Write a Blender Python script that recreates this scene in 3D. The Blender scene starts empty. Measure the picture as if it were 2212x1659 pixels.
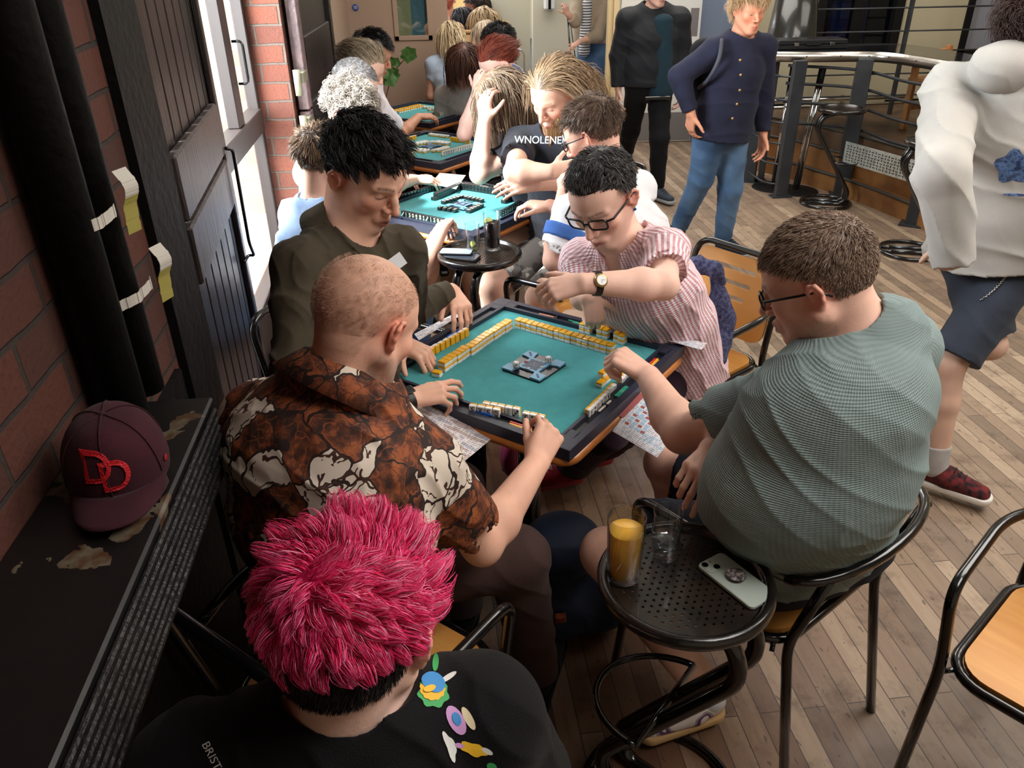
import bpy, bmesh, math, random
import numpy as np
from mathutils import Vector, Matrix, Quaternion, Euler
random.seed(7); RNG = np.random.default_rng(11)
pi, sin, cos, rad = math.pi, math.sin, math.cos, math.radians
SC = bpy.context.scene; COL = SC.collection

# ---------- camera ----------
CAMPOS = np.array([0.0, 0.0, 1.841]); F, PITCH, YAW, ROLL = 1700.0, rad(29.2), rad(6.1), rad(1.08)
_fw = np.array([sin(YAW)*cos(PITCH), cos(YAW)*cos(PITCH), -sin(PITCH)])
_rt = np.array([cos(YAW), -sin(YAW), 0]); _up = np.cross(_rt, _fw)
_rt, _up = _rt*cos(ROLL)-_up*sin(ROLL), _up*cos(ROLL)+_rt*sin(ROLL)
cd = bpy.data.cameras.new('camera'); cam = bpy.data.objects.new('camera', cd); COL.objects.link(cam)
M = Matrix(((_rt[0], _up[0], -_fw[0], 0), (_rt[1], _up[1], -_fw[1], 0), (_rt[2], _up[2], -_fw[2], CAMPOS[2]), (0, 0, 0, 1)))
cam.matrix_world = M; cd.sensor_fit = 'HORIZONTAL'; cd.sensor_width = 36; cd.lens = F/2212*36; cd.clip_start = .02
SC.camera = cam
SC.view_settings.view_transform = 'Standard'; SC.view_settings.look = 'None'; SC.view_settings.gamma = 1
SC.view_settings.use_curve_mapping = False; SC.view_settings.exposure = 0.18
try:
    SC.cycles.max_bounces = 7; SC.cycles.diffuse_bounces = 3; SC.cycles.transparent_max_bounces = 12
    SC.cycles.glossy_bounces = 3; SC.cycles.transmission_bounces = 7; SC.cycles.caustics_reflective = False; SC.cycles.caustics_refractive = False
    SC.cycles.use_denoising = True; SC.cycles.sample_clamp_indirect = 4
except Exception: pass
# ---------- world, sun, unseen ceiling fill ----------
W = bpy.data.worlds.new('sky'); SC.world = W; W.use_nodes = True
W.node_tree.nodes['Background'].inputs[0].default_value = (.93, .97, 1, 1); W.node_tree.nodes['Background'].inputs[1].default_value = 3.2
def light(name, kind, loc, aim, energy, color=(1, 1, 1), size=1, size_y=None, spread=None):
    l = bpy.data.lights.new(name, kind); o = bpy.data.objects.new(name, l); COL.objects.link(o); o.location = loc
    o.rotation_euler = (Vector(aim)-Vector(loc)).to_track_quat('-Z', 'Y').to_euler(); l.energy = energy; l.color = color
    if kind == 'AREA':
        l.size = size
        if size_y: l.shape = 'RECTANGLE'; l.size_y = size_y
        if spread: l.spread = spread
    if kind == 'SUN': l.angle = size
    return o
light('sun', 'SUN', (-4, 2, 6), (-4+.44, 2+.12, 6-.76), 20.0, (1, .97, .92), rad(9))
light('window_daylight', 'AREA', (-1.55, 2.95, 1.9), (.5, 3.8, 1.0), 560, (.95, .98, 1), 2.2, 1.9)
light('ceiling_fill_walkway', 'AREA', (2.6, 2.2, 3.15), (2.0, 2.4, 0), 120, (1, .95, .88), 1.8, 3.2)  # unseen area light added as fill over the walkway
light('ceiling_fill_tables', 'AREA', (1.5, .6, 3.15), (.8, 1.7, .7), 56, (1, .95, .9), 1.4, 1.4)  # added fill from above right of the tables, no fitting built
light('ceiling_fill_far', 'AREA', (1.6, 6.4, 3.15), (1.6, 6.4, 0), 95, (1, .95, .88), 2.4, 2.0)  # fill added overhead at the far end, source unseen
light('ceiling_fill_bar', 'AREA', (4.6, 5.2, 3.15), (4.4, 6.2, 0), 55, (1, .93, .82), 2.0, 2.4)  # fill added above the bar, source unseen
light('cafe_light', 'AREA', (1.2, 13, 3.1), (1.2, 13, 0), 330, (1, .98, .93), 5, 6)

# ---------- pixel helpers: a point of the place seen at a photo pixel ----------
def ray(px, py):
    d = _fw+_rt*(px-1106)/F-_up*(py-829.5)/F
    return d/np.linalg.norm(d)
def A(px, py, z=0.0): d = ray(px, py); return CAMPOS+d*(z-CAMPOS[2])/d[2]
def AX(px, py, x): d = ray(px, py); return CAMPOS+d*(x-CAMPOS[0])/d[0]
def AY(px, py, y): d = ray(px, py); return CAMPOS+d*(y-CAMPOS[1])/d[1]
def D(px, py, r): return CAMPOS+ray(px, py)*r
def near(origin, px, py, L, far=False):
    """point on the pixel's sight line at distance L from origin"""
    d = ray(px, py); o = np.asarray(origin)-CAMPOS; t = o@d; h2 = o@o-t*t
    s = math.sqrt(max(0, L*L-h2)); return CAMPOS+d*(t+(s if far else -s))
def nrm(v): v = np.asarray(v, float); return v/(np.linalg.norm(v)+1e-12)

# ---------- materials ----------
def lin(c):
    return tuple(((x/255)/12.92 if x/255 <= .04045 else ((x/255+.055)/1.055)**2.4) for x in c)+(1,)
MATS = {}
def mat(name, col=(128, 128, 128), rough=.6, metal=0., col2=None, nscale=8., bump=0., bscale=60., alpha=None, trans=0., ior=1.45, emit=None, attr=None, sheen=0., detail=3, spec=None, coat=0.):
    if name in MATS: return MATS[name]
    m = bpy.data.materials.new(name); m.use_nodes = True; nt = m.node_tree; N = nt.nodes; L = nt.links; b = N['Principled BSDF']
    b.inputs['Base Color'].default_value = lin(col); b.inputs['Roughness'].default_value = rough; b.inputs['Metallic'].default_value = metal
    b.inputs['IOR'].default_value = ior
    if spec is not None: b.inputs['Specular IOR Level'].default_value = spec
    if trans: b.inputs['Transmission Weight'].default_value = trans
    if sheen: b.inputs['Sheen Weight'].default_value = sheen
    if coat: b.inputs['Coat Weight'].default_value = coat
    if emit: b.inputs['Emission Color'].default_value = lin(emit[0]); b.inputs['Emission Strength'].default_value = emit[1]
    tc = N.new('ShaderNodeTexCoord')
    def noise(s, d=detail):
        n = N.new('ShaderNodeTexNoise'); n.inputs['Scale'].default_value = s; n.inputs['Detail'].default_value = d; L.new(tc.outputs['Object'], n.inputs['Vector']); return n
    if attr:
        a = N.new('ShaderNodeAttribute'); a.attribute_name = attr; L.new(a.outputs['Color'], b.inputs['Base Color'])
    elif col2 is not None:
        n = noise(nscale); r = N.new('ShaderNodeValToRGB'); r.color_ramp.elements[0].position = .35; r.color_ramp.elements[1].position = .65
        r.color_ramp.elements[0].color = lin(col); r.color_ramp.elements[1].color = lin(col2); L.new(n.outputs['Fac'], r.inputs['Fac']); L.new(r.outputs['Color'], b.inputs['Base Color'])
    if bump:
        n = noise(bscale); bp = N.new('ShaderNodeBump'); bp.inputs['Strength'].default_value = bump; bp.inputs['Distance'].default_value = .01
        L.new(n.outputs['Fac'], bp.inputs['Height']); L.new(bp.outputs['Normal'], b.inputs['Normal'])
    MATS[name] = m; return m
class NT:
    """small node-tree writer"""
    def __init__(s, name, rough=.6, metal=0.):
        s.m = bpy.data.materials.new(name); s.m.use_nodes = True; s.N = s.m.node_tree.nodes; s.L = s.m.node_tree.links; s.b = s.N['Principled BSDF']
        s.b.inputs['Roughness'].default_value = rough; s.b.inputs['Metallic'].default_value = metal; s.tc = s.N.new('ShaderNodeTexCoord'); MATS[name] = s.m
    def n(s, t, ins={}, **kw):
        x = s.N.new('ShaderNode'+t)
        for k, v in kw.items(): setattr(x, k, v)
        for k, v in ins.items():
            if isinstance(v, bpy.types.NodeSocket): s.L.new(v, x.inputs[k])
            else: x.inputs[k].default_value = v
        return x
    def math(s, op, a, b=0.0, c=None):
        d = {0: a, 1: b}
        if c is not None: d[2] = c
        return s.n('Math', d, operation=op).outputs[0]
    def noise(s, scale, detail=3, vec=None, rough=.5): return s.n('TexNoise', {'Vector': vec or s.tc.outputs['Object'], 'Scale': scale, 'Detail': detail, 'Roughness': rough}).outputs['Fac']
    def mapping(s, scale=(1, 1, 1), rot=(0, 0, 0), loc=(0, 0, 0), vec=None):
        return s.n('Mapping', {'Vector': vec or s.tc.outputs['Object'], 'Scale': scale, 'Rotation': rot, 'Location': loc}).outputs[0]
    def ramp(s, fac, stops, interp='LINEAR'):
        r = s.n('ValToRGB', {'Fac': fac}); cr = r.color_ramp; cr.interpolation = interp
        while len(cr.elements) < len(stops): cr.elements.new(.5)
        for e, (p, c) in zip(cr.elements, stops): e.position = p; e.color = lin(c) if len(c) == 3 else c
        return r.outputs['Color']
    def mix(s, fac, a, b, blend='MIX'):
        x = s.n('Mix', {}, data_type='RGBA', blend_type=blend)
        for k, v in ((0, fac), (6, a), (7, b)):
            if isinstance(v, bpy.types.NodeSocket): s.L.new(v, x.inputs[k])
            elif k == 0: x.inputs[k].default_value = v
            else: x.inputs[k].default_value = lin(v)
        return x.outputs[2]
    def base(s, c): s.L.new(c, s.b.inputs['Base Color'])
    def bump(s, h, strength=.3, dist=.01):
        x = s.n('Bump', {'Height': h, 'Strength': strength, 'Distance': dist}); s.L.new(x.outputs[0], s.b.inputs['Normal'])

# ---------- object helpers ----------
def link(name, me, m=None, parent=None, loc=None):
    o = bpy.data.objects.new(name, me); COL.objects.link(o)
    if m is not None:
        for q in (m if isinstance(m, (list, tuple)) else [m]): me.materials.append(q)
    if parent is not None: o.parent = parent
    if loc is not None: o.location = loc
    return o
def npmesh(name, V, Fc, mi=None, smooth=True):
    """V (n,3), Fc list of faces or int array"""
    me = bpy.data.meshes.new(name)
    V = np.asarray(V, np.float32)
    if isinstance(Fc, np.ndarray):
        n, k = Fc.shape; me.vertices.add(len(V)); me.vertices.foreach_set('co', V.ravel()); me.loops.add(n*k); me.loops.foreach_set('vertex_index', Fc.ravel().astype(np.int32))
        me.polygons.add(n); me.polygons.foreach_set('loop_start', (np.arange(n)*k).astype(np.int32)); me.polygons.foreach_set('loop_total', np.full(n, k, np.int32)); me.update(calc_edges=True)
    else: me.from_pydata(V.tolist(), [], [list(f) for f in Fc]); me.update()
    if mi is not None: me.polygons.foreach_set('material_index', np.asarray(mi, np.int32))
    me.polygons.foreach_set('use_smooth', np.full(len(me.polygons), smooth)); return me
class MB:
    """collects shapes; build() links them as one mesh object"""
    def __init__(s): s.V = []; s.F = []; s.mi = []; s.sm = []; s.n = 0
    def add(s, V, Fc, mi=0, smooth=False):
        V = np.asarray(V, float); s.V.append(V)
        for f in Fc: s.F.append([int(i)+s.n for i in f]); s.mi.append(mi); s.sm.append(smooth)
        s.n += len(V); return s
    def box(s, lo, hi, mi=0, M=None, bev=0.):
        lo = np.array(lo, float); hi = np.array(hi, float); a = np.minimum(lo, hi); b = np.maximum(lo, hi)
        if bev:
            bev = min(bev, (b-a).min()*.45); V = []; Fc = []
            # chamfered box: each corner three points
            idx = {}
            for cx in (0, 1):
                for cy in (0, 1):
                    for cz in (0, 1):
                        p = np.array([b[0] if cx else a[0], b[1] if cy else a[1], b[2] if cz else a[2]]); sg = np.array([-1 if cx else 1, -1 if cy else 1, -1 if cz else 1])
                        for ax in range(3):
                            q = p+sg*bev; q[ax] = p[ax]; idx[cx, cy, cz, ax] = len(V); V.append(q)
            for ax in range(3):
                o1, o2 = [(1, 2), (0, 2), (0, 1)][ax]
                for sd in (0, 1):
                    f = []
                    for (i, j) in ((0, 0), (1, 0), (1, 1), (0, 1)):
                        k = [0, 0, 0]; k[ax] = sd; k[o1] = i; k[o2] = j; f.append(idx[k[0], k[1], k[2], ax])
                    Fc.append(f)
                for i in (0, 1):
                    for j in (0, 1):
                        k0 = [0, 0, 0]; k0[o1] = i; k0[o2] = j; k1 = list(k0); k1[ax] = 1
                        Fc.append([idx[(*k0, o1)], idx[(*k1, o1)], idx[(*k1, o2)], idx[(*k0, o2)]])
            for cx in (0, 1):
                for cy in (0, 1):
                    for cz in (0, 1): Fc.append([idx[cx, cy, cz, 0], idx[cx, cy, cz, 1], idx[cx, cy, cz, 2]])
        else:
            V = [(x, y, z) for x in (a[0], b[0]) for y in (a[1], b[1]) for z in (a[2], b[2])]
            Fc = [(0, 1, 3, 2), (4, 6, 7, 5), (0, 4, 5, 1), (2, 3, 7, 6), (0, 2, 6, 4), (1, 5, 7, 3)]
        V = np.array(V)
        if M is not None: V = V@np.array(M)[:3, :3].T+np.array(M)[:3, 3]
        return s.add(V, Fc, mi)
    def rbox(s, cen, size, rot=0., mi=0, bev=0.):
        h = np.array(size)/2; M = Matrix.Translation(Vector(cen)) @ Matrix.Rotation(rot, 4, 'Z'); return s.box(-h, h, mi, M, bev)
    def tube(s, P, r, seg=10, mi=0, closed=False, caps=True, flat=None):
        P = np.asarray(P, float); n = len(P); r = np.broadcast_to(np.asarray(r, float), (n,))
        T = (np.roll(P, -1, 0)-np.roll(P, 1, 0)) if closed else np.gradient(P, axis=0); T /= np.linalg.norm(T, axis=1)[:, None]+1e-12
        u = np.cross(T[0], [0, 0, 1.]); u = u if np.linalg.norm(u) > .05 else np.cross(T[0], [1., 0, 0]); u = nrm(u); V = []; a = np.arange(seg)*2*pi/seg
        if flat is not None: u = nrm(np.asarray(flat[0], float))
        for i in range(n):
            u = nrm(u-T[i]*(u@T[i])); w = np.cross(T[i], u); fx = flat[1] if flat is not None else 1
            V.append(P[i]+r[i]*(np.cos(a)[:, None]*u+fx*np.sin(a)[:, None]*w))
        V = np.concatenate(V); Fc = []
        for i in range(n if closed else n-1):
            j = (i+1) % n
            for k in range(seg): l = (k+1) % seg; Fc.append((i*seg+k, i*seg+l, j*seg+l, j*seg+k))
        if caps and not closed: Fc += [tuple(range(seg))[::-1], tuple((n-1)*seg+k for k in range(seg))]
        return s.add(V, Fc, mi, True)
    def cyl(s, a, b, r, r2=None, seg=20, mi=0): return s.tube([a, b], [r, r if r2 is None else r2], seg, mi)
    def lathe(s, prof, cen=(0, 0, 0), seg=40, mi=0, M=None, smooth=True):
        prof = np.asarray(prof, float); a = np.arange(seg)*2*pi/seg
        V = np.concatenate([np.stack([r*np.cos(a), r*np.sin(a), np.full(seg, z)], 1) for r, z in prof])
        if M is not None: V = V@np.array(M)[:3, :3].T+np.array(M)[:3, 3]
        V = V+np.array(cen); Fc = []
        for i in range(len(prof)-1):
            for k in range(seg): l = (k+1) % seg; Fc.append((i*seg+k, i*seg+l, (i+1)*seg+l, (i+1)*seg+k))
        if prof[0][0] > 1e-6 and False: pass
        return s.add(V, Fc, mi, smooth)
    def prism(s, poly, z0, z1, mi=0, M=None, smooth=False):
        n = len(poly); V = np.array([(x, y, z0) for x, y in poly]+[(x, y, z1) for x, y in poly], float)
        if M is not None: V = V@np.array(M)[:3, :3].T+np.array(M)[:3, 3]
        return s.add(V, [tuple(range(n))[::-1], tuple(range(n, 2*n))]+[(i, (i+1) % n, n+(i+1) % n, n+i) for i in range(n)], mi, smooth)
    def build(s, name, m, parent=None, loc=None, rotz=None, edge=True):
        me = npmesh(name, np.concatenate(s.V), s.F, s.mi); me.polygons.foreach_set('use_smooth', s.sm)
        if len(s.F) < 30000:
            bm = bmesh.new(); bm.from_mesh(me); bmesh.ops.recalc_face_normals(bm, faces=bm.faces[:]); bm.to_mesh(me); bm.free()
        o = link(name, me, m, parent, loc)
        if rotz is not None: o.rotation_euler = (0, 0, rotz)
        return o
def smooth_path(P, r=.05, n=6, closed=False):
    """round the corners of a polyline with radius-like r"""
    P = [np.asarray(p, float) for p in P]; out = []; N = len(P)
    for i in range(N):
        if not closed and i in (0, N-1): out.append(P[i]); continue
        a, b, c = P[i-1], P[i], P[(i+1) % N]; la = np.linalg.norm(a-b); lc = np.linalg.norm(c-b); k = min(r, la*.48, lc*.48)
        p, q = b+(a-b)/la*k, b+(c-b)/lc*k
        for t in np.linspace(0, 1, n+1): out.append((1-t)**2*p+2*t*(1-t)*b+t*t*q)
    return np.array(out)
def spline(P, n=8, closed=False):
    P = np.asarray(P, float); N = len(P); out = []
    Q = np.vstack([P[-1], P, P[0], P[1]]) if closed else np.vstack([2*P[0]-P[1], P, 2*P[-1]-P[-2]])
    for i in range(N if closed else N-1):
        p0, p1, p2, p3 = Q[i:i+4]
        for t in np.arange(n)/n: out.append(.5*(2*p1+(p2-p0)*t+(2*p0-5*p1+4*p2-p3)*t*t+(3*p1-p0-3*p2+p3)*t**3))
    if not closed: out.append(P[-1])
    return np.array(out)
def empty(name, loc, rotz=0.):
    o = bpy.data.objects.new(name, None); COL.objects.link(o); o.location = loc; o.rotation_euler = (0, 0, rotz); o.empty_display_size = .1; return o
def tag(o, label=None, cat=None, group=None, kind=None):
    if label: o['label'] = label
    if cat: o['category'] = cat
    if group: o['group'] = group
    if kind: o['kind'] = kind
    return o
def struct(o): o['kind'] = 'structure'; return o
def copy_tree(o, parent=None):
    c = o.copy(); COL.objects.link(c); c.parent = parent
    for ch in [x for x in KIDS.get(o.name, [])] if False else o.children: copy_tree(ch, c)
    return c
KIDS = {}
def text_mesh(txt, size, depth=.0004):
    cu = bpy.data.curves.new('t', 'FONT'); cu.body = txt; cu.size = size; cu.extrude = depth; cu.align_x = 'CENTER'; cu.align_y = 'CENTER'
    o = bpy.data.objects.new('t', cu); COL.objects.link(o); dg = bpy.context.evaluated_depsgraph_get(); me = bpy.data.meshes.new_from_object(o.evaluated_get(dg))
    n = len(me.vertices); V = np.empty(n*3, np.float32); me.vertices.foreach_get('co', V); Fc = [tuple(p.vertices) for p in me.polygons]
    bpy.data.objects.remove(o); bpy.data.curves.remove(cu); bpy.data.meshes.remove(me); return V.reshape(-1, 3), Fc
# ================= materials of the building =================
def brick_mat(name, c1, c2, mort, bw, bh, rot):
    t = NT(name, .85)
    v = t.mapping(rot=rot)
    wob = t.n('TexNoise', {'Vector': t.tc.outputs['Object'], 'Scale': 9., 'Detail': 2.})
    vv = t.n('VectorMath', {0: wob.outputs['Color'], 1: (.012, .012, .012)}, operation='MULTIPLY').outputs[0]
    v2 = t.n('VectorMath', {0: v, 1: vv}, operation='ADD').outputs[0]
    b = t.n('TexBrick', {'Vector': v2, 'Scale': 1., 'Mortar Size': .006, 'Mortar Smooth': .4, 'Bias': -.2, 'Brick Width': bw, 'Row Height': bh, 'Color1': lin(c1), 'Color2': lin(c2), 'Mortar': lin(mort)})
    n1 = t.noise(5, 4); n2 = t.noise(90, 4)
    c = t.mix(t.math('MULTIPLY', n1, .55), b.outputs['Color'], (60, 34, 26))
    c = t.mix(t.math('MULTIPLY', t.math('GREATER_THAN', n2, .64), .5), c, (52, 26, 20))
    t.base(c)
    h = t.math('ADD', t.math('MULTIPLY', t.math('SUBTRACT', 1., b.outputs['Fac']), 1.), t.math('MULTIPLY', n2, .35)); t.bump(h, .7, .012)
    return t.m
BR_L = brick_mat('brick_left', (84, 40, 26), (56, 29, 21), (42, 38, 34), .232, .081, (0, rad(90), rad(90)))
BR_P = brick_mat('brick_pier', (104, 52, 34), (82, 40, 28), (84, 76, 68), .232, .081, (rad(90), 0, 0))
def floor_mat():
    t = NT('floor_boards', .48)
    v = t.mapping(rot=(0, 0, rad(90)))
    b = t.n('TexBrick', {'Vector': v, 'Scale': 1., 'Mortar Size': .0016, 'Mortar Smooth': .1, 'Bias': 0., 'Brick Width': 1.35, 'Row Height': .062, 'Color1': (0, 0, 0, 1), 'Color2': (1, 1, 1, 1), 'Mortar': (.5, .5, .5, 1)}, offset=.37, offset_frequency=2)
    sep = t.n('SeparateColor', {'Color': b.outputs['Color']}).outputs[0]
    g = t.noise(3.2, 5, t.mapping(scale=(14, 1.3, 1)), .65)
    board = t.ramp(t.math('ADD', t.math('MULTIPLY', sep, .6), t.math('MULTIPLY', g, .45)), [(.15, (66, 44, 31)), (.38, (108, 80, 58)), (.6, (140, 112, 88)), (.85, (178, 154, 128))])
    big = t.noise(.75, 3)
    # worn grey traffic lane towards the bar, warm varnish elsewhere
    x = t.n('SeparateXYZ', {'Vector': t.tc.outputs['Object']}).outputs[0]
    lane = t.n('MapRange', {'Value': t.math('ADD', x, t.math('MULTIPLY', big, .9)), 'From Min': 1.1, 'From Max': 2.0}).outputs[0]
    grey = t.mix(.40, board, (150, 136, 120)); warm = t.mix(.55, board, (84, 50, 29), 'MIX')
    c = t.mix(lane, warm, grey)
    st = t.noise(7, 6, None, .7); c = t.mix(t.n('MapRange', {'Value': st, 'From Min': .52, 'From Max': .72}).outputs[0], c, t.mix(.6, c, (52, 36, 27)))
    sp = t.noise(60, 3, t.mapping(scale=(1, .35, 1))); c = t.mix(t.math('MULTIPLY', t.math('GREATER_THAN', sp, .67), .6), c, (44, 32, 26))
    gap = t.math('GREATER_THAN', b.outputs['Fac'], .5); c = t.mix(t.math('MULTIPLY', gap, .8), c, (28, 18, 12))
    t.base(c); t.L.new(t.n('MapRange', {'Value': st, 'From Min': .3, 'From Max': .7, 'To Min': .36, 'To Max': .62}).outputs[0], t.b.inputs['Roughness'])
    t.bump(t.math('SUBTRACT', t.math('MULTIPLY', g, .25), gap), .35, .004); return t.m
FLOOR = floor_mat()
def dark_wood(name, a, b, stretch, r=.45, warm=None):
    t = NT(name, r)
    g = t.noise(4, 6, t.mapping(scale=stretch), .65); n = t.noise(3, 3)
    c = t.ramp(g, [(.3, a), (.62, b), (.8, warm or b)]); t.base(c); t.bump(g, .8, .012); return t.m
DW = dark_wood('dark_plank_wood', (13, 10, 10), (34, 27, 26), (18, 18, .8), .36, (60, 52, 50))
DW2 = dark_wood('dark_weathered_wood', (26, 21, 21), (66, 56, 55), (16, 16, 1), .4, (112, 100, 98))
BLK = mat('black_paint', (9, 8, 8), .6, spec=.25, bump=.3, bscale=40)
TANW = mat('tan_wall', (146, 124, 106), .85); TAND = mat('tan_door', (158, 134, 116), .6); CREAM = mat('cream_wall', (214, 208, 190), .8)
SAGE = mat('sage_wall', (162, 160, 134), .85); CREAM2 = mat('bar_back_wall', (168, 158, 132), .85); WHITEP = mat('white_paint', (206, 202, 194), .6)
GREYP = mat('grey_plate', (112, 106, 104), .6); SKIRT = mat('grey_skirting', (122, 112, 106), .7)
CARPET = mat('grey_carpet', (92, 92, 102), .95, col2=(78, 78, 88), nscale=60, bump=.5, bscale=300)
STEEL = mat('brushed_steel', (196, 192, 184), .28, 1., bump=.1, bscale=30); CHROME = mat('chrome', (210, 212, 214), .12, 1.)
GUN = mat('gunmetal', (66, 68, 72), .42, .5, col2=(54, 56, 60), nscale=6); BLKM = mat('black_metal', (12, 11, 12), .22, .0, coat=.6, bump=.06, bscale=30)
CEIL = mat('ceiling_paint', (180, 172, 160), .9)
def glass_mat(name, tint=(.95, .97, .97), gloss=.35, pwr=4.):
    m = bpy.data.materials.new(name); m.use_nodes = True; N = m.node_tree.nodes; L = m.node_tree.links; N.remove(N['Principled BSDF']); o = [n for n in N if n.type == 'OUTPUT_MATERIAL'][0]
    t = N.new('ShaderNodeBsdfTransparent'); g = N.new('ShaderNodeBsdfGlossy'); lw = N.new('ShaderNodeLayerWeight'); f = N.new('ShaderNodeMath'); f.operation = 'MULTIPLY_ADD'; f.inputs[1].default_value = gloss; f.inputs[2].default_value = .03; pw = N.new('ShaderNodeMath'); pw.operation = 'POWER'; pw.inputs[1].default_value = pwr; L.new(lw.outputs['Facing'], pw.inputs[0]); L.new(pw.outputs[0], f.inputs[0]); x = N.new('ShaderNodeMixShader')
    t.inputs[0].default_value = (*tint, 1); g.inputs['Roughness'].default_value = .03; L.new(f.outputs[0], x.inputs[0]); L.new(t.outputs[0], x.inputs[1]); L.new(g.outputs[0], x.inputs[2]); L.new(x.outputs[0], o.inputs[0]); MATS[name] = m; return m
PANE = glass_mat('window_glass'); PANEG = glass_mat('window_glass_grey', (.26, .28, .22)); PANEB = glass_mat('window_glass_blue', (.6, .68, .78))

XW = -.58                      # inner face of the left wall
Y0, Y1 = 1.83, 3.93            # its doorway
YF = 8.3                       # far wall
# ================= shell =================
def sbox(name, boxes, m, **k):
    b = MB()
    for lo, hi in boxes: b.box(lo, hi)
    return struct(b.build(name, m, **k))
sbox('floor', [((XW-.5, -1.6, -.1), (7.2, YF+.12, 0))], FLOOR)
sbox('floor_cafe', [((-3, YF+.12, -.1), (7.2, 19, 0))], CARPET)
sbox('ceiling', [((XW-.5, -1.6, 3.3), (7.2, 19, 3.4))], CEIL)
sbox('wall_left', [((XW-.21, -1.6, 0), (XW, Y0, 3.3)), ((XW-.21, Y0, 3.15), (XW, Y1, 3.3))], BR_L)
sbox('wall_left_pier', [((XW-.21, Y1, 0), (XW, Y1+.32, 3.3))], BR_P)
sbox('wall_left_far', [((XW-.21, Y1+.32, 0), (XW-.02, YF, 3.3))], TANW)
sbox('wall_rear', [((XW-.5, -1.7, 0), (7.2, -1.6, 3.3))], CREAM)
sbox('wall_right', [((7.2, -1.7, 0), (7.3, 19, 3.3))], CREAM2)
# far wall: solid to x=.33, doorway .33..2.05, then to the corner at 2.72
DWX0, DWX1 = .335, 2.0
sbox('wall_far', [((XW-.4, YF, 0), (-.62, YF+.12, 3.3)), ((-.62, YF, 2.2), (2.75, YF+.12, 3.3)), ((DWX1+.72, YF, 0), (2.78, YF+.12, 2.2))], TANW)
sbox('wall_far_sage', [((2.78, YF-.02, 0), (3.5, YF+.12, 3.3))], SAGE)
# left leaf of the double door, shut, with vision panel, blue round sign and push plate
def door_leaf(name, x0, x1, y, m, vis=None, plate=None, sign=None, kick=None, rot=0., hinge=None):
    e = struct(empty(name, (x0, y, 0))); w = x1-x0
    b = MB()
    if vis:
        a0, a1, z0 = vis; b.box((0, 0, .01), (a0, .045, 2.18)); b.box((a1, 0, .01), (w, .045, 2.18)); b.box((a0, 0, .01), (a1, .045, z0)); b.box((a0, 0, 1.95), (a1, .045, 2.18))
        fr = MB(); f = .022
        for lo, hi in (((a0-f, -.012, z0-f), (a0+f, .0, 1.97)), ((a1-f, -.012, z0-f), (a1+f, 0, 1.97)), ((a0-f, -.012, z0-f), (a1+f, 0, z0+f)), ((a0-f, -.012, 1.95), (a1+f, 0, 1.99))): fr.box(lo, hi, bev=.004)
        fr.build('vision_frame', m, e); g = MB(); g.box((a0, .02, z0), (a1, .026, 1.95)); g.build('pane', PANEG, e)
    else: b.box((0, 0, .01), (w, .045, 2.18))
    b.build('leaf', m, e)
    if plate: p = MB(); p.box((plate[0], -.004, plate[1]), (plate[2], 0, plate[3])); p.build('push_plate', GREYP, e)
    if kick: p = MB(); p.box((.02, -.004, .02), (w-.02, 0, kick)); p.build('kick_plate', GREYP, e)
    if sign:
        p = MB(); p.box((sign[0]-.035, -.003, sign[1]-.035), (sign[0]+.035, 0, sign[1]+.035)); MT = Matrix.Translation((sign[0], -.003, sign[1])) @ Matrix.Rotation(pi/2, 4, 'X')
        p.lathe([(0, .001), (.029, .001), (.03, 0)], seg=24, M=MT, mi=1); 
        for i in range(3): p.box((sign[0]-.018, -.0046, sign[1]-.012+i*.011), (sign[0]+.018, -.004, sign[1]-.009+i*.011), mi=2)
        p.build('round_sign', [mat('sign_backing', (150, 130, 118), .5), mat('sign_blue', (24, 56, 128), .4), mat('sign_white', (220, 222, 226), .5)], e)
    e.rotation_euler = (0, 0, rot); return e
door_leaf('door_1', -.60, DWX0, YF-.02, TAND, vis=(.44, .76, 1.07), plate=(.02, .86, .12, 1.12), sign=(.075, 1.345))
d = door_leaf('door_2', 0, .80, 0, WHITEP, plate=(.68, 1.02, .76, 1.27), kick=.30); d.location = (DWX1+.02, YF-.03, 0); d.rotation_euler = (0, 0, rad(-6))
b = MB(); b.box((DWX1-.05, YF-.03, 0), (DWX1, YF+.16, 2.2)); b.box((DWX1-.09, YF+.02, 0), (DWX1-.05, YF+.10, 2.2)); struct(b.build('trim_doorway', mat('cream_frame', (206, 184, 140), .5)))
sbox('baseboard_far', [((DWX1+.74, YF-.035, 0), (3.5, YF-.02, .12))], SKIRT)
# ---- cafe beyond the doorway ----
sbox('wall_corridor', [((1.62, 11.6, 0), (3.2, 11.75, 3.3))], CREAM)
sbox('wall_corridor_end', [((3.2, 8.42, 0), (3.3, 19, 3.3))], CREAM)
sbox('column_cream', [((1.06, 12.2, .03), (1.66, 12.5, 3.3))], mat('pale_column', (196, 192, 176), .8))
sbox('wall_cafe_yellow', [((.60, 14.2, 0), (1.4, 14.3, 3.3))], mat('yellow_wall', (222, 190, 132), .8))
sbox('trim_cafe_skirting', [((.60, 14.18, 0), (1.9, 14.2, .35)), ], mat('brown_skirting', (96, 84, 82), .7))
sbox('trim_cafe_post', [((.50, 14.1, 0), (.60, 14.2, 3.3))], mat('pale_post', (232, 228, 206), .6))
sbox('column_blue', [((-.02, 15.4, 0), (.22, 15.6, 3.3))], mat('blue_column', (104, 152, 206), .6))
sbox('column_navy', [((.22, 15.35, 0), (.5, 15.6, 3.3))], mat('navy_column', (34, 62, 92), .6))
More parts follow.
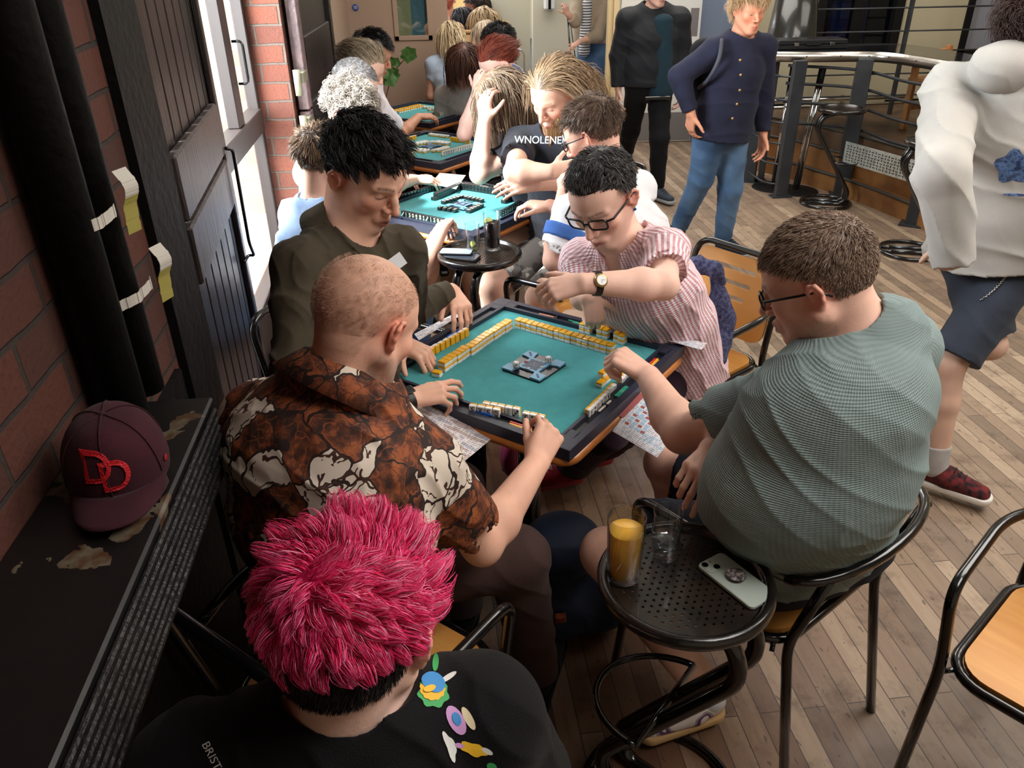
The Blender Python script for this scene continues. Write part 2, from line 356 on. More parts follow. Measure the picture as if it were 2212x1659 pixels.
sbox('wall_cafe_far', [((-3, 18.9, 0), (7.2, 19, .9)), ((-3, 18.9, 2.9), (7.2, 19, 3.3))], CREAM)
sbox('wall_cafe_left', [((-3.1, YF+.12, 0), (-3, 19, 3.3)), ((-3, YF+.12, 0), (XW-.4, YF+.14, 3.3))], CREAM)
b = MB()
for i in range(8): b.box((-3+i*1.25, 18.92, .9), (-2.93+i*1.25, 18.98, 2.9))
b.box((-3, 18.92, 1.5), (7.2, 18.98, 1.55)); struct(b.build('window_3', mat('window_frame_dark', (52, 62, 66), .5)))
# soap dispenser on the corridor wall
sd = empty('soap_dispenser', (1.83, 11.6, 1.16)); tag(sd, 'white wall-mounted hand sanitiser dispenser with dark slot beside the doorway corridor', 'dispenser')
b = MB(); b.box((-.07, -.10, -.1), (.07, 0, .17), bev=.02); b.build('cover', mat('white_plastic', (228, 230, 230), .35), sd)
b = MB(); b.box((-.018, -.108, -.09), (.018, -.095, .10), bev=.004); b.build('slot', BLK, sd)

# ================= left doorway: plank leaf, glazed leaf, folded leaf =================
e = struct(empty('door_3', (XW-.03, Y0+.02, 0))); e.rotation_euler = (0, 0, rad(4.5))
b = MB(); W_ = 1.02; nb = 9
for i in range(nb): b.box((-.03, i*W_/nb+.004, .02), (.0, (i+1)*W_/nb-.004, 3.12), bev=.006)
b.build('planks', DW, e)
b = MB(); b.box((0, .0, .02), (.012, .06, 3.12), bev=.004); b.box((0, W_-.05, .02), (.02, W_, 3.12), bev=.004); b.build('edge_stile', DW, e)
b = MB(); b.box((.0, .17, 1.24), (.028, .93, 1.405), bev=.006); b.build('batten', DW2, e)
b = MB(); b.box((.0, .17, 1.07), (.028, .93, 1.225), bev=.006); b.build('batten', DW2, e)
b = MB(); b.tube(smooth_path([(.03, .93, 1.26), (.05, .95, 1.25), (.045, .96, .92), (.05, .99, .86), (.03, 1.0, .86), (.02, .93, .86)], .02), .006, 8); b.build('hook_bar', BLKM, e)
# frame post by the near jamb
sbox('wall_left_dark_panel', [((XW, -1.6, 0), (XW+.014, 1.62, 1.03))], BLK)  # black sheet added to darken the wall below the ledge
sbox('trim_jamb', [((XW-.09, Y0-.18, 0), (XW+.02, Y0+.03, 3.2))], BLK)
# glazed leaf
XG = -.755; e = struct(empty('window_1', (XG, 2.9, 0)))
b = MB()
for lo, hi in (((-.025, -.05, 0), (.025, .02, 3.15)), ((-.025, .52, 1.2), (.025, .63, 3.15)), ((-.025, .98, 0), (.025, 1.03, 3.15)), ((-.03, .02, .40), (.03, 1.0, .50)), ((-.035, .02, 1.10), (.035, 1.0, 1.2)), ((-.025, .02, 3.05), (.025, 1.0, 3.15)), ((-.025, .02, 0), (.025, 1.0, .42))): b.box(lo, hi, bev=.004)
b.build('window_frame', mat('window_frame_brown', (34, 25, 23), .5), e)
b = MB(); b.box((-.003, .0, .45), (.003, 1.0, 3.1)); b.build('pane', PANE, e)
b = MB(); b.tube(smooth_path([(.03, .62, 1.52), (.07, .62, 1.52), (.07, .62, 1.36), (.03, .62, 1.36)], .02), .006, 8); b.build('handle', BLKM, e)
# threshold and the yard outside
sbox('ground_outside', [((-7, .5, -.2), (XW-.21, 7, -.02))], mat('pale_paving', (200, 198, 190), .9))
sbox('wall_outside', [((-4.2, 6.4, -.1), (XW-.6, 6.6, 1.2))], brick_mat('brick_outside', (176, 164, 152), (160, 148, 138), (190, 186, 180), .3, .12, (rad(90), 0, 0)))
sbox('windowsill_left', [((XG-.05, Y0+.8, .0), (XW-.01, Y1-.02, .18))], DW)
# second leaf folded back against the wall beyond the brick pier
e = struct(empty('door_4', (XW+.015, Y1+.06, 0))); e.rotation_euler = (0, 0, rad(-2.5))
b = MB(); b.box((0, 0, 0), (.05, .085, 1.16), bev=.004); b.box((0, 0, 1.17), (.05, .085, 2.7), bev=.004); b.build('edge_stile', mat('worn_mauve_wood', (120, 98, 98), .5, col2=(90, 74, 76), nscale=20, bump=.5, bscale=50), e)
b = MB(); b.box((0.005, .09, 0), (.035, 1.0, 2.7)); b.box((.0, 1.0, 0), (.06, 1.08, 2.7), bev=.004)
for z in (.55, .95, 1.24): b.box((.03, .10, z), (.052, .98, z+.24), bev=.005)
b.build('panels', DW, e)
for z in (1.10, 1.30):
    h = MB(); h.box((.02, -.09, z), (.056, .03, z+.045), bev=.003); h.cyl((.03, -.10, z-.05), (.03, -.10, z+.06), .017, seg=12); h.build('strap_hinge', mat('painted_hinge', (120, 118, 100), .5, .3), e)
# dark vertical pipes with paper wristbands on the near wall
def pipe(x, y, r, label):
    b = MB(); b.cyl((x, y, 1.14), (x, y, 3.28), r, seg=20); return tag(b.build('wall_pipe', BLK), label, 'pipe', 'pipes on the brick wall')
pipe(-.535, 1.215, .040, 'thick black pipe on the brick wall, the one nearer the maroon cap')
pipe(-.535, 1.325, .034, 'black pipe on the brick wall, the one nearer the plank door')
PAP = mat('paper_white', (188, 182, 172), .7)
for i, (q, lab) in enumerate((((222, 476), 'white paper band taped round the pipes, the upper one'), ((305, 634), 'white paper band taped round the pipes, the lower one'))):
    p = AX(q[0], q[1], -.495); e = tag(empty('paper_band', p), lab, 'paper band', 'paper bands on the pipes')
    b = MB(); P = spline([(-.02, -.055, .0), (.004, -.03, .004), (.002, .0, .001), (.008, .03, .004), (.0, .06, .0)], 5)
    for k in range(len(P)-1): b.add([P[k]+[0, 0, -.009], P[k+1]+[0, 0, -.009], P[k+1]+[0, 0, .009], P[k]+[0, 0, .009]], [(0, 1, 2, 3)])
    s = b.build('band', PAP, e); s.modifiers.new('t', 'SOLIDIFY').thickness = .0012
    b = MB(); P = spline([(.01, .058, .06), (.022, .06, .03), (.012, .062, 0), (.008, .064, -.045)], 6)
    for k in range(len(P)-1): b.add([P[k], P[k+1], P[k+1]+[.012, .03, 0], P[k]+[.012, .03, 0]], [(0, 1, 2, 3)], mi=1 if k > 8 else 0)
    s = b.build('flag', [PAP, mat('paper_yellow', (150, 140, 70), .6)], e); s.modifiers.new('t', 'SOLIDIFY').thickness = .001
# drinks ledge under the pipes
ZL = 1.157
def ledge_mat():
    t = NT('ledge_paint', .42); n = t.noise(11, 5); n2 = t.noise(40, 3)
    sep = t.n('SeparateXYZ', {'Vector': t.tc.outputs['Object']})
    m = t.math('MULTIPLY', t.math('GREATER_THAN', t.math('ADD', n, t.math('MULTIPLY', t.math('COMPARE', sep.outputs[1], .78, .16), .07)), .615), 1.)
    c = t.mix(t.math('MULTIPLY', m, .55), (15, 12, 12), t.ramp(n2, [(.4, (96, 64, 40)), (.6, (126, 116, 96))])); t.base(c); t.bump(n, .4, .006); return t.m
e = tag(empty('drinks_ledge', (XW, .2, 1.03)), 'black painted wooden ledge with chipped paint along the brick wall, maroon cap on it', 'ledge')
b = MB(); b.box((0, -1.4, .0), (.185, 1.05, ZL-1.03), bev=.004); b.build('ledge_top', ledge_mat(), e)
b = MB()
for i in range(7): b.box((.185, -1.4, .002+i*.017), (.194, 1.03, .014+i*.017), bev=.003)
b.build('grooved_edge', mat('grooved_black_wood', (16, 15, 18), .5, col2=(30, 26, 26), nscale=12, bump=.8, bscale=60), e)

# ================= raised platform, steps and counter on the right =================
PZ = .46
WD = mat('honey_step_wood', (150, 104, 58), .45, col2=(112, 74, 42), nscale=5, bump=.2, bscale=25)
def poly_from(pts, z=0): return [tuple(A(*p, z)[:2]) for p in pts]
edge = [A(1560, 352, 0), A(1636, 370, 0), A(1700, 385, 0), A(1760, 405, 0), A(1841, 432, 0), A(1957, 480, 0), A(2090, 545, 0), A(2280, 640, 0)]
edge = [e_[:2] for e_ in edge]; edge[0] = np.array([2.86, 7.2]); es = spline(np.array(edge), 5)
def strip_poly(off):
    T = np.gradient(es, axis=0); T /= np.linalg.norm(T, axis=1)[:, None]; Nn = np.stack([-T[:, 1], T[:, 0]], 1)*-1
    Nn = np.where((Nn[:, :1] < 0), -Nn, Nn); return es+Nn*off
b = MB(); p0 = strip_poly(.0); b.prism([tuple(q) for q in p0]+[(7.2, p0[-1][1]), (7.2, 7.6), (2.86, 7.6)], 0, .14); b.build('x', WD)
o = bpy.data.objects['x']; o.name = 'trim_step_lower'; struct(o)
b = MB(); p1 = strip_poly(.07); b.prism([tuple(q) for q in p1]+[(7.2, p1[-1][1]), (7.2, 7.6), (2.9, 7.6)], .14, .31); struct(b.build('trim_step_upper', WD))
b = MB(); p2 = strip_poly(.12); b.prism([tuple(q) for q in p2]+[(7.2, p2[-1][1]), (7.2, 7.6), (2.95, 7.6)], .31, PZ); struct(b.build('floor_platform', mat('platform_boards', (104, 80, 58), .5, col2=(78, 58, 42), nscale=7)))
b = MB()
for pp, z in ((p0, .14), (p1, .31), (p2, PZ)): b.tube(np.column_stack([pp, np.full(len(pp), z)]), .013, 6)
struct(b.build('trim_step_nosing', mat('step_nosing', (66, 62, 58), .5)))
# perforated metal panel above the steps
pn = tag(empty('perforated_panel', (0, 0, 0)), 'perforated galvanised metal panel between the two counter posts above the steps', 'panel')
qa, qb = A(1822, 348, .31)[:2], A(1976, 398, .31)[:2]; qa = qa+[-.02, -.03]; dv = nrm(qb-qa); L_ = np.linalg.norm(qb-qa); MP = Matrix.Translation((qa[0], qa[1], 0)) @ Matrix.Rotation(math.atan2(dv[1], dv[0]), 4, 'Z')
b = MB(); b.box((0, -.006, .315), (L_, 0, .47), M=MP); b.build('sheet', mat('galvanised', (192, 196, 190), .45, .3, col2=(164, 168, 164), nscale=30), pn)
b = MB()
for i in range(22):
    for j in range(6):
        if (i+j) % 2: b.box((.02+i*L_/22.5, -.0075, .335+j*.021), (.045+i*L_/22.5, -.006, .340+j*.021), M=MP)
        else: b.box((.03+i*L_/22.5, -.0075, .330+j*.021), (.036+i*L_/22.5, -.006, .347+j*.021), M=MP)
b.build('slots', BLK, pn)
# back wall of the platform with a dark doorway and windows
YB = 7.45
sbox('wall_bar_back', [((2.9, YB, 0), (3.62, YB+.15, 3.3)), ((4.44, YB, 0), (5.08, YB+.15, 3.3)), ((5.75, YB, 0), (7.2, YB+.15, 3.3)), ((3.62, YB, 2.4), (4.44, YB+.15, 3.3)), ((3.62, YB, 0), (4.44, YB+.15, .93)), ((5.08, YB, 2.4), (5.75, YB+.15, 3.3)), ((5.08, YB, 0), (5.75, YB+.15, .86))], CREAM2)
sbox('baseboard_bar', [((2.9, YB-.02, PZ-.12), (3.62, YB, PZ+.02)), ((4.44, YB-.02, PZ-.12), (7.2, YB, PZ+.02))], BLK)
sbox('wall_back_store', [((2.9, 9.3, 0), (7.2, 9.4, 3.3)), ((2.8, YB+.15, 0), (2.9, 9.3, 3.3)), ((3.0, 7.6, PZ-.1), (7.2, 9.3, PZ))], mat('store_wall', (104, 118, 140), .8))
b = MB()
for x in (3.62, 4.36): b.box((x, YB-.02, .93), (x+.08, YB+.10, 2.4))
b.box((3.62, YB-.02, .90), (4.44, YB+.10, .96)); b.box((3.98, YB+.03, .93), (4.10, YB+.09, 2.4)); struct(b.build('door_5', BLK))
b = MB(); b.box((3.70, YB+.05, .95), (4.36, YB+.056, 2.4)); struct(b.build('window_4', PANEB))
b = MB()
for lo, hi in (((5.06, -.02, .84), (5.12, .1, 2.4)), ((5.42, -.01, .9), (5.52, .1, 2.4)), ((5.70, -.02, .84), (5.77, .1, 2.4)), ((5.06, -.02, .82), (5.77, .1, .90))): b.box((lo[0], YB+lo[1], lo[2]), (hi[0], YB+hi[1], hi[2]))
struct(b.build('window_2', BLK)); b = MB(); b.box((5.12, YB+.05, .9), (5.7, YB+.06, 2.4)); struct(b.build('window_5', mat('obscured_glass', (132, 132, 140), .3)))
# horizontal pipe rails in front of the back wall
def pipes(name, lab, z, r, x0, x1, m, g='pipe rails along the bar back wall', y=7.32):
    b = MB(); b.cyl((x0, y, z), (x1, y, z), r, seg=12)
    for x in np.arange(x0+.15, x1-.05, .9): b.cyl((x, y, z), (x, y+.13, z), r*.6, seg=8)
    return tag(b.build(name, m), lab, 'pipe', g)
pipes('rail_pipe', 'thick chrome pipe running low along the cream bar back wall', .53, .022, 2.95, 4.55, CHROME)
pipes('rail_pipe', 'thin pale pipe at the foot of the cream bar back wall, under the thick one', .475, .011, 2.95, 5.4, STEEL)
# balustrade: thin horizontal rods on slanting uprights in front of the back wall
b = tag(empty('rod_balustrade', (3.4, 6.95, PZ)), 'steel balustrade of thin horizontal rods behind the counter', 'railing')
r = MB()
for z in (.62, .80, .98, 1.14, 1.32): r.cyl((3.05 if z < 1.1 else 3.3, 6.95, z), (5.4, 6.80, z), .0065, seg=8)
x_ = r.build('rods', GUN, None); x_.parent = b; x_.location = (-3.4, -6.95, -PZ)
for x in (4.17, 5.35):
    r = MB(); r.box((x-.012, 6.86, PZ), (x+.012, 6.90, 1.45)); x_ = r.build('upright', GUN, None); x_.parent = b; x_.location = (-3.4, -6.95, -PZ)
# ---- counter ----
ct = tag(empty('bar_counter', (3.3, 6.2, 0)), 'curved black counter top with riveted steel edge band on grey metal posts', 'counter')
OFF = np.array([3.3, 6.2, 0])
fr = [A(1600, 131, 1.03)[:2], A(1652, 129, 1.03)[:2], A(1760, 130, 1.03)[:2], A(1863, 129, 1.03)[:2], A(1932, 133, 1.03)[:2], A(2030, 149, 1.03)[:2], A(2126, 166, 1.03)[:2], A(2240, 186, 1.03)[:2]]
bk = [A(1600, 102, 1.09)[:2], A(1660, 100, 1.09)[:2], A(1816, 93, 1.09)[:2], A(1946, 95, 1.09)[:2], A(2070, 112, 1.09)[:2], A(2240, 150, 1.09)[:2]]
fs = spline(np.array(fr), 6); bs = spline(np.array(bk), 6)[::-1]
poly = [tuple(p-OFF[:2]) for p in fs]+[tuple(p-OFF[:2]) for p in bs]
b = MB(); b.prism(poly, 1.075, 1.09); b.build('counter_top', mat('polished_black', (20, 20, 22), .12, coat=.5), ct)
b = MB(); q = [p-OFF[:2] for p in fs]
b.add([(*p, z) for p in q for z in (1.015, 1.088)], [(2*i, 2*i+2, 2*i+3, 2*i+1) for i in range(len(q)-1)], smooth=True)
s = b.build('edge_band', STEEL, ct); s.modifiers.new('t', 'SOLIDIFY').thickness = .004
b = MB()
T = np.gradient(np.array(q), axis=0); T /= np.linalg.norm(T, axis=1)[:, None]
for i in range(3, len(q), 4): n_ = np.array([T[i][1], -T[i][0]]); p = np.array(q[i]); b.cyl((*(p+n_*.001), 1.057), (*(p+n_*.006), 1.057), .005, seg=8)
b.build('rivets', BLK, ct)
b = MB(); b.prism([tuple(np.array(p)*.985+[.02, .03]) for p in poly], 1.035, 1.074); b.build('underside', BLK, ct)
def post(px, py, rot, w=.10, d=.05, x=None):
    p = A(px, py, 0); b = MB(); M_ = Matrix.Translation((p[0]-OFF[0], p[1]-OFF[1], 0)) @ Matrix.Rotation(rot, 4, 'Z')
    b.box((-w/2, -d/2, 0), (w/2, d/2, 1.04), M=M_, bev=.004); b.box((-w*.8, -d*.9, 0), (w*.8, d*.9, .012), M=M_); b.build('post', GUN, ct); return p
pA = post(1685, 425, 0); pB = post(1815, 420, rad(-20), .11, .09); pC = post(1975, 485, rad(-40), .12, .10); pD = post(1642, 392, rad(70), .10, .05); pE = post(1615, 392, rad(60), .06, .12); pF = post(2140, 600, rad(-50), .12, .10)
for z in (.10, .26, .42, .58, .75, .92):
    b = MB(); P = spline([np.r_[pE[:2]+[-.03, -.05], z], np.r_[(pE+pA)[:2]/2+[-.07, -.13], z], np.r_[pA[:2]+[-.02, 0], z]], 6)-OFF; b.tube(P, .008, 6); b.build('curved_rail', GUN, ct)
for z in (.50, .66, .80, .93):
    b = MB(); P = spline([np.r_[pA[:2]+[0, .2], z+.05], np.r_[pB[:2]+[0, .06], z+.02], np.r_[(pB+pC)[:2]/2+[.03, .04], z], np.r_[pC[:2], z], np.r_[pF[:2], z]], 6)-OFF; b.tube(P, .011, 8, flat=((0, 0, 1), .5)); b.build('curved_rail', GUN, ct)
# things standing on the counter
kb = A(1710, 92, 1.09); kg = tag(empty('black_metal_drum', (kb[0], kb[1]+.02, 1.09)), 'large tapered black metal drum standing on the counter behind the briefcase', 'drum')
b = MB(); b.lathe([(0, .0), (.19, 0), (.205, .02), (.20, .04), (.145, .5), (0, .5)], seg=48); b.build('drum_body', mat('dark_enamel', (30, 30, 28), .25, coat=.4), kg)
bc = A(1742, 103, 1.09); bf = tag(empty('briefcase', (bc[0], bc[1]-.02, 1.09), rad(-4)), 'thin black ribbed briefcase with two latches lying on the counter', 'case')
b = MB(); b.box((-.27, -.10, 0), (.27, .10, .034), bev=.006); b.box((-.27, -.10, .037), (.27, .10, .07), bev=.006)
for i in range(4): b.box((-.273, -.102, .008+i*.016), (.273, .102, .012+i*.016))
b.build('shell', mat('case_black', (26, 26, 28), .4), bf)
for x in (-.13, .15): b = MB(); b.box((x-.018, -.108, .025), (x+.018, -.10, .05), bev=.002); b.build('latch', CHROME, bf)
b = MB(); b.tube(smooth_path([(-.05, -.10, .035), (-.05, -.125, .035), (.05, -.125, .035), (.05, -.10, .035)], .02), .006, 8); b.build('case_handle', BLK, bf)
# two blue stacking chairs behind the glass of the store room
def store_chair(x, y, lab):
    e = tag(empty('stacking_chair', (x, y, PZ)), lab, 'chair', 'blue chairs behind the glass door')
    m = mat('blue_fabric', (44, 62, 108), .8); b = MB(); b.box((-.2, -.2, .42), (.2, .2, .47), bev=.02); b.build('seat', m, e)
    b = MB(); b.box((-.19, .17, .50), (.19, .21, .84), bev=.02); b.build('backrest', m, e)
    b = MB(); b.tube(smooth_path([(-.21, .22, 0), (-.21, .22, .87), (.21, .22, .87), (.21, .22, 0)], .06), .011, 8); b.tube(smooth_path([(-.21, -.2, 0), (-.21, -.2, .42), (-.21, .2, .42)], .04), .011, 8); b.tube(smooth_path([(.21, -.2, 0), (.21, -.2, .42), (.21, .2, .42)], .04), .011, 8); b.build('frame', BLKM, e)
store_chair(3.86, 7.95, 'blue stacking chair behind the glass, directly behind the drum side'); store_chair(4.24, 7.85, 'blue stacking chair behind the glass, with its rounded back nearer the cream wall')
# wooden high chairs on the platform
def high_chair(x, y, rot, lab):
    m = mat('pale_oak', (176, 124, 76), .5, col2=(150, 100, 58), nscale=10); e = tag(empty('wooden_high_chair', (x, y, PZ), rot), lab, 'chair', 'wooden chairs on the platform')
    for sx in (-1, 1):
        for sy in (-1, 1): b = MB(); b.box((sx*.17-.022, sy*.17-.022, 0), (sx*.17+.022, sy*.17+.022, .50 if sy < 0 else .62), bev=.004); b.build('leg', m, e)
    b = MB(); b.box((-.20, -.20, .36), (.20, .20, .40), bev=.005); b.build('seat', m, e); b = MB(); b.box((-.2, .15, .50), (.2, .19, .60), bev=.005); b.build('backrest', m, e)
    b = MB(); b.box((-.17, -.18, .15), (.17, -.16, .19)); b.box((-.17, .16, .15), (.17, .18, .19)); b.build('stretcher', m, e)
high_chair(4.15, 6.15, rad(20), 'pale wooden chair on the platform behind the right counter post'); high_chair(4.75, 5.75, rad(10), 'pale wooden chair on the platform partly behind the cream hoodie')
# ================= stools, chairs, tables =================
def stool_parts(root, diag, drink=False):
    """cantilever stool: root at floor under the seat; tubes lean along heading diag"""
    d = np.array([cos(diag), sin(diag), 0]); p = np.array([-d[1], d[0], 0])
    b = MB(); R = .168
    b.lathe([(0, .716), (R-.012, .716), (R-.022, .722), (R-.004, .708), (R+.003, .698)], seg=64) if False else None
    b.lathe([(R-.026, .7175), (R-.022, .7175), (R-.016, .721), (R-.013, .7275), (R-.009, .733), (R-.002, .735), (R+.005, .731), (R+.009, .722), (R+.007, .710), (R-.002, .703), (R-.014, .702), (R-.02, .708), (R-.026, .7175)], seg=72)
    b.build('seat_rim', mat('worn_black_rim', (30, 24, 21), .27, col2=(17, 15, 15), nscale=16, coat=.5, bump=.1, bscale=90), root)
    # perforated plate
    holes = []; s = .0165
    for i in range(-12, 13):
        for j in range(-12, 13):
            x, y = (i+.5*(j % 2))*s*1.15, j*s*.92
            if math.hypot(x, y) < R-.036: holes.append((x, y))
    root['plate'] = 1; root_pl = PLATE(root, R)
    P1 = []
    for s_ in (-1, 1):
        o = p*.042*s_
        P1.append([o+(-d*.02)+[0, 0, .70], o-d*.125+[0, 0, .675], o-d*.158+[0, 0, .58], o+d*.150+[0, 0, .10], o+d*.12+[0, 0, .016], o-d*.12+[0, 0, .013]])
    b = MB()
    for q in P1: b.tube(smooth_path(q, .06, 8), .0175, 16)
    b.build('cantilever_tube', BLKM, root)
    b = MB(); a = np.arange(48)*2*pi/48; b.tube(np.stack([.185*np.cos(a), .185*np.sin(a), np.full(48, .013)], 1), .013, 10, closed=True); b.cyl(p*.042-d*.18+[0, 0, .013], p*.042+d*.18+[0, 0, .013], .011, seg=10); b.cyl(-p*.042-d*.18+[0, 0, .013], -p*.042+d*.18+[0, 0, .013], .011, seg=10)
    b.build('base_ring', BLKM, root)
    b = MB(); c0 = d*.01+np.array([0, 0, .345]); aa = np.linspace(-pi/2, pi/2, 25); th = math.atan2(p[1], p[0])
    ring = [c0+d*.165*np.cos(t)+p*.135*np.sin(t)+[0, 0, -.02*np.cos(t)] for t in aa]; b.tube(ring, .008, 10); b.tube([c0-p*.135, c0+p*.135], .008, 10); b.build('footrest', BLKM, root)
def PLATE(root, R):
    """round plate with real holes, grid meshed"""
    if 'plate' in KIDS: me = KIDS['plate']
    else:
        V = []; Fc = []; n = 0; s = .0172; hr = .0032; seg = 8; cells = []
        # hexagon cells each with a hole
        def hexp(cx, cy, r, k=6, o=pi/6): return [(cx+r*cos(o+2*pi*i/k), cy+r*sin(o+2*pi*i/k)) for i in range(k)]
        for j in range(-14, 15):
            for i in range(-14, 15):
                cx = (i+.5*(j % 2))*s; cy = j*s*math.sqrt(3)/2; d = math.hypot(cx, cy)
                if d > R-.015: continue
                H = hexp(cx, cy, s/math.sqrt(3)); hole = d < R-.034
                if hole:
                    I = [(cx+hr*cos(pi/6+2*pi*k/12), cy+hr*sin(pi/6+2*pi*k/12)) for k in range(12)]
                    O = []
                    for k in range(6): a_, b_ = H[k], H[(k+1) % 6]; O += [a_, ((a_[0]+b_[0])/2, (a_[1]+b_[1])/2)]
                    base = len(V); V += [(x, y, 0) for x, y in O]+[(x, y, 0) for x, y in I]+[(x, y, -.0025) for x, y in I]
                    for k in range(12): l = (k+1) % 12; Fc.append((base+k, base+l, base+12+l, base+12+k)); Fc.append((base+12+k, base+12+l, base+24+l, base+24+k))
                else: base = len(V); V += [(x, y, 0) for x, y in H]; Fc.append(tuple(range(base, base+6)))
        V = np.array(V); Vz = V.copy(); me = npmesh('seat_plate', V, Fc, smooth=False)
        # outer skirt ring below fills up to the rim
        KIDS['plate'] = me; me.materials.append(mat('worn_black_plate', (24, 20, 18), .34, col2=(44, 33, 26), nscale=14, coat=.35, bump=.12, bscale=60))
    o = bpy.data.objects.new('seat_plate', me); COL.objects.link(o); o.parent = root; o.location = (0, 0, .7195)
    b = MB(); a = np.arange(48)*2*pi/48; V = [((R-.036)*cos(t), (R-.036)*sin(t), .719) for t in a]+[((R-.01)*cos(t), (R-.01)*sin(t), .719) for t in a]
    b.add(V, [(i, (i+1) % 48, 48+(i+1) % 48, 48+i) for i in range(48)]); b.build('seat_plate_edge', MATS['worn_black_plate'], root); return o
def stool(x, y, diag, lab, grp=None):
    e = tag(empty('bar_stool', (x, y, 0)), lab, 'stool', grp); stool_parts(e, rad(diag)); return e
RT = A(1487, 1290, .735); RTC = (RT[0], RT[1])
rt0 = (A(1272, 1210, .72)+A(1700, 1300, .72))/2
S1 = (rt0[0]+.002, rt0[1]+.0); S2c = (A(947, 551, .72)+A(1125, 546, .72))/2; S2 = (S2c[0], S2c[1])
stool(*S1, 135, 'black perforated bar stool used as drinks table, orange juice and phone on it')
stool(*S2, 60, 'black perforated bar stool used as drinks table, cola and phones on it')
for q, lab in (((1782, 440), 'black cantilever bar stool in front of the middle counter post'), ((1962, 545), 'black cantilever bar stool by the counter, partly hidden by the cream hoodie')):
    p = A(*q); stool(p[0], p[1], -20, lab, 'bar stools at the counter')
# chrome pole stools parked under the counter
for q, t, lab in (((1718, 412), (1777, 150), 'leaning chrome pole stool base with black top cap under the counter, the nearer one'), ((1672, 405), (1715, 145), 'leaning chrome pole with black top cap under the counter, the further one')):
    p = A(*q); e = tag(empty('chrome_pole_stand', (p[0], p[1], 0)), lab, 'pole stand', 'chrome pole stands under the counter')
    top = D(*t, np.linalg.norm(p-CAMPOS)*1.0); top = A(*t, .98) if False else AY(*t, p[1]+.02); dlt = top-p
    b = MB(); b.lathe([(0, .018), (.05, .016), (.18, .006), (.185, 0)], seg=40); b.build('base_plate', BLK, e)
    b = MB()
    for s_ in (-.016, .016): b.cyl((s_, 0, .01), dlt+[s_, 0, 0], .014, seg=12)
    b.build('pole', CHROME, e); b = MB(); b.cyl(dlt*.86, dlt*1.02, .028, seg=12); b.build('grip', BLK, e)

ORANGE = NT('orange_plywood', .38); _n = ORANGE.noise(3, 5, ORANGE.mapping(scale=(1, 9, 1))); ORANGE.base(ORANGE.ramp(_n, [(.3, (196, 132, 62)), (.7, (216, 156, 84))])); ORANGE = ORANGE.m
def ply(name, root, outline, th, slots=(), M=None, m=None):
    """plywood sheet in its local xz-plane with slots, grid triangulated through boolean-free strips"""
    import bmesh
    bm = bmesh.new(); loops = [outline]+list(slots); es_ = []
    for lp in loops:
        vs = [bm.verts.new((x, 0, z)) for x, z in lp]; es_ += [bm.edges.new((vs[i], vs[(i+1) % len(vs)])) for i in range(len(vs))]
    bmesh.ops.triangle_fill(bm, use_beauty=True, use_dissolve=False, edges=es_)
    r = bmesh.ops.extrude_face_region(bm, geom=bm.faces[:]); 
    for v in [g for g in r['geom'] if isinstance(g, bmesh.types.BMVert)]: v.co.y += th
    bmesh.ops.recalc_face_normals(bm, faces=bm.faces[:]); me = bpy.data.meshes.new(name); bm.to_mesh(me); bm.free()
    if M is not None: me.transform(M)
    return link(name, me, m or ORANGE, root)
def rrect(x0, z0, x1, z1, r, n=5):
    out = []
    for cx, cz, a0 in ((x1-r, z1-r, 0), (x0+r, z1-r, pi/2), (x0+r, z0+r, pi), (x1-r, z0+r, 1.5*pi)):
        for t in np.linspace(a0, a0+pi/2, n): out.append((cx+r*cos(t), cz+r*sin(t)))
    return out
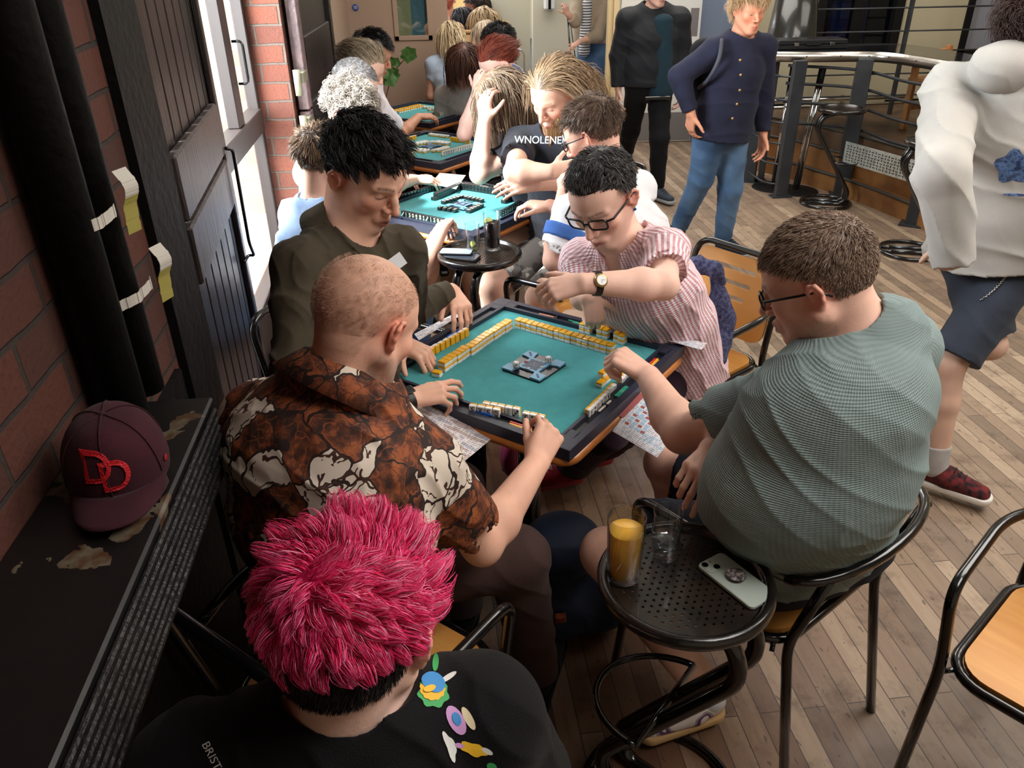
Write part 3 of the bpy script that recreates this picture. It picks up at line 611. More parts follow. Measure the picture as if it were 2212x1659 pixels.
def chair(x, y, face, lab, grp='black tubular chairs around the game tables', arms=True, back=True, zb=.82, ring=False):
    """face: heading the sitter looks along (degrees). local +y = forward"""
    e = tag(empty('armchair', (x, y, 0), rad(face)-pi/2), lab, 'chair', grp); r = .0125
    # seat
    so = rrect(-.20, -.20, .20, .20, .07, 7); Ms = Matrix.Translation((0, 0, .452)) @ Matrix.Rotation(-pi/2, 4, 'X')
    ply('seat', e, [(a, -b_) for a, b_ in so], .012, M=Matrix.Translation((0, 0, .452)) @ Matrix.Rotation(pi/2, 4, 'X'))
    b = MB(); so2 = rrect(-.212, -.212, .212, .212, .08, 8); b.tube([(a, c, .448) for a, c in so2], r, 10, closed=True); b.build('seat_frame', BLKM, e)
    for s in (-1, 1):
        b = MB(); P = [(s*.225, .255, 0), (s*.222, .205, .45), (s*.25, .20, .655), (s*.26, -.08, .675)]
        if ring: P += [(s*.25, -.22, .69)]
        else: P += [(s*.215, -.235, .66)]
        b.tube(smooth_path(P, .06, 7), r, 12); b.build('leg', BLKM, e)
        b = MB(); b.cyl((s*.222, .20, .43), (s*.20, .19, .448), .006, seg=8); b.cyl((s*.21, -.2, .43), (s*.19, -.19, .448), .006, seg=8); b.build('bracket', BLKM, e)
    if ring:
        b = MB(); a = np.linspace(0, pi, 17); b.tube([( .25*cos(t), -.22-.10*sin(t), .69+.015*sin(t)) for t in a], r, 12); b.build('back_rail', BLKM, e)
        for s in (-1, 1): b = MB(); b.tube(smooth_path([(s*.20, -.30, 0), (s*.185, -.22, .45), (s*.20, -.285, .70)], .05), r, 12); b.build('leg', BLKM, e)
    else:
        b = MB(); b.tube(smooth_path([(-.20, -.33, 0), (-.205, -.22, .45), (-.20, -.30, zb), (.20, -.30, zb), (.205, -.22, .45), (.20, -.33, 0)], .07, 8), r, 12); b.build('back_frame', BLKM, e)
        if back:
            k = (.30-.22)/(zb-.45); Mb = Matrix.Translation((0, -.235, .50)) @ Matrix.Rotation(math.atan(k), 4, 'X')
            slots = [rrect(-.07-i*.012, .14+i*.055-.008, .07+i*.012, .14+i*.055+.010, .008, 4) for i in range(3)]
            ply('backrest', e, rrect(-.185, .0, .185, zb-.515, .05, 6), .011, slots, M=Mb)
    return e
# ================= smooth solids for bodies, clothes, bags =================
class Solid:
    def __init__(s, h=.004): s.h = h; s.P = []
    def cone(s, a, b, ra, rb, k=.012, w=None, sc=1., cut=0, sub=False, g=0, f=1.):
        """rounded cone a->b; w/sc: cross-section widened along w by sc; cut: 1 flat end at b, 2 flat at a, 3 both; g: region tag"""
        a = np.asarray(a, np.float32); b = np.asarray(b, np.float32)
        s.P.append(('c', a, b, ra, rb, k, None if w is None else nrm(w).astype(np.float32), sc, cut, sub, g)); return s
    def ell(s, c, r, R=None, k=.012, sub=False, g=0):
        s.P.append(('e', np.asarray(c, np.float32), np.asarray(r, np.float32), None if R is None else np.asarray(R, np.float32), k, sub, g)); return s
    def chain(s, pts, rs, k=.012, **kw):
        for i in range(len(pts)-1): s.cone(pts[i], pts[i+1], rs[i], rs[i+1], k, **kw)
        return s
    @staticmethod
    def dist(p, X, Y, Z):
        if p[0] == 'c':
            _, a, b, ra, rb, k, w, sc, cut, sub, g = p; ab = b-a; L2 = float(ab@ab)+1e-12; L = math.sqrt(L2)
            x, y, z = X-a[0], Y-a[1], Z-a[2]; al = (x*ab[0]+y*ab[1]+z*ab[2])/L2; t = np.clip(al, 0, 1)
            x = x-t*ab[0]; y = y-t*ab[1]; z = z-t*ab[2]
            if w is not None:
                q = (x*w[0]+y*w[1]+z*w[2])*(1/sc-1); x = x+q*w[0]; y = y+q*w[1]; z = z+q*w[2]
            d = np.sqrt(x*x+y*y+z*z)-(ra+(rb-ra)*t)
            if cut & 1: d = np.maximum(d, (al-1)*L)
            if cut & 2: d = np.maximum(d, -al*L)
            return d
        _, c, r, R, k, sub, g = p; x, y, z = X-c[0], Y-c[1], Z-c[2]
        if R is not None: x, y, z = R[0, 0]*x+R[1, 0]*y+R[2, 0]*z, R[0, 1]*x+R[1, 1]*y+R[2, 1]*z, R[0, 2]*x+R[1, 2]*y+R[2, 2]*z
        k0 = np.sqrt((x/r[0])**2+(y/r[1])**2+(z/r[2])**2)
        k1 = np.sqrt((x/r[0]**2)**2+(y/r[1]**2)**2+(z/r[2]**2)**2)+1e-9
        return k0*(k0-1)/k1
    @staticmethod
    def bb(p):
        if p[0] == 'c':
            m = max(p[3], p[4])*(max(1, p[7]) if p[6] is not None else 1)+p[5]; return np.minimum(p[1], p[2])-m, np.maximum(p[1], p[2])+m
        m = p[2].max()+p[4] if p[3] is not None else p[2]+p[4]; return p[1]-m, p[1]+m
    def mesh(s, disp=None, band=.012):
        h = s.h; B = [s.bb(p) for p in s.P]; pos = [b for b, p in zip(B, s.P) if not p[-2]]
        lo = np.min([b[0] for b in pos], 0)-3*h; hi = np.max([b[1] for b in pos], 0)+3*h; n = np.ceil((hi-lo)/h).astype(int)+1
        G = np.full(n, .2, np.float32); ax = [(lo[i]+np.arange(n[i])*h).astype(np.float32) for i in range(3)]
        for p, (a, b) in zip(s.P, B):
            i0 = np.maximum(((a-lo)/h).astype(int)-2, 0); i1 = np.minimum(((b-lo)/h).astype(int)+3, n)
            if (i1 <= i0).any(): continue
            sl = tuple(slice(i0[k], i1[k]) for k in range(3))
            d = s.dist(p, ax[0][sl[0], None, None], ax[1][None, sl[1], None], ax[2][None, None, sl[2]]); g = G[sl]; k = p[5] if p[0] == 'c' else p[4]
            if p[-2]: d = -d; hh = np.clip(.5-.5*(d-g)/k, 0, 1); hh = np.clip(.5+.5*(g-d)/k, 0, 1); G[sl] = d*(1-hh)+g*hh+k*hh*(1-hh)
            else: hh = np.clip(.5+.5*(d-g)/k, 0, 1); G[sl] = d*(1-hh)+g*hh-k*hh*(1-hh)
        if disp is not None:
            I = np.nonzero(np.abs(G) < band); Pp = np.stack([ax[k][I[k]] for k in range(3)], 1); G[I] += disp(Pp)
        ins = G < 0; quads = []; posn = []; N1, N2 = n[1], n[2]
        for axis in range(3):
            a = ins[tuple(slice(0, -1) if k == axis else slice(None) for k in range(3))]; b = ins[tuple(slice(1, None) if k == axis else slice(None) for k in range(3))]
            I = np.stack(np.nonzero(a != b), 1); J = I.copy(); J[:, axis] += 1; g0 = G[tuple(I.T)]; g1 = G[tuple(J.T)]; t = g0/(g0-g1)
            q = I.astype(np.float32); q[:, axis] += t; u, v = [(1, 2), (2, 0), (0, 1)][axis]; C4 = []
            for du, dv in ((-1, -1), (0, -1), (0, 0), (-1, 0)): c = I.copy(); c[:, u] += du; c[:, v] += dv; C4.append((c[:, 0]*N1+c[:, 1])*N2+c[:, 2])
            C4 = np.stack(C4, 1); fl = g0 > 0; C4[fl] = C4[fl][:, ::-1]; quads.append(C4); posn.append(q)
        Q = np.concatenate(quads); q = np.concatenate(posn); ids, inv = np.unique(Q.ravel(), return_inverse=True); inv = inv.reshape(-1)
        cnt = np.bincount(inv, minlength=len(ids)); rep = np.repeat(q, 4, 0)
        V = np.stack([np.bincount(inv, rep[:, k], len(ids))/cnt for k in range(3)], 1)*h+lo
        return V, inv.reshape(-1, 4)
    def at(s, V, groups=None):
        """group of the nearest solid at each vertex"""
        best = np.full(len(V), 9.); gi = np.zeros(len(V), int)
        for p in s.P:
            if p[-2]: continue
            d = s.dist(p, V[:, 0].astype(np.float32), V[:, 1].astype(np.float32), V[:, 2].astype(np.float32)); m = d < best; best[m] = d[m]; gi[m] = p[-1]
        return gi
    def build(s, name, m, parent=None, disp=None, col=None, pc=None, origin=None, relax=0, clip=None):
        V, Q = s.mesh(disp)
        for _ in range(relax):
            S = np.zeros_like(V); c = np.zeros(len(V))
            for k in range(4): np.add.at(S, Q[:, k], V[Q[:, (k+1) % 4]]); np.add.at(c, Q[:, k], 1); np.add.at(S, Q[:, (k+1) % 4], V[Q[:, k]]); np.add.at(c, Q[:, (k+1) % 4], 1)
            V = V*.45+.55*S/c[:, None]
        o0 = np.zeros(3) if origin is None else np.asarray(origin, float); me = npmesh(name, V-o0, Q)
        if col is not None:
            C = col(V); a = me.color_attributes.new('col', 'FLOAT_COLOR', 'POINT'); a.data.foreach_set('color', np.concatenate([C, np.ones((len(C), 1))], 1).astype(np.float32).ravel())
        if pc is not None:
            a = me.attributes.new('pc', 'FLOAT_VECTOR', 'POINT'); a.data.foreach_set('vector', pc(V).astype(np.float32).ravel())
        return link(name, me, m, parent)
def srgb(c): return np.array(lin(c)[:3])
def vnoise(P, f, seed=0):
    """cheap smooth noise from warped sines, -1..1"""
    r = np.random.default_rng(seed); A_ = r.normal(size=(5, 3))*f; ph = r.uniform(0, 6.28, 5); x = P@A_.T+ph
    return (np.sin(x[:, 0]+1.3*np.sin(x[:, 1]))+np.sin(x[:, 2]+1.1*np.sin(x[:, 3]))+np.sin(x[:, 4]))/3
def folds(amp=.003, f=30., axis=(0, 0, 1), seed=0, fine=.3):
    ax = nrm(axis)
    def fn(P):
        w = P@ax*f+2.4*vnoise(P, f*.30, seed); r = 1-np.abs(np.sin(w)); w2 = P@nrm(ax+[.5, -.6, .2])*f*1.7+2.*vnoise(P, f*.5, seed+5); r2 = 1-np.abs(np.sin(w2)); g = np.clip(.5+.9*vnoise(P, f*.22, seed+2), 0, 1)
        return (-amp*(1.6*r*r*g+1.1*r2*r2*(1-g)-.6+.35*vnoise(P, f*1.2, seed+1))).astype(np.float32)
    return fn
def frame(face, up=(0, 0, 1)):
    Y = nrm(face); Z = nrm(np.asarray(up, float)-Y*(np.asarray(up, float)@Y)); X = np.cross(Y, Z); return np.stack([X, Y, Z], 1)   # columns
def head_frame(yaw, pitch, roll=0.):
    y, p, r = rad(yaw), rad(pitch), rad(roll); f = np.array([cos(y)*cos(p), sin(y)*cos(p), -sin(p)]); R = frame(f)
    c, s_ = cos(r), sin(r); X = R[:, 0]*c+R[:, 2]*s_; Z = R[:, 2]*c-R[:, 0]*s_; return np.stack([X, f, Z], 1)

def add_head(S, c, R, hs=1., fem=False, jaw=1., detail=True, nose=1., chubby=0.):
    c = np.asarray(c, float)
    T = lambda p: c+R@(np.asarray(p, float)*hs); q = hs
    S.ell(T((0, -.014, .030)), np.array([.077, .098, .088])*q, R, k=.02*q); S.ell(T((0, .022, .034)), np.array([.067, .068, .068])*q, R, k=.02*q)
    S.ell(T((0, .028, -.034)), np.array([.059+chubby*.01, .062, .074])*q, R, k=.02*q)
    for s_ in (-1, 1):
        S.cone(T((s_*(.058+chubby*.008), -.002, -.045)), T((s_*.020, .068, -.098)), .020*jaw*q, .018*q, k=.025*q)
        S.ell(T((s_*.040, .058, -.020)), np.array([.024, .022, .021])*q, R, k=.022*q)
    S.ell(T((0, .072, -.097)), np.array([.021, .019, .018])*jaw*q, R, k=.02*q)
    if detail:
        for s_ in (-1, 1):
            S.ell(T((s_*.032, .098, .004)), np.array([.017, .014, .013])*q, R, k=.010*q, sub=True)
            S.cone(T((s_*.047, .070, .022)), T((s_*.014, .088, .021)), .008*q, .008*q, k=.014*q)
            S.ell(T((s_*.031, .0715, .003)), np.array([.0150, .0145, .0125])*q, R, k=.004*q)         # lid bulge over the eye
        S.chain([T((0, .086, .016)), T((0, .100, -.008)), T((0, .1130*(.5+.5*nose), -.030))], [.0075*q, .008*q, .0105*q*nose], k=.010*q)
        for s_ in (-1, 1): S.ell(T((s_*.0125, .098, -.034)), np.array([.0085, .0105, .0075])*q, R, k=.006*q)
        S.ell(T((0, .082, -.066)), np.array([.026, .018, .020])*q, R, k=.014*q)
        S.chain([T((-.023, .0860, -.067)), T((0, .1005, -.0615)), T((.023, .0860, -.067))], [.0035*q, .0058*q, .0035*q], k=.005*q)
        S.chain([T((-.020, .0860, -.0725)), T((0, .0985, -.0765)), T((.020, .0860, -.0725))], [.0035*q, .0068*q, .0035*q], k=.004*q)
    for s_ in (-1, 1):                                                                                  # ears
        Re = R@np.array([[cos(.35*s_), -sin(.35*s_)*1, 0], [sin(.35*s_), cos(.35*s_), 0], [0, 0, 1]])
        e0 = T((s_*.0765, -.010, -.008)); Te = lambda p: e0+Re@(np.array([s_*p[0], p[1], p[2]])*q)
        rim = [Te((.004, .010, -.006)), Te((.010, .012, .014)), Te((.013, .004, .027)), Te((.015, -.010, .027)), Te((.015, -.018, .014)), Te((.012, -.014, -.004)), Te((.006, -.004, -.018)), Te((.002, .004, -.026))]
        S.ell(Te((.004, -.003, .002)), np.array([.006, .014, .024])*q, Re, k=.006*q); S.chain(rim, [.0035*q, .0038*q, .0042*q, .0042*q, .0040*q, .0042*q, .0062*q, .0055*q], k=.004*q)
        S.ell(Te((.014, .002, .000)), np.array([.007, .0055, .009])*q, Re, k=.004*q, sub=True)
    return T
def face_paint(c, R, hs, skin, lip=(176, 96, 88), brow=None, stubble=None, blush=.12, lash=(40, 24, 20), lashes=True, nails=(), scalp=None, red=None):
    sk, lp = srgb(skin), srgb(lip)
    def fn(V):
        L = ((V-c)@R)/hs; x, y, z = L.T; C = np.tile(sk, (len(V), 1))
        n1 = vnoise(V, 60, 3); n2 = vnoise(V, 20, 5); C *= (1+.05*n1+.07*n2)[:, None]
        def bl(mask, col, a): m = np.clip(mask, 0, 1)[:, None]*a; C[:] = C*(1-m)+np.asarray(col)*m
        hd = (np.abs(x) < .11) & (np.abs(y) < .13) & (z > -.13) & (z < .13)
        redc = sk*np.array([1.06, .70, .66])
        g = lambda cx, cy, cz, r: np.exp(-(((np.abs(x)-cx)**2+(y-cy)**2+(z-cz)**2)/r**2))
        bl(hd*(g(.045, .075, -.028, .028)+g(0, .112, -.03, .014)+g(.086, -.01, 0, .03)*1.6), redc, .55+blush)
        if stubble is not None: st, am = stubble; bl(hd*np.clip((-.035-z+(y < .03)*.0)/.02, 0, 1)*(y > -.02)*(1-np.exp(-((x/.02)**2+((z+.07)/.010)**2)))*(.75+.35*vnoise(V, 500, 9)), srgb(st), am)
        bl(hd*(y > .07)*np.exp(-((x/.022)**4+((z+.0685)/(.0095))**4)), lp, .85)
        bl(hd*(y > .07)*np.exp(-((x/.022)**4+((z+.0695)/.0016)**2)), lp*.35, .8)
        if brow is not None: ax = np.abs(x); zc = .0235+.004*np.sin(np.clip((ax-.012)/.04, 0, 1)*pi*.8); bl(hd*(y > .05)*(ax > .010)*(ax < .050)*np.exp(-((z-zc)/.0036)**2)*(.8+.4*vnoise(V, 400, 2)), srgb(brow), .88)
        if lashes: ax = np.abs(x); zc = -.0035+.25*((ax-.031)/.015)**2*.012; bl(hd*(y > .05)*(np.abs(ax-.031) < .0155)*np.exp(-((z-zc)/.0017)**2), srgb(lash), .9)
        if scalp is not None: bl(hd*HAIRMASK(x, y, z, 0)*(.8+.3*vnoise(V, 300, 4)), srgb(scalp[0]), scalp[1])
        if red is not None: bl(np.exp(-np.sum((V-np.asarray(red[0]))**2, 1)/red[1]**2), redc, .6)
        for p, nn in nails: d = np.sum((V-p)**2, 1); bl((d < .0058**2)*((V-p)@nn > -.0015), srgb((222, 176, 160)), .55)
        return np.clip(C, 0, 1)
    return fn
def HAIRMASK(x, y, z, extra=0.):
    """1 where scalp hair grows, smooth edge"""
    zl = np.where(y > .055, .070, np.where(y > .02, .050+(y-.02)*.5, np.where(y > -.02, .020+(y+.02)*.7, np.where(y > -.05, -.035+(y+.05)*1.8, -.062))))
    return np.clip((z-zl-extra)/.010+.5, 0, 1)
FL = [(.043, .026, .021), (.047, .030, .022), (.043, .028, .022), (.034, .021, .019)]
def add_hand(S, w, d, n, side, curl=(20, 25, 20), curls=None, thumb=(.55, .65, .1), tcurl=(15, 20), spread=.06, q=1., nails=None, fr=1., g=0):
    """w wrist, d towards the fingers, n back of the hand, side +1/-1 picks the thumb side = side*cross(d,n)"""
    w = np.asarray(w, float); d = nrm(d); n = nrm(np.asarray(n)-d*(np.asarray(n)@d)); t = np.cross(d, n)*side; lat = [.027, .008, -.0115, -.029]; kn = [.088, .092, .087, .079]; palm = []
    for i in range(4):
        a = w+t*(.017-.0105*i)*q+d*.006*q; b = w+(d*kn[i]+t*lat[i]+n*(.003 if i in (1, 2) else 0))*q; palm.append(b); S.cone(a, b, .0135*q, .0105*q*fr, k=.010, g=g)
    S.ell(w+(d*.045-n*.006+t*.004)*q, np.array([.030, .040, .013])*q, np.stack([t, d, n], 1), k=.014, g=g)
    for i in range(4):
        cs = (curls[i] if curls is not None else curl); base = nrm(d+t*spread*(1.5-i)); p = palm[i]; ang = 0; r = [.0088, .0080, .0074, .0064]
        r = [x*q*fr*(.9 if i == 3 else 1) for x in r]
        for j in range(3):
            ang += rad(cs[j]); v = nrm(base*cos(ang)-n*sin(ang)); p2 = p+v*FL[i][j]*q; S.cone(p, p2, r[j], r[j+1], k=.0035 if j else .006, g=g); p = p2
        if nails is not None: nn = nrm(base*sin(ang)+n*cos(ang)); nails.append((p+nn*.0055*q-v*.001, nn))
    a = w+(d*.018+t*.018-n*.008)*q; v = nrm(d*thumb[0]+t*thumb[1]-n*thumb[2]); b = a+v*.044*q; S.cone(a, b, .0150*q, .0115*q, k=.012, g=g)
    v2 = nrm(v+d*math.tan(rad(tcurl[0]))*.8-n*.15); c = b+v2*.034*q; S.cone(b, c, .0108*q, .0095*q, k=.006, g=g); v3 = nrm(v2+d*math.tan(rad(tcurl[1]))*.8-n*.1); e = c+v3*.026*q; S.cone(c, e, .0096*q, .0078*q, k=.004, g=g)
    if nails is not None: nn = nrm(n*.6+t*.8-v3*((n*.6+t*.8)@v3)); nails.append((e+nn*.0068*q, nn))

# ---------- hair ----------
def strands(name, m, c, R, hs, N, length, r0, flow, seed=0, seg=6, lift=.5, curl=0., clump=40, clumpf=.6, grav=0., mask=None, col=None, colvar=.15, rnd=.12, cap=True, capc=None, parent=None, lenfn=None, body=None, wave=0., capoff=.004):
    """tapered locks growing from the scalp. flow(L)->direction in head frame"""
    rg = np.random.default_rng(seed); c = np.asarray(c, float)
    er = np.array([.079, .101, .090]); ec = np.array([0, -.013, .031])
    U = rg.normal(size=(N*6, 3)); U /= np.linalg.norm(U, axis=1)[:, None]; L = ec+U*er
    mk = (mask or HAIRMASK)(L[:, 0], L[:, 1], L[:, 2]); ok = rg.uniform(size=len(L)) < mk; L = L[ok][:N]; U = U[ok][:N]; n = len(L)
    nn = U/er; nn /= np.linalg.norm(nn, axis=1)[:, None]
    fl = flow(L, rg); fl = fl-nn*np.sum(fl*nn, 1)[:, None]*.85; fl /= np.linalg.norm(fl, axis=1)[:, None]+1e-9
    ln = length*rg.uniform(.75, 1.15, n)*(lenfn(L) if lenfn else 1); lf = lift*rg.uniform(.6, 1.3, n)
    dirn = nn*lf[:, None]+fl*(1-np.minimum(lf, .95))[:, None]+rg.normal(size=(n, 3))*rnd; dirn /= np.linalg.norm(dirn, axis=1)[:, None]
    P = [L.copy()]; down = R.T@np.array([0, 0, -1.]); p = L.copy(); ph = rg.uniform(0, 6.28, n)
    cl = rg.integers(0, n, max(1, n//clump)); own = np.argmin(((L[:, None, :]-L[None, cl, :])**2).sum(-1), 1)
    for i in range(seg):
        t = (i+1)/seg; st = (ln/seg)[:, None]; dd = dirn+fl*(.35*t)*(1 if grav < .5 else .3)+down*grav*t
        if curl: dd = dd+np.stack([np.sin(ph+t*5), np.cos(ph*1.3+t*6), np.sin(ph*.7+t*4)], 1)*curl
        if wave: dd = dd+np.stack([np.sin(own*1.7+t*9), np.cos(own*2.3+t*8), 0*ph], 1)*wave
        dd /= np.linalg.norm(dd, axis=1)[:, None]; dirn = dd; p = p+dd*st
        q = (p-ec)/(er+.004); r_ = np.linalg.norm(q, axis=1); ins = r_ < 1; p[ins] = (ec+(p-ec)/np.maximum(r_, .3)[:, None])[ins]
        if body is not None:
            Wp = c+(p*hs)@R.T; Wp = body(Wp); p = ((Wp-c)@R)/hs
        P.append(p.copy())
    P = np.array(P)                                    # seg+1, n, 3
    for i in range(1, seg+1): k = clumpf*(i/seg)**1.2; P[i] = P[i]*(1-k)+(P[i][cl][own]+(P[0]-P[0][cl][own])*.25)*k
    Wd = c+(P*hs)@R.T; Tn = np.gradient(Wd, axis=0); Tn /= np.linalg.norm(Tn, axis=2)[..., None]+1e-9
    rf = rg.normal(size=(n, 3)); a = np.cross(Tn, rf[None]); a /= np.linalg.norm(a, axis=2)[..., None]+1e-9; b = np.cross(Tn, a)
    rad_ = (r0*rg.uniform(.7, 1.2, n))[None, :]*np.linspace(1, .12, seg+1)[:, None]**.8*hs; V = []
    for k in range(3): th = k*2*pi/3; V.append(Wd+(a*cos(th)+b*sin(th))*rad_[..., None])
    V = np.stack(V, 2); nv = (seg+1)*n*3; idx = np.arange(nv).reshape(seg+1, n, 3); Fq = []
    for k in range(3): l = (k+1) % 3; Fq.append(np.stack([idx[:-1, :, k], idx[:-1, :, l], idx[1:, :, l], idx[1:, :, k]], -1).reshape(-1, 4))
    V = V.reshape(-1, 3); Fq = np.concatenate(Fq); cc = np.asarray([srgb(x) for x in col]); sel = rg.integers(0, len(cc), n); tone = cc[sel]*(1+rg.uniform(-colvar, colvar, (n, 1))); ctip = np.broadcast_to(tone[None, :, None, :], (seg+1, n, 3, 3)).reshape(-1, 3)
    if cap:
        nu, nvv = 48, 32; th = np.linspace(0, 2*pi, nu, endpoint=False); f2 = np.linspace(.02, pi-.02, nvv); G = np.array([[(sin(b_)*cos(a_), sin(b_)*sin(a_), cos(b_)) for a_ in th] for b_ in f2]).reshape(-1, 3)
        Lc = ec+G*(er+capoff); mc = (mask or HAIRMASK)(Lc[:, 0], Lc[:, 1], Lc[:, 2]) > .5; Wc = c+(Lc*hs)@R.T; fq = []
        for i in range(nvv-1):
            for j in range(nu):
                q = (i*nu+j, i*nu+(j+1) % nu, (i+1)*nu+(j+1) % nu, (i+1)*nu+j)
                if sum(mc[list(q)]) >= 3: fq.append(q)
        if fq: fq = np.array(fq)[:, ::-1]+len(V); V = np.concatenate([V, Wc]); Fq = np.concatenate([Fq, fq]); ctip = np.concatenate([ctip, np.tile(srgb(capc or col[0]), (len(Wc), 1))])
    me = npmesh(name, V, Fq); at = me.color_attributes.new('col', 'FLOAT_COLOR', 'POINT'); at.data.foreach_set('color', np.concatenate([np.clip(ctip, 0, 1), np.ones((len(ctip), 1))], 1).astype(np.float32).ravel())
    return link(name, me, m, parent)
SKIN = mat('skin', attr='col', rough=.5, bump=.06, bscale=220, spec=.35)
SKIN.node_tree.nodes['Principled BSDF'].inputs['Subsurface Weight'].default_value = .08
SKIN.node_tree.nodes['Principled BSDF'].inputs['Subsurface Radius'].default_value = (.02, .008, .004)
SKIN.node_tree.nodes['Principled BSDF'].inputs['Subsurface Scale'].default_value = .6
HAIR = mat('hair', attr='col', rough=.42, spec=.45)
# ================= people =================
def fabric(name, col, col2=None, nscale=6, rough=.85, weave=500, bump=.25, **k): return mat(name, col, rough, col2=col2, nscale=nscale, bump=bump, bscale=weave, sheen=.04, spec=.25, **k)
def person(label, head, spine, arms, legs, skin=(206, 158, 134), h=.005, bw=1., face=None, hair=None, shirt=None, pants=None, shoes=None, extra=None, group=None, fem=False, jaw=1., chub=0., neckr=.055, handh=None, detail=True, cat='person', armr=1., legr=1.):
    """head=(centre, yaw, pitch, roll, scale); spine=[pelvis, waist, chest, neck base]; arms=[dict(sh, el, wr, d, n, side,...)]; legs=[dict(hip, kn, an, toe)]"""
    hc, hy, hp, hr, hs = head; hc = np.asarray(hc, float); R = head_frame(hy, hp, hr); spine = [np.asarray(p, float) for p in spine]
    base = spine[0]; root = empty('person', (base[0], base[1], 0)); tag(root, label, cat, group); loc0 = Vector((-base[0], -base[1], 0))
    def own(o): o.parent = root; o.location = loc0; return o
    W_ = nrm(arms[0]['sh']-arms[1]['sh']) if len(arms) > 1 else nrm(np.cross(spine[2]-spine[0], R[:, 1])); nb = spine[3]; shs = [np.asarray(a['sh'], float) for a in arms]
    tr = [.118*bw, .110*bw, .118*bw, .070*bw]; sc = 1.38; nails = []
    # skin
    B = Solid(h); 
    B.chain(spine, [r*.86 for r in tr], k=.03, w=W_, sc=sc)
    B.cone(nb+(hc-nb)*.0, hc+R@np.array([0, -.030, -.035])*hs, neckr*1.1*hs, neckr*hs, k=.03)
    B.cone(nb+(hc-nb)*.25+R[:, 1]*.0, hc+R@np.array([0, .02, -.075])*hs, neckr*.85*hs, .035*hs, k=.03)
    add_head(B, hc, R, hs, fem, jaw, detail, chubby=chub)
    for a in arms:
        B.cone(nb, a['sh'], .055*bw, .052*bw, k=.03); ar = armr*a.get('r', 1)
        if a.get('el') is None: continue
        el, wr = np.asarray(a['el'], float), np.asarray(a['wr'], float); mid = el+(wr-el)*.28
        B.cone(a['sh'], el, .050*ar, .040*ar, k=.03); B.chain([el, mid, wr], [.039*ar, .042*ar, .0265*ar], k=.02, w=np.cross(nrm(wr-el), nrm(a['n'])) if 'n' in a else None, sc=1.12)
        if 'd' in a:
            add_hand(B, wr, a['d'], a['n'], a['side'], a.get('curl', (25, 30, 20)), a.get('curls'), a.get('thumb', (.55, .65, .1)), a.get('tcurl', (15, 20)), a.get('spread', .06), a.get('q', 1.), nails if detail else None, a.get('fr', 1.))
    for l in legs:
        if l.get('bare'): B.chain([l['hip'], l['kn'], l['kn']+(l['an']-l['kn'])*.35, l['an']], [.075*legr, .057*legr, .057*legr, .040*legr], k=.02)
    fc = dict(skin=skin); fc.update(face or {})
    own(B.build('body', SKIN, None, col=face_paint(hc, R, hs, nails=nails, **fc)))
    Dz = nrm(spine[3]-spine[0]); Dy = nrm(np.cross(Dz, W_)); sg = shirt.get('seam', 1) if shirt else 1
    def fr(V):
        x = (V-nb)@W_; y = (V-nb)@Dy+.02; return np.stack([np.arctan2(x, y*sg)*.16, x*0, (V-nb)@Dz], 1)
    # shirt
    if shirt:
        S = Solid(h); ft = shirt.get('fit', .012); lo = shirt.get('hem', 0.)
        p0 = spine[0]+(spine[1]-spine[0])*lo; pts = [p0]+spine[1:]; rr = [tr[0]+ft*1.5, tr[1]+ft*1.5+shirt.get('belly', 0), tr[2]+ft, tr[3]+ft]
        for i in range(3): S.cone(pts[i], pts[i+1], rr[i], rr[i+1], k=.03, w=W_, sc=sc, cut=2 if i == 0 else 0, g=0)
        for ex in shirt.get('extra', []): S.ell(*ex[:2], k=.04)
        for i, a in enumerate(arms):
            S.cone(nb-[0, 0, .01], a['sh'], .058*bw+ft*.6, .056*bw+ft, k=.03, g=0); f = shirt.get('sleeve', .6); el = a.get('el')
            if el is None: continue
            el = np.asarray(el, float); sh = np.asarray(a['sh'], float); e_ = shirt.get('ease', .012); ar = armr*a.get('r', 1)
            if f <= 1: q = sh+(el-sh)*f; S.cone(sh, q, .053*bw+ft, .044*ar+e_, k=.025, cut=1, g=1+i); ax = nrm(el-sh); S.cone(q-ax*.03, q+ax*.02, .044*ar+e_-.006, .044*ar+e_-.005, k=.002, cut=3, sub=True)
            else:
                wr = np.asarray(a['wr'], float); q = el+(wr-el)*(f-1); S.cone(sh, el, .053*bw+ft, .043*ar+e_, k=.025, g=1+i); S.cone(el, q, .043*ar+e_, (.040*max(0, 2-f)+.028*min(1, f-1))*ar+e_*shirt.get('cuff', .8), k=.02, cut=1, g=3+i)
        nh = shirt.get('neck', .008); ax = nrm(hc-nb); S.cone(nb+ax*shirt.get('nz', .018), nb+ax*.12, neckr*1.1*hs+nh, neckr*1.1*hs+nh+.03, k=.006, sub=True)
        if shirt.get('vneck') is not None: S.ell(nb+shirt['vneck'], (.035, .035, .075), k=.01, sub=True)
        def pc(V):
            gi = S.at(V); F0 = fr(V)
            for i, a in enumerate(arms):
                if a.get('el') is None: continue
                for g, p, q in ((1+i, a['sh'], a['el']), (3+i, a['el'], a.get('wr', a['el']))):
                    m = gi == g
                    if m.any():
                        ax = nrm(np.asarray(q)-p); u = nrm(np.cross(ax, [0.2, .1, 1.])); v = np.cross(ax, u); d = V[m]-p; F0[m] = np.stack([np.arctan2(d@v, d@u)*.055, d@u*0, -(d@ax)], 1)
            return F0
        dsp = shirt.get('disp', folds(.003, 26, (.3, .2, 1), seed=len(label)))
        sh_ob = own(S.build('shirt', shirt['mat'], None, disp=dsp, pc=pc))
        for o in (shirt['decals'](sh_ob) if 'decals' in shirt else []): own(o)
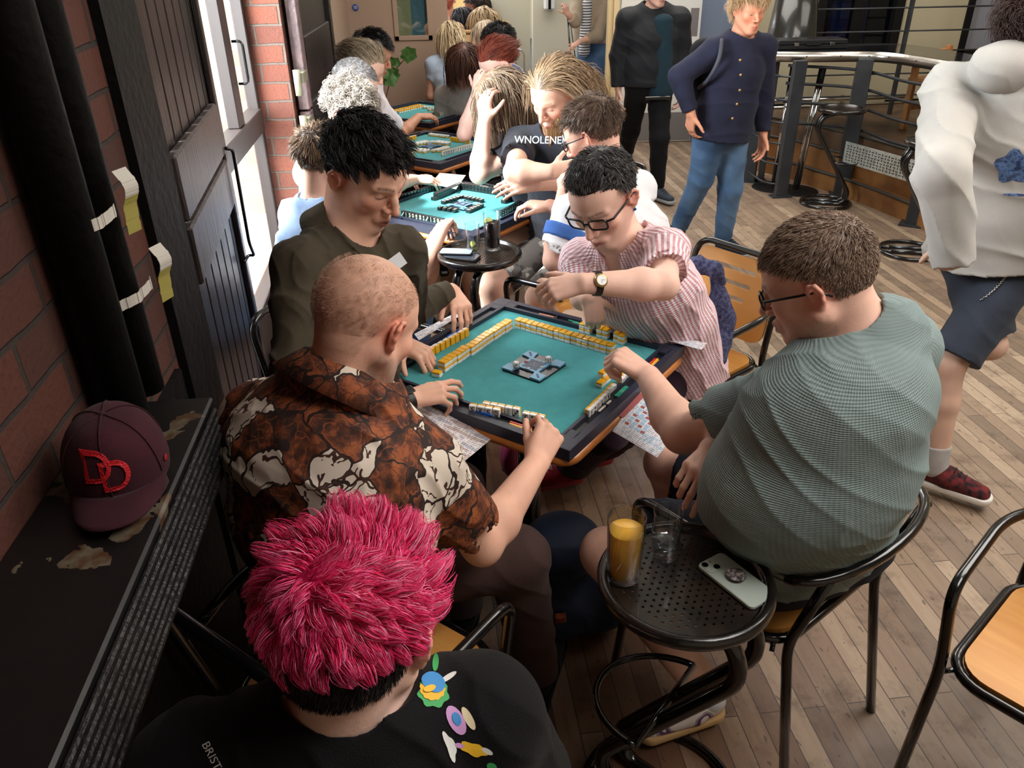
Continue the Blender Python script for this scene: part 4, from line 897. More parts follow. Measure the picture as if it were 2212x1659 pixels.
        for nm, mm, ops in shirt.get('bits', []): pass
    if pants:
        S = Solid(max(h, .005)); pf = pants.get('fit', .010); pr = .118*bw+.006
        S.cone(spine[0]+(spine[1]-spine[0])*.25, spine[0], pr, pr+.005, k=.03, w=W_, sc=sc-.02)
        for l in legs:
            hip, kn, an = (np.asarray(l[k_], float) for k_ in ('hip', 'kn', 'an')); S.cone(spine[0], hip, .10*bw, .095*bw*legr, k=.04)
            L_ = pants.get('len', 2)
            if L_ <= 1: S.cone(hip, hip+(kn-hip)*L_, .088*legr+pf, .068*legr+pf*2, k=.03, cut=1)
            else: S.cone(hip, kn, .088*legr+pf, .062*legr+pf, k=.03); S.cone(kn, kn+(an-kn)*min(.97, L_-1), .062*legr+pf, .044*legr+pf*pants.get('flare', 1), k=.03, cut=1)
        tr_ob = own(S.build('trousers' if pants.get('len', 2) > 1 else 'shorts', pants['mat'], None, disp=folds(.0035, 22, (.5, .4, 1), seed=3)))
        for o in (pants['decals'](tr_ob) if 'decals' in pants else []): own(o)
    for l in legs:
        if shoes and 'toe' in l and not l.get('noshoe'): own(shoe(l['an'], l['toe'], shoes, l.get('foot', 1.)))
        if shoes and shoes.get('sock') and 'toe' in l and not l.get('noshoe'):
            S = Solid(.005); a_ = np.asarray(l['an'], float); S.cone(a_, a_+nrm(np.asarray(l['kn'])-a_)*.09, .047, .046, k=.01, cut=1); own(S.build('sock', shoes['sock'], None))
    if hair:
        for o in hair(hc, R, hs): own(o)
    if extra:
        for o in extra(hc, R, hs, fr): own(o)
    return root
def shoe(an, toe, spec, f=1.):
    an = np.asarray(an, float); toe = np.asarray(toe, float); d = toe-an; d[2] = 0; L = .165*f; d = nrm(d)
    pz = an[2]-.075; tz = toe[2] if spec.get('tilt') else pz; heel = np.array([an[0], an[1], pz])-d*.05; tip = heel+d*(.265*f); 
    if 'tilt' in spec or abs(toe[2]-an[2]+.06) > .05: tip[2] = toe[2]-.01; heel[2] = an[2]-.075
    w = nrm(np.cross(d, [0, 0, 1.])); S = Solid(.004); u = nrm(tip-heel); up = np.cross(w, u); up = up if up[2] > 0 else -up
    S.cone(heel+u*.035+up*.045, heel+u*.10+up*.05, .036, .040, k=.02, w=w, sc=1.0); S.cone(heel+u*.10+up*.048, tip-u*.045+up*.030, .040, .028, k=.02, w=w, sc=1.25); S.cone(an, heel+u*.06+up*.06, .040, .038, k=.02)
    V, Q = S.mesh(); me = npmesh('shoe', V, Q); n1 = len(me.polygons)
    # sole
    T = Solid(.004); T.cone(heel+u*.036+up*.012, tip-u*.042+up*.012, .036, .036, k=.01, w=w, sc=1.22); V2, Q2 = T.mesh(); h_ = (V2-heel)@up; V2 = V2-np.outer(np.where(h_ > .024, h_-.024, np.where(h_ < .001, h_-.001, 0)), up)
    # laces
    b = MB()
    for i in range(5):
        c = heel+u*(.118+i*.019)+up*(.093-i*.0085); b.tube([c-w*.022-up*.006, c+up*.003, c+w*.022-up*.006], .0028, 6)
        if i < 4: b.tube([c-w*.02-up*.005, c+u*.02+w*.018-up*.012], .0026, 6)
    LV = np.concatenate(b.V); LF = b.F
    allV = np.concatenate([V, V2, LV]); F_ = [tuple(q) for q in Q]+[tuple(q+len(V)) for q in Q2]+[tuple(np.array(q)+len(V)+len(V2)) for q in LF]
    me = npmesh('shoe', allV, F_, [0]*len(Q)+[1]*len(Q2)+[2]*len(LF))
    return link('shoe', me, [spec['mat'], spec.get('sole', mat('white_sole', (214, 206, 196), .6)), spec.get('lace', mat('dark_lace', (30, 32, 38), .8))])
def glasses(hc, R, hs, m=None, w=.050, hh=.034, th=.0022, tint=None, drop=0.):
    """frame worn on the face; part of the person"""
    m = m or mat('black_acetate', (16, 16, 18), .25); T = lambda p: hc+R@(np.asarray(p, float)*hs); b = MB()
    for s_ in (-1, 1):
        P = [T((s_*.033+x_, .104-.10*abs(s_*.033+x_)**1.5*6, .002-drop+z_)) for x_, z_ in rrect(-w/2, -hh/2, w/2, hh/2, .011, 5)]
        b.tube(P, th*hs, 8, closed=True); b.tube([T((s_*.057, .094, .010-drop)), T((s_*.074, .082, .010-drop)), T((s_*.082, .02, .006)), T((s_*.083, -.015, .004)), T((s_*.083, -.035, -.012))], th*1.15*hs, 8)
    b.tube([T((-.009, .103, .006-drop)), T((0, .106, .008-drop)), T((.009, .103, .006-drop))], th*hs, 8); o = b.build('glasses', m)
    g = MB()
    for s_ in (-1, 1): P = [T((s_*.033+x_, .104-.10*abs(s_*.033+x_)**1.5*6, .002-drop+z_)) for x_, z_ in rrect(-w/2, -hh/2, w/2, hh/2, .011, 5)]; g.add(P, [tuple(range(len(P)))])
    return [o, g.build('lens', glass_mat('lens_glass', (.93, .94, .95)) if 'lens_glass' not in MATS else MATS['lens_glass'])]
def watch(wr, el, n, strap, case, dial, off=.03, r=.030, cr=.017, square=False):
    """wrist watch: strap band round the forearm, case and dial on its back"""
    ax = nrm(np.asarray(el)-wr); c = np.asarray(wr)+ax*off; n = nrm(np.asarray(n)-ax*(np.asarray(n)@ax)); t = np.cross(ax, n); a = np.linspace(0, 2*pi, 37)[:-1]; out = []
    b = MB(); V = []; 
    for x in a: rr = r*(1.12 if True else 1); d = n*cos(x)+t*sin(x)*1.12; V += [c+d*r-ax*.009, c+d*r+ax*.009, c+d*(r+.0025)+ax*.009, c+d*(r+.0025)-ax*.009]
    Fc = []
    for i in range(36):
        j = (i+1) % 36
        for k in range(4): l = (k+1) % 4; Fc.append((i*4+k, j*4+k, j*4+l, i*4+l))
    b.add(V, Fc, smooth=False); out.append(b.build('watch_strap', strap)); b = MB(); M_ = Matrix([[*v, 0] for v in np.stack([t, ax, n], 1)]+[[0, 0, 0, 1]]); M_.translation = Vector(c+n*(r+.001))
    if square: b.box((-.014, -.018, -.001), (.014, .018, .008), M=M_, bev=.004)
    else: b.lathe([(0, -.001), (cr, -.001), (cr+.002, .003), (cr, .007), (cr-.003, .008)], M=M_, seg=32)
    out.append(b.build('watch_case', case)); b = MB()
    if square: b.box((-.010, -.013, .0078), (.010, .013, .0086), M=M_)
    else: b.lathe([(0, .0075), (cr-.003, .0075)], M=M_, seg=32); b.box((-.0006, -.001, .0076), (.0006, .010, .0082), M=M_, mi=1); b.box((-.001, -.0006, .0076), (.008, .0006, .0082), M=M_, mi=1)
    out.append(b.build('watch_dial', [dial, MATS['black_metal']])); return out
# hair styles -------------------------------------------------------
def flow_fwd(L, rg):     # from the crown forward and down the sides
    d = L-np.array([0, -.065, .10]); d[:, 1] += .03; return d+rg.normal(size=L.shape)*.02
def flow_down(L, rg): d = np.stack([L[:, 0]*1.5, (L[:, 1]-.02)*1.2, -np.ones(len(L))*.10], 1); return d
def flow_back(L, rg): return np.stack([L[:, 0]*.4, -np.ones(len(L))*.1, np.where(L[:, 1] > -.06, .0, -.1)], 1)
def hair_short(cols, N=2600, length=.022, r0=.0011, lift=.55, seed=1, mask=None, lenfn=None, flow=flow_fwd, capc=None, seg=4, clumpf=.45, curl=.15, **k):
    return lambda c, R, hs: [strands('hair', HAIR, c, R, hs, N, length, r0, flow, seed=seed, seg=seg, lift=lift, curl=curl, clump=14, clumpf=clumpf, col=cols, mask=mask, lenfn=lenfn, capc=capc, **k)]
def hair_long(cols, N=1500, length=.34, r0=.0022, seed=1, grav=.9, mask=None, body=None, curl=.12, wave=.1, flow=flow_down, lift=.25, **k):
    return lambda c, R, hs: [strands('hair', HAIR, c, R, hs, N, length, r0, flow, seed=seed, seg=12, lift=lift, curl=curl, clump=26, clumpf=.55, grav=grav, col=cols, mask=mask, wave=wave, body=body, rnd=.05, **k)]
# ---------- the green T-shirt man, right ----------
def mk_shirt_mats():
    t = NT('green_waffle_knit', .85); a = t.n('Attribute', attribute_name='pc').outputs['Vector']; s = t.n('SeparateXYZ', {'Vector': a})
    w1 = t.math('SINE', t.math('MULTIPLY', s.outputs[2], 1700.)); w2 = t.math('SINE', t.math('MULTIPLY', s.outputs[0], 1400.)); n = t.noise(3.5, 3)
    t.base(t.mix(t.math('MULTIPLY_ADD', w1, .08, .5), (108, 128, 130), t.mix(n, (134, 152, 152), (152, 164, 158)))); t.bump(t.math('ADD', w1, t.math('MULTIPLY', w2, .7)), .5, .0012)
    # brown and cream batik: leafy panels
    t = NT('brown_batik', .8); a = t.tc.outputs['Object']; wv = t.n('TexNoise', {'Vector': a, 'Scale': 11., 'Detail': 3.}).outputs['Color']
    av = t.n('VectorMath', {0: a, 1: t.n('VectorMath', {0: wv, 1: (.13, .13, .13)}, operation='MULTIPLY').outputs[0]}, operation='ADD').outputs[0]
    v1 = t.n('TexVoronoi', {'Vector': av, 'Scale': 13.}); v2 = t.n('TexVoronoi', {'Vector': av, 'Scale': 26.}, feature='DISTANCE_TO_EDGE'); v3 = t.n('TexVoronoi', {'Vector': av, 'Scale': 13.}, feature='DISTANCE_TO_EDGE'); v4 = t.n('TexVoronoi', {'Vector': av, 'Scale': 52.}, feature='DISTANCE_TO_EDGE')
    cr = t.n('SeparateColor', {'Color': v1.outputs['Color']}).outputs[0]; cream = t.math('LESS_THAN', cr, .40); sm = t.n('TexNoise', {'Vector': a, 'Scale': 30., 'Detail': 4.}).outputs['Fac']
    brown = t.ramp(sm, [(.36, (40, 20, 13)), (.5, (98, 48, 24)), (.64, (156, 84, 42))]); brown = t.mix(t.math('MULTIPLY', t.math('LESS_THAN', v2.outputs['Distance'], .035), .6), brown, (150, 78, 40)); brown = t.mix(t.math('MULTIPLY', t.math('LESS_THAN', v4.outputs['Distance'], .05), .5), brown, (30, 16, 12))
    c = t.mix(cream, brown, (218, 204, 188)); rim = t.math('LESS_THAN', v3.outputs['Distance'], .030); c = t.mix(rim, c, (34, 17, 12))
    vein = t.math('MULTIPLY', t.math('MULTIPLY', t.math('LESS_THAN', v2.outputs['Distance'], .05), t.math('GREATER_THAN', sm, .5)), cream); c = t.mix(vein, c, (62, 34, 24)); t.base(c); t.bump(sm, .15, .004)
    # pink and white seersucker stripes
    t = NT('pink_seersucker', .85); a = t.n('Attribute', attribute_name='pc').outputs['Vector']; s = t.n('SeparateXYZ', {'Vector': a}); pk = t.n('TexNoise', {'Vector': a, 'Scale': 170., 'Detail': 2.}).outputs['Fac']
    w = t.math('SINE', t.math('MULTIPLY', t.math('ADD', s.outputs[0], t.math('MULTIPLY', pk, .0022)), 2*pi/.0130)); f = t.n('MapRange', {'Value': w, 'From Min': -.25, 'From Max': .25}).outputs[0]
    wz = t.math('SINE', t.math('MULTIPLY', s.outputs[2], 900.)); t.base(t.mix(f, (206, 150, 160), t.mix(t.math('MULTIPLY_ADD', wz, .2, .3), (240, 232, 234), (226, 196, 202)))); t.bump(t.math('ADD', pk, t.math('MULTIPLY', wz, .3)), .6, .004)
mk_shirt_mats()
OLIVE = fabric('olive_linen', (70, 62, 48), (60, 52, 40), 12); NAVY = fabric('navy_cotton', (34, 38, 52), (28, 32, 44), 10); BLACKC = fabric('black_cotton', (12, 11, 14), (9, 9, 11), 8); CHAR = fabric('charcoal_cotton', (46, 47, 54), (38, 39, 46), 8)
BROWNT = fabric('brown_chinos', (72, 52, 48), (60, 42, 40), 8); MAUVE = fabric('aubergine_trousers', (48, 28, 42), (38, 24, 36), 12); WHITEC = fabric('white_cotton', (226, 226, 230)); JEANS = fabric('blue_denim', (66, 96, 134), (96, 128, 164), 5, weave=700); TANS = fabric('tan_shorts', (178, 146, 124), (166, 134, 112), 6)
GREYJ = fabric('grey_marl', (176, 172, 168), (164, 160, 158), 20); DENIML = fabric('light_denim', (150, 170, 200), (130, 152, 186), 14)
TRAINER = NT('white_purple_trainer', .6); TRAINER.base(TRAINER.ramp(TRAINER.noise(13, 1), [(0, (214, 200, 190)), (.50, (214, 200, 190)), (.52, (150, 138, 136)), (.58, (92, 54, 104)), (.64, (214, 200, 190))], 'CONSTANT')); TRAINER = TRAINER.m
def P5():
    hc = D(1764, 606, 1.62); hd = (hc, 148, 27, 0, 1.0)
    nb = D(1862, 742, 1.66); ch = D(1805, 885, 1.64); wa = D(1752, 1020, 1.70); pe = A(1735, 1175, .555)
    wrL = A(1400, 812, .84); elL = near(wrL, 1475, 938, .25, False); shL = near(elL, 1690, 860, .28, False); shR = nb+np.array([.155, .10, -.07])
    elR = D(1700, 900, 1.95); wrR = D(1540, 975, 1.80)
    d = nrm(D(1340, 770, np.linalg.norm(wrL-CAMPOS)+.02)-wrL); arms = [dict(sh=shR, el=elR, wr=wrR, d=nrm(D(1490, 1050, 1.70)-wrR), n=nrm([-.3, -.7, .7]), side=-1, curls=[(30, 30, 20), (40, 45, 30), (45, 50, 30), (45, 50, 30)], thumb=(.75, .5, .1)),
        dict(sh=shL, el=elL, wr=wrL, d=d, n=nrm([.25, -.35, .9]), side=1, q=1.1, curls=[(55, 75, 30), (62, 80, 40), (66, 80, 40), (68, 80, 40)], thumb=(.8, .3, .45), tcurl=(25, 20))]
    lg = lambda kn, hip, ax, ay: dict(hip=hip, kn=kn, an=np.array([kn[0]+ax, kn[1]+ay, .09]), toe=np.array([kn[0]+ax-.10, kn[1]+ay+.1, .03]), bare=True)
    hR = pe+nrm(shR-shL)*.09; hL = pe-nrm(shR-shL)*.09
    kL = D(1600, 1100, 1.56); kR = D(1437, 1000, 1.80)
    person('man in sage green waffle T-shirt and black glasses, right of the nearest table', hd, [pe, wa, ch, nb], arms, [dict(hip=hR, kn=A(1440, 1000, .52), an=A(1500, 1180, .10), toe=A(1460, 1250, .03), bare=True), dict(hip=hL, kn=A(1310, 1195, .50), an=A(1530, 1500, .10), toe=A(1430, 1570, .03), bare=True)],
        skin=(232, 186, 166), h=.0036, bw=1.07, chub=1.3, jaw=1.15, neckr=.057, armr=1.12, face=dict(stubble=((150, 112, 96), .35), brow=(92, 66, 50), red=None), legr=1.1,
        hair=hair_short([(134, 110, 92), (112, 90, 76), (150, 124, 106), (172, 150, 132)], N=8000, length=.020, r0=.0011, lift=.35, seed=5, lenfn=lambda L: np.where(L[:, 2] < .045, .35, 1.0), capc=(104, 84, 70), mask=lambda x, y, z: HAIRMASK(x, y, z, -.004)),
        shirt=dict(mat=MATS['green_waffle_knit'], sleeve=.66, ease=.036, fit=.016, belly=.02, hem=.12, disp=folds(.0042, 26, (.35, .45, 1), seed=14), seam=-1, neck=.004, nz=.03),
        pants=dict(mat=NAVY, len=.78, fit=.034), shoes=dict(mat=TRAINER, sole=mat('gum_sole', (196, 158, 108), .6), lace=mat('cream_lace', (214, 200, 184), .8), sock=WHITEC), extra=lambda c, R, hs, fr: glasses(c, R, hs, w=.046, hh=.030))
def P2():
    hc = D(790, 697, 1.40); hd = (hc, 47, 33, 0, .98); nb = D(735, 855, 1.44); ch = D(700, 985, 1.47); wa = D(715, 1120, 1.52); pe = A(800, 1200, .58)
    wrR = A(1160, 1000, .80); elR = near(wrR, 1040, 1178, .26, False); shR = near(elR, 905, 1010, .28, False)
    wrL = A(885, 862, .80); elL = near(wrL, 700, 930, .26, False); shL = near(elL, 565, 905, .28, False)
    arms = [dict(sh=shR, el=elR, wr=wrR, d=nrm(D(1198, 905, np.linalg.norm(wrR-CAMPOS)+.045)-wrR), n=nrm([.15, -.75, .5]), side=-1, curls=[(50, 38, 22), (58, 42, 24), (64, 46, 24), (70, 50, 26)], thumb=(.8, .35, .45), spread=.07),
        dict(sh=shL, el=elL, wr=wrL, d=nrm(A(985, 838, .80)-wrL), n=nrm([.05, -.30, .95]), side=1, curls=[(8, 22, 30), (22, 34, 30), (34, 42, 30), (44, 46, 28)], thumb=(.88, -.12, .35), tcurl=(4, 6), spread=.07)]
    arms[1]['side'] = -1; arms[1]['thumb'] = (.75, .6, .3); arms[0]['side'] = -1
    def ex(c, R, hs, fr):
        o = watch(wrL, elL, arms[1]['n'], mat('black_leather', (24, 20, 20), .45), CHROME, mat('black_dial', (10, 10, 12), .15), off=.012, r=.031, square=True)
        # short grey beard at the chin
        def mk(x, y, z): return np.clip((-.052-z)/.02, 0, 1)*(y > .0)
        None if 1 else strands('beard', HAIR, c, R, hs, 10, .012, .0006, flow_down, seed=3, seg=3, lift=.6, col=[(170, 158, 146), (130, 110, 96)], cap=False, mask=lambda x, y, z: (z < -.05)*(y > 0))
        o3 = strands('buzz_cut', HAIR, c, R, hs, 6000, .0020, .0002, flow_down, seed=5, seg=2, lift=.6, col=[(178, 140, 118), (160, 126, 106), (196, 158, 134)], cap=False, mask=lambda x, y, z: HAIRMASK(x, y, z, -.004)*np.clip((.098-z+.25*np.clip(-y, 0, 1))/.03, 0, 1)*(y < .06))
        return o+[o3]+collar(nb, c, shL, shR, MATS['brown_batik'], U2(58))
    kR = A(1115, 1205, .56); kL = A(985, 1060, .55)
    hR = pe+nrm(shR-shL)*.09; hL = pe-nrm(shR-shL)*.09
    person('bald man in brown and cream batik shirt, seen from behind', hd, [pe, wa, ch, nb], arms, [dict(hip=hR, kn=kR, an=np.array([kR[0]+.06, kR[1]+.05, .09]), toe=np.array([kR[0]+.1, kR[1]+.14, .03])), dict(hip=hL, kn=kL, an=np.array([kL[0], kL[1]+.02, .09]), toe=np.array([kL[0]+.02, kL[1]+.12, .03]))],
        skin=(230, 178, 154), h=.0036, bw=1.04, neckr=.058, armr=.98, face=dict(stubble=((150, 132, 120), .7), brow=(120, 96, 80), scalp=((176, 138, 116), .5), blush=.2),
        shirt=dict(mat=MATS['brown_batik'], sleeve=.74, ease=.030, fit=.022, hem=-.45, disp=folds(.004, 34, (.6, .4, .6), seed=8), neck=.010, nz=.01), pants=dict(mat=BROWNT, len=2, fit=.014),
        shoes=dict(mat=BLACKC, sole=BLACKC), extra=ex)
def U2(y): return np.array([cos(rad(y)), sin(rad(y)), 0.])
def collar(nb, hc, s1, s2, m, front):
    """turned-down shirt collar round the neck"""
    ax = nrm(hc-nb); W_ = nrm(s2-s1); F_ = np.asarray(front, float)
    F_ = nrm(F_-ax*(F_@ax)); W_ = np.cross(ax, F_); V = []; n = 40; rings = [(.062, .026), (.070, .058), (.080, .055), (.118, .012), (.110, .008)]
    for r, z in rings:
        for i in range(n): t = -pi*.5+.25+(2*pi-.5)*i/(n-1)+pi; d = F_*(-sin(t-pi/2-pi/2+pi/2))*0; a_ = .42+(2*pi-.84)*i/(n-1); d = F_*cos(a_)+W_*sin(a_)*1.08; V.append(nb+d*r+ax*(z-.030*cos(a_)-.006))
    Fc = [(k*n+i, k*n+i+1, (k+1)*n+i+1, (k+1)*n+i) for k in range(len(rings)-1) for i in range(n-1)]
    me = npmesh('collar', np.array(V), Fc); a = me.attributes.new('pc', 'FLOAT_VECTOR', 'POINT'); a.data.foreach_set('vector', (np.array(V)-nb).astype(np.float32).ravel()); o = link('collar', me, m); o.modifiers.new('t', 'SOLIDIFY').thickness = .003; return [o]
def P3():
    hc = D(788, 372, 2.10); hd = (hc, -40, 30, 0, 1.10); nb = D(745, 520, 2.16); ch = D(738, 640, 2.16); wa = D(730, 780, 2.2); pe = D(720, 900, 2.35)
    shR = nb+nrm(D(640, 585, 2.02)-nb)*.185; shL = nb+nrm(D(868, 545, 2.25)-nb)*.175
    wrL = A(976, 628, .835); elL = near(wrL, 885, 668, .22, False); wrR = A(868, 738, .80); elR = D(640, 800, 1.95)
    arms = [dict(sh=shR, el=elR, wr=wrR, d=nrm(A(915, 765, .78)-wrR), n=nrm([.2, -.2, .9]), side=-1, curls=[(45, 50, 30)]*4),
        dict(sh=shL, el=elL, wr=wrL, d=nrm(A(1002, 676, .80)-wrL), n=nrm([.3, -.5, .8]), side=1, curls=[(30, 28, 14), (34, 30, 14), (38, 32, 14), (44, 34, 14)], spread=.10, q=1.05, thumb=(.8, .55, .1))]
    arms[0]['side'] = 1; arms[1]['side'] = 1
    cols = [(20, 16, 16), (14, 12, 13), (28, 22, 22)]
    def fl(L, rg): d = np.stack([L[:, 0]*.8-.05*(L[:, 1] > .02), .10+L[:, 1]*.2, np.where(L[:, 1] > .03, -.03, .03)], 1); return d
    hr = lambda c, R, hs: [strands('hair', HAIR, c, R, hs, 5200, .045, .0015, fl, seed=9, seg=8, lift=.45, curl=.2, clump=26, clumpf=.75, grav=.30, col=cols, capc=(14, 12, 12), lenfn=lambda L: np.where(L[:, 2] < .02, .25, np.where(L[:, 1] > .05, .72, 1.05)), mask=lambda x, y, z: HAIRMASK(x, y, z, .0))]
    def ex(c, R, hs, fr):
        p = D(855, 568, 2.02); q = MB(); n_ = nrm([.25, -.85, .3]); u = nrm(np.cross([0, .1, 1], n_)*1.0); v = np.cross(n_, u); a_ = rad(28); u, v = u*cos(a_)+v*sin(a_), v*cos(a_)-u*sin(a_); 
        q.add([p-u*.024-v*.017, p+u*.024-v*.017, p+u*.024+v*.017, p-u*.024+v*.017], [(0, 1, 2, 3)]); o = q.build('name_sticker', mat('paper_bright', (226, 228, 232), .6)); o.modifiers.new('t', 'SOLIDIFY').thickness = .001
        bt = MB()
        for i in range(4): r_ = D(810+i*4, 505+i*28, 2.03); bt.lathe([(0, .002), (.005, .002), (.0055, 0)], cen=r_, seg=12)
        return [o]+collar(nb, c, shL, shR, OLIVE, U2(-35))
    person('dark-haired young man in olive shirt with a name sticker', hd, [pe, wa, ch, nb], arms, [dict(hip=pe+[.1, -.05, 0], kn=pe+[.38, .05, -.03], an=np.array([pe[0]+.38, pe[1]+.05, .09]), toe=np.array([pe[0]+.5, pe[1]+.05, .03])), dict(hip=pe+[.05, .08, 0], kn=pe+[.35, .22, -.03], an=np.array([pe[0]+.36, pe[1]+.22, .09]), toe=np.array([pe[0]+.46, pe[1]+.25, .03]))],
        skin=(222, 172, 148), h=.004, bw=.96, armr=.92, face=dict(brow=(34, 24, 20), lip=(150, 80, 72)), hair=hr, shirt=dict(mat=OLIVE, sleeve=1.85, ease=.018, fit=.020, hem=-.05, disp=folds(.006, 38, (.8, .5, .35), seed=12), neck=.012), pants=dict(mat=BLACKC, len=2), shoes=dict(mat=BLACKC, sole=BLACKC), extra=ex)
def P4():
    hc = D(1302, 428, 2.34); hd = (hc, 232, 30, -9, 1.08); nb = D(1352, 535, 2.43); ch = D(1392, 628, 2.52); wa = D(1428, 698, 2.64); pe = D(1450, 775, 2.76)
    shL = nb+nrm(D(1420, 545, 2.34)-nb)*.155; shR = nb+nrm(D(1275, 560, 2.48)-nb)*.150
    elL = near(shL, 1435, 615, .20, False); wrL = near(elL, 1262, 612, .225, False); wrR = A(1285, 705, .75); elR = D(1262, 640, 2.44)
    arms = [dict(sh=shR, el=elR, wr=D(1272, 640, 2.38), d=nrm(D(1290, 700, 2.40)-D(1272, 640, 2.38)), n=nrm([-.1, -.6, .7]), side=-1, curls=[(50, 60, 20)]*4, q=.86),
        dict(sh=shL, el=elL, wr=wrL, d=nrm(D(1165, 630, np.linalg.norm(wrL-CAMPOS)+.01)-wrL), n=nrm([.05, -.55, .8]), side=-1, curls=[(30, 35, 20), (42, 38, 20), (50, 40, 20), (55, 40, 20)], q=.95, thumb=(.7, .6, .2))]
    arms[1]['side'] = 1; arms[0]['side'] = -1
    cols = [(62, 58, 58), (48, 44, 44), (120, 116, 114), (40, 36, 36), (84, 80, 78)]
    hr = lambda c, R, hs: [strands('hair', HAIR, c, R, hs, 5200, .030, .0013, lambda L, rg: np.stack([L[:, 0]*1.2+.02, .03+L[:, 1]*.3-.14*(L[:, 1] > .02), np.where(L[:, 1] > .02, .10, -.04)], 1), seed=4, seg=5, lift=.40, curl=.32, clump=16, clumpf=.6, col=cols, capc=(34, 32, 34), mask=lambda x, y, z: HAIRMASK(x, y, z, .006), lenfn=lambda L: np.where(L[:, 2] < .03, .5, np.where(L[:, 1] > .03, .75, 1.1)))]
    def ex(c, R, hs, fr):
        b = MB(); b.lathe([(0, .006), (.006, 0), (0, -.006)], cen=c+R@(np.array([-.08, -.005, -.042])*hs), seg=10); e = b.build('earring', mat('blue_bead', (60, 80, 140), .3))
        return glasses(c, R, hs, w=.050, hh=.032, th=.0026)+watch(wrL, elL, nrm([.0, -.8, .6]), mat('black_leather', (24, 20, 20), .45), mat('gold_rim', (206, 176, 110), .3, .8), mat('pale_dial', (222, 222, 220), .3), off=.035, r=.027, cr=.0165)+[e]
    person('short-haired woman in black glasses and pink striped blouse seated on the slotted-back chair', hd, [pe, wa, ch, nb], arms, [dict(hip=pe+[-.06, -.06, .0], kn=A(1395, 880, .50), an=A(1300, 960, .12), toe=A(1265, 1010, .03)), dict(hip=pe+[.06, .02, 0], kn=A(1300, 925, .48), an=A(1235, 1000, .12), toe=A(1195, 1050, .03))],
        skin=(234, 190, 172), h=.004, bw=.98, fem=True, jaw=.9, armr=.92, neckr=.048, face=dict(brow=(70, 54, 48), lip=(176, 88, 86)), hair=hr, shirt=dict(mat=MATS['pink_seersucker'], sleeve=.72, ease=.022, fit=.018, hem=-.35, disp=folds(.0045, 40, (.8, .3, .4), seed=2), neck=.016, vneck=R4(hc, 232)*.06), pants=dict(mat=MAUVE, len=1.9, fit=.02, flare=1.6),
        shoes=dict(mat=fabric('red_canvas', (160, 32, 44), (140, 26, 38), 10), sole=mat('red_sole', (150, 40, 44), .5), lace=mat('white_lace', (226, 220, 216), .8)), extra=ex)
def R4(hc, yaw): return np.array([cos(rad(yaw)), sin(rad(yaw)), -.5])
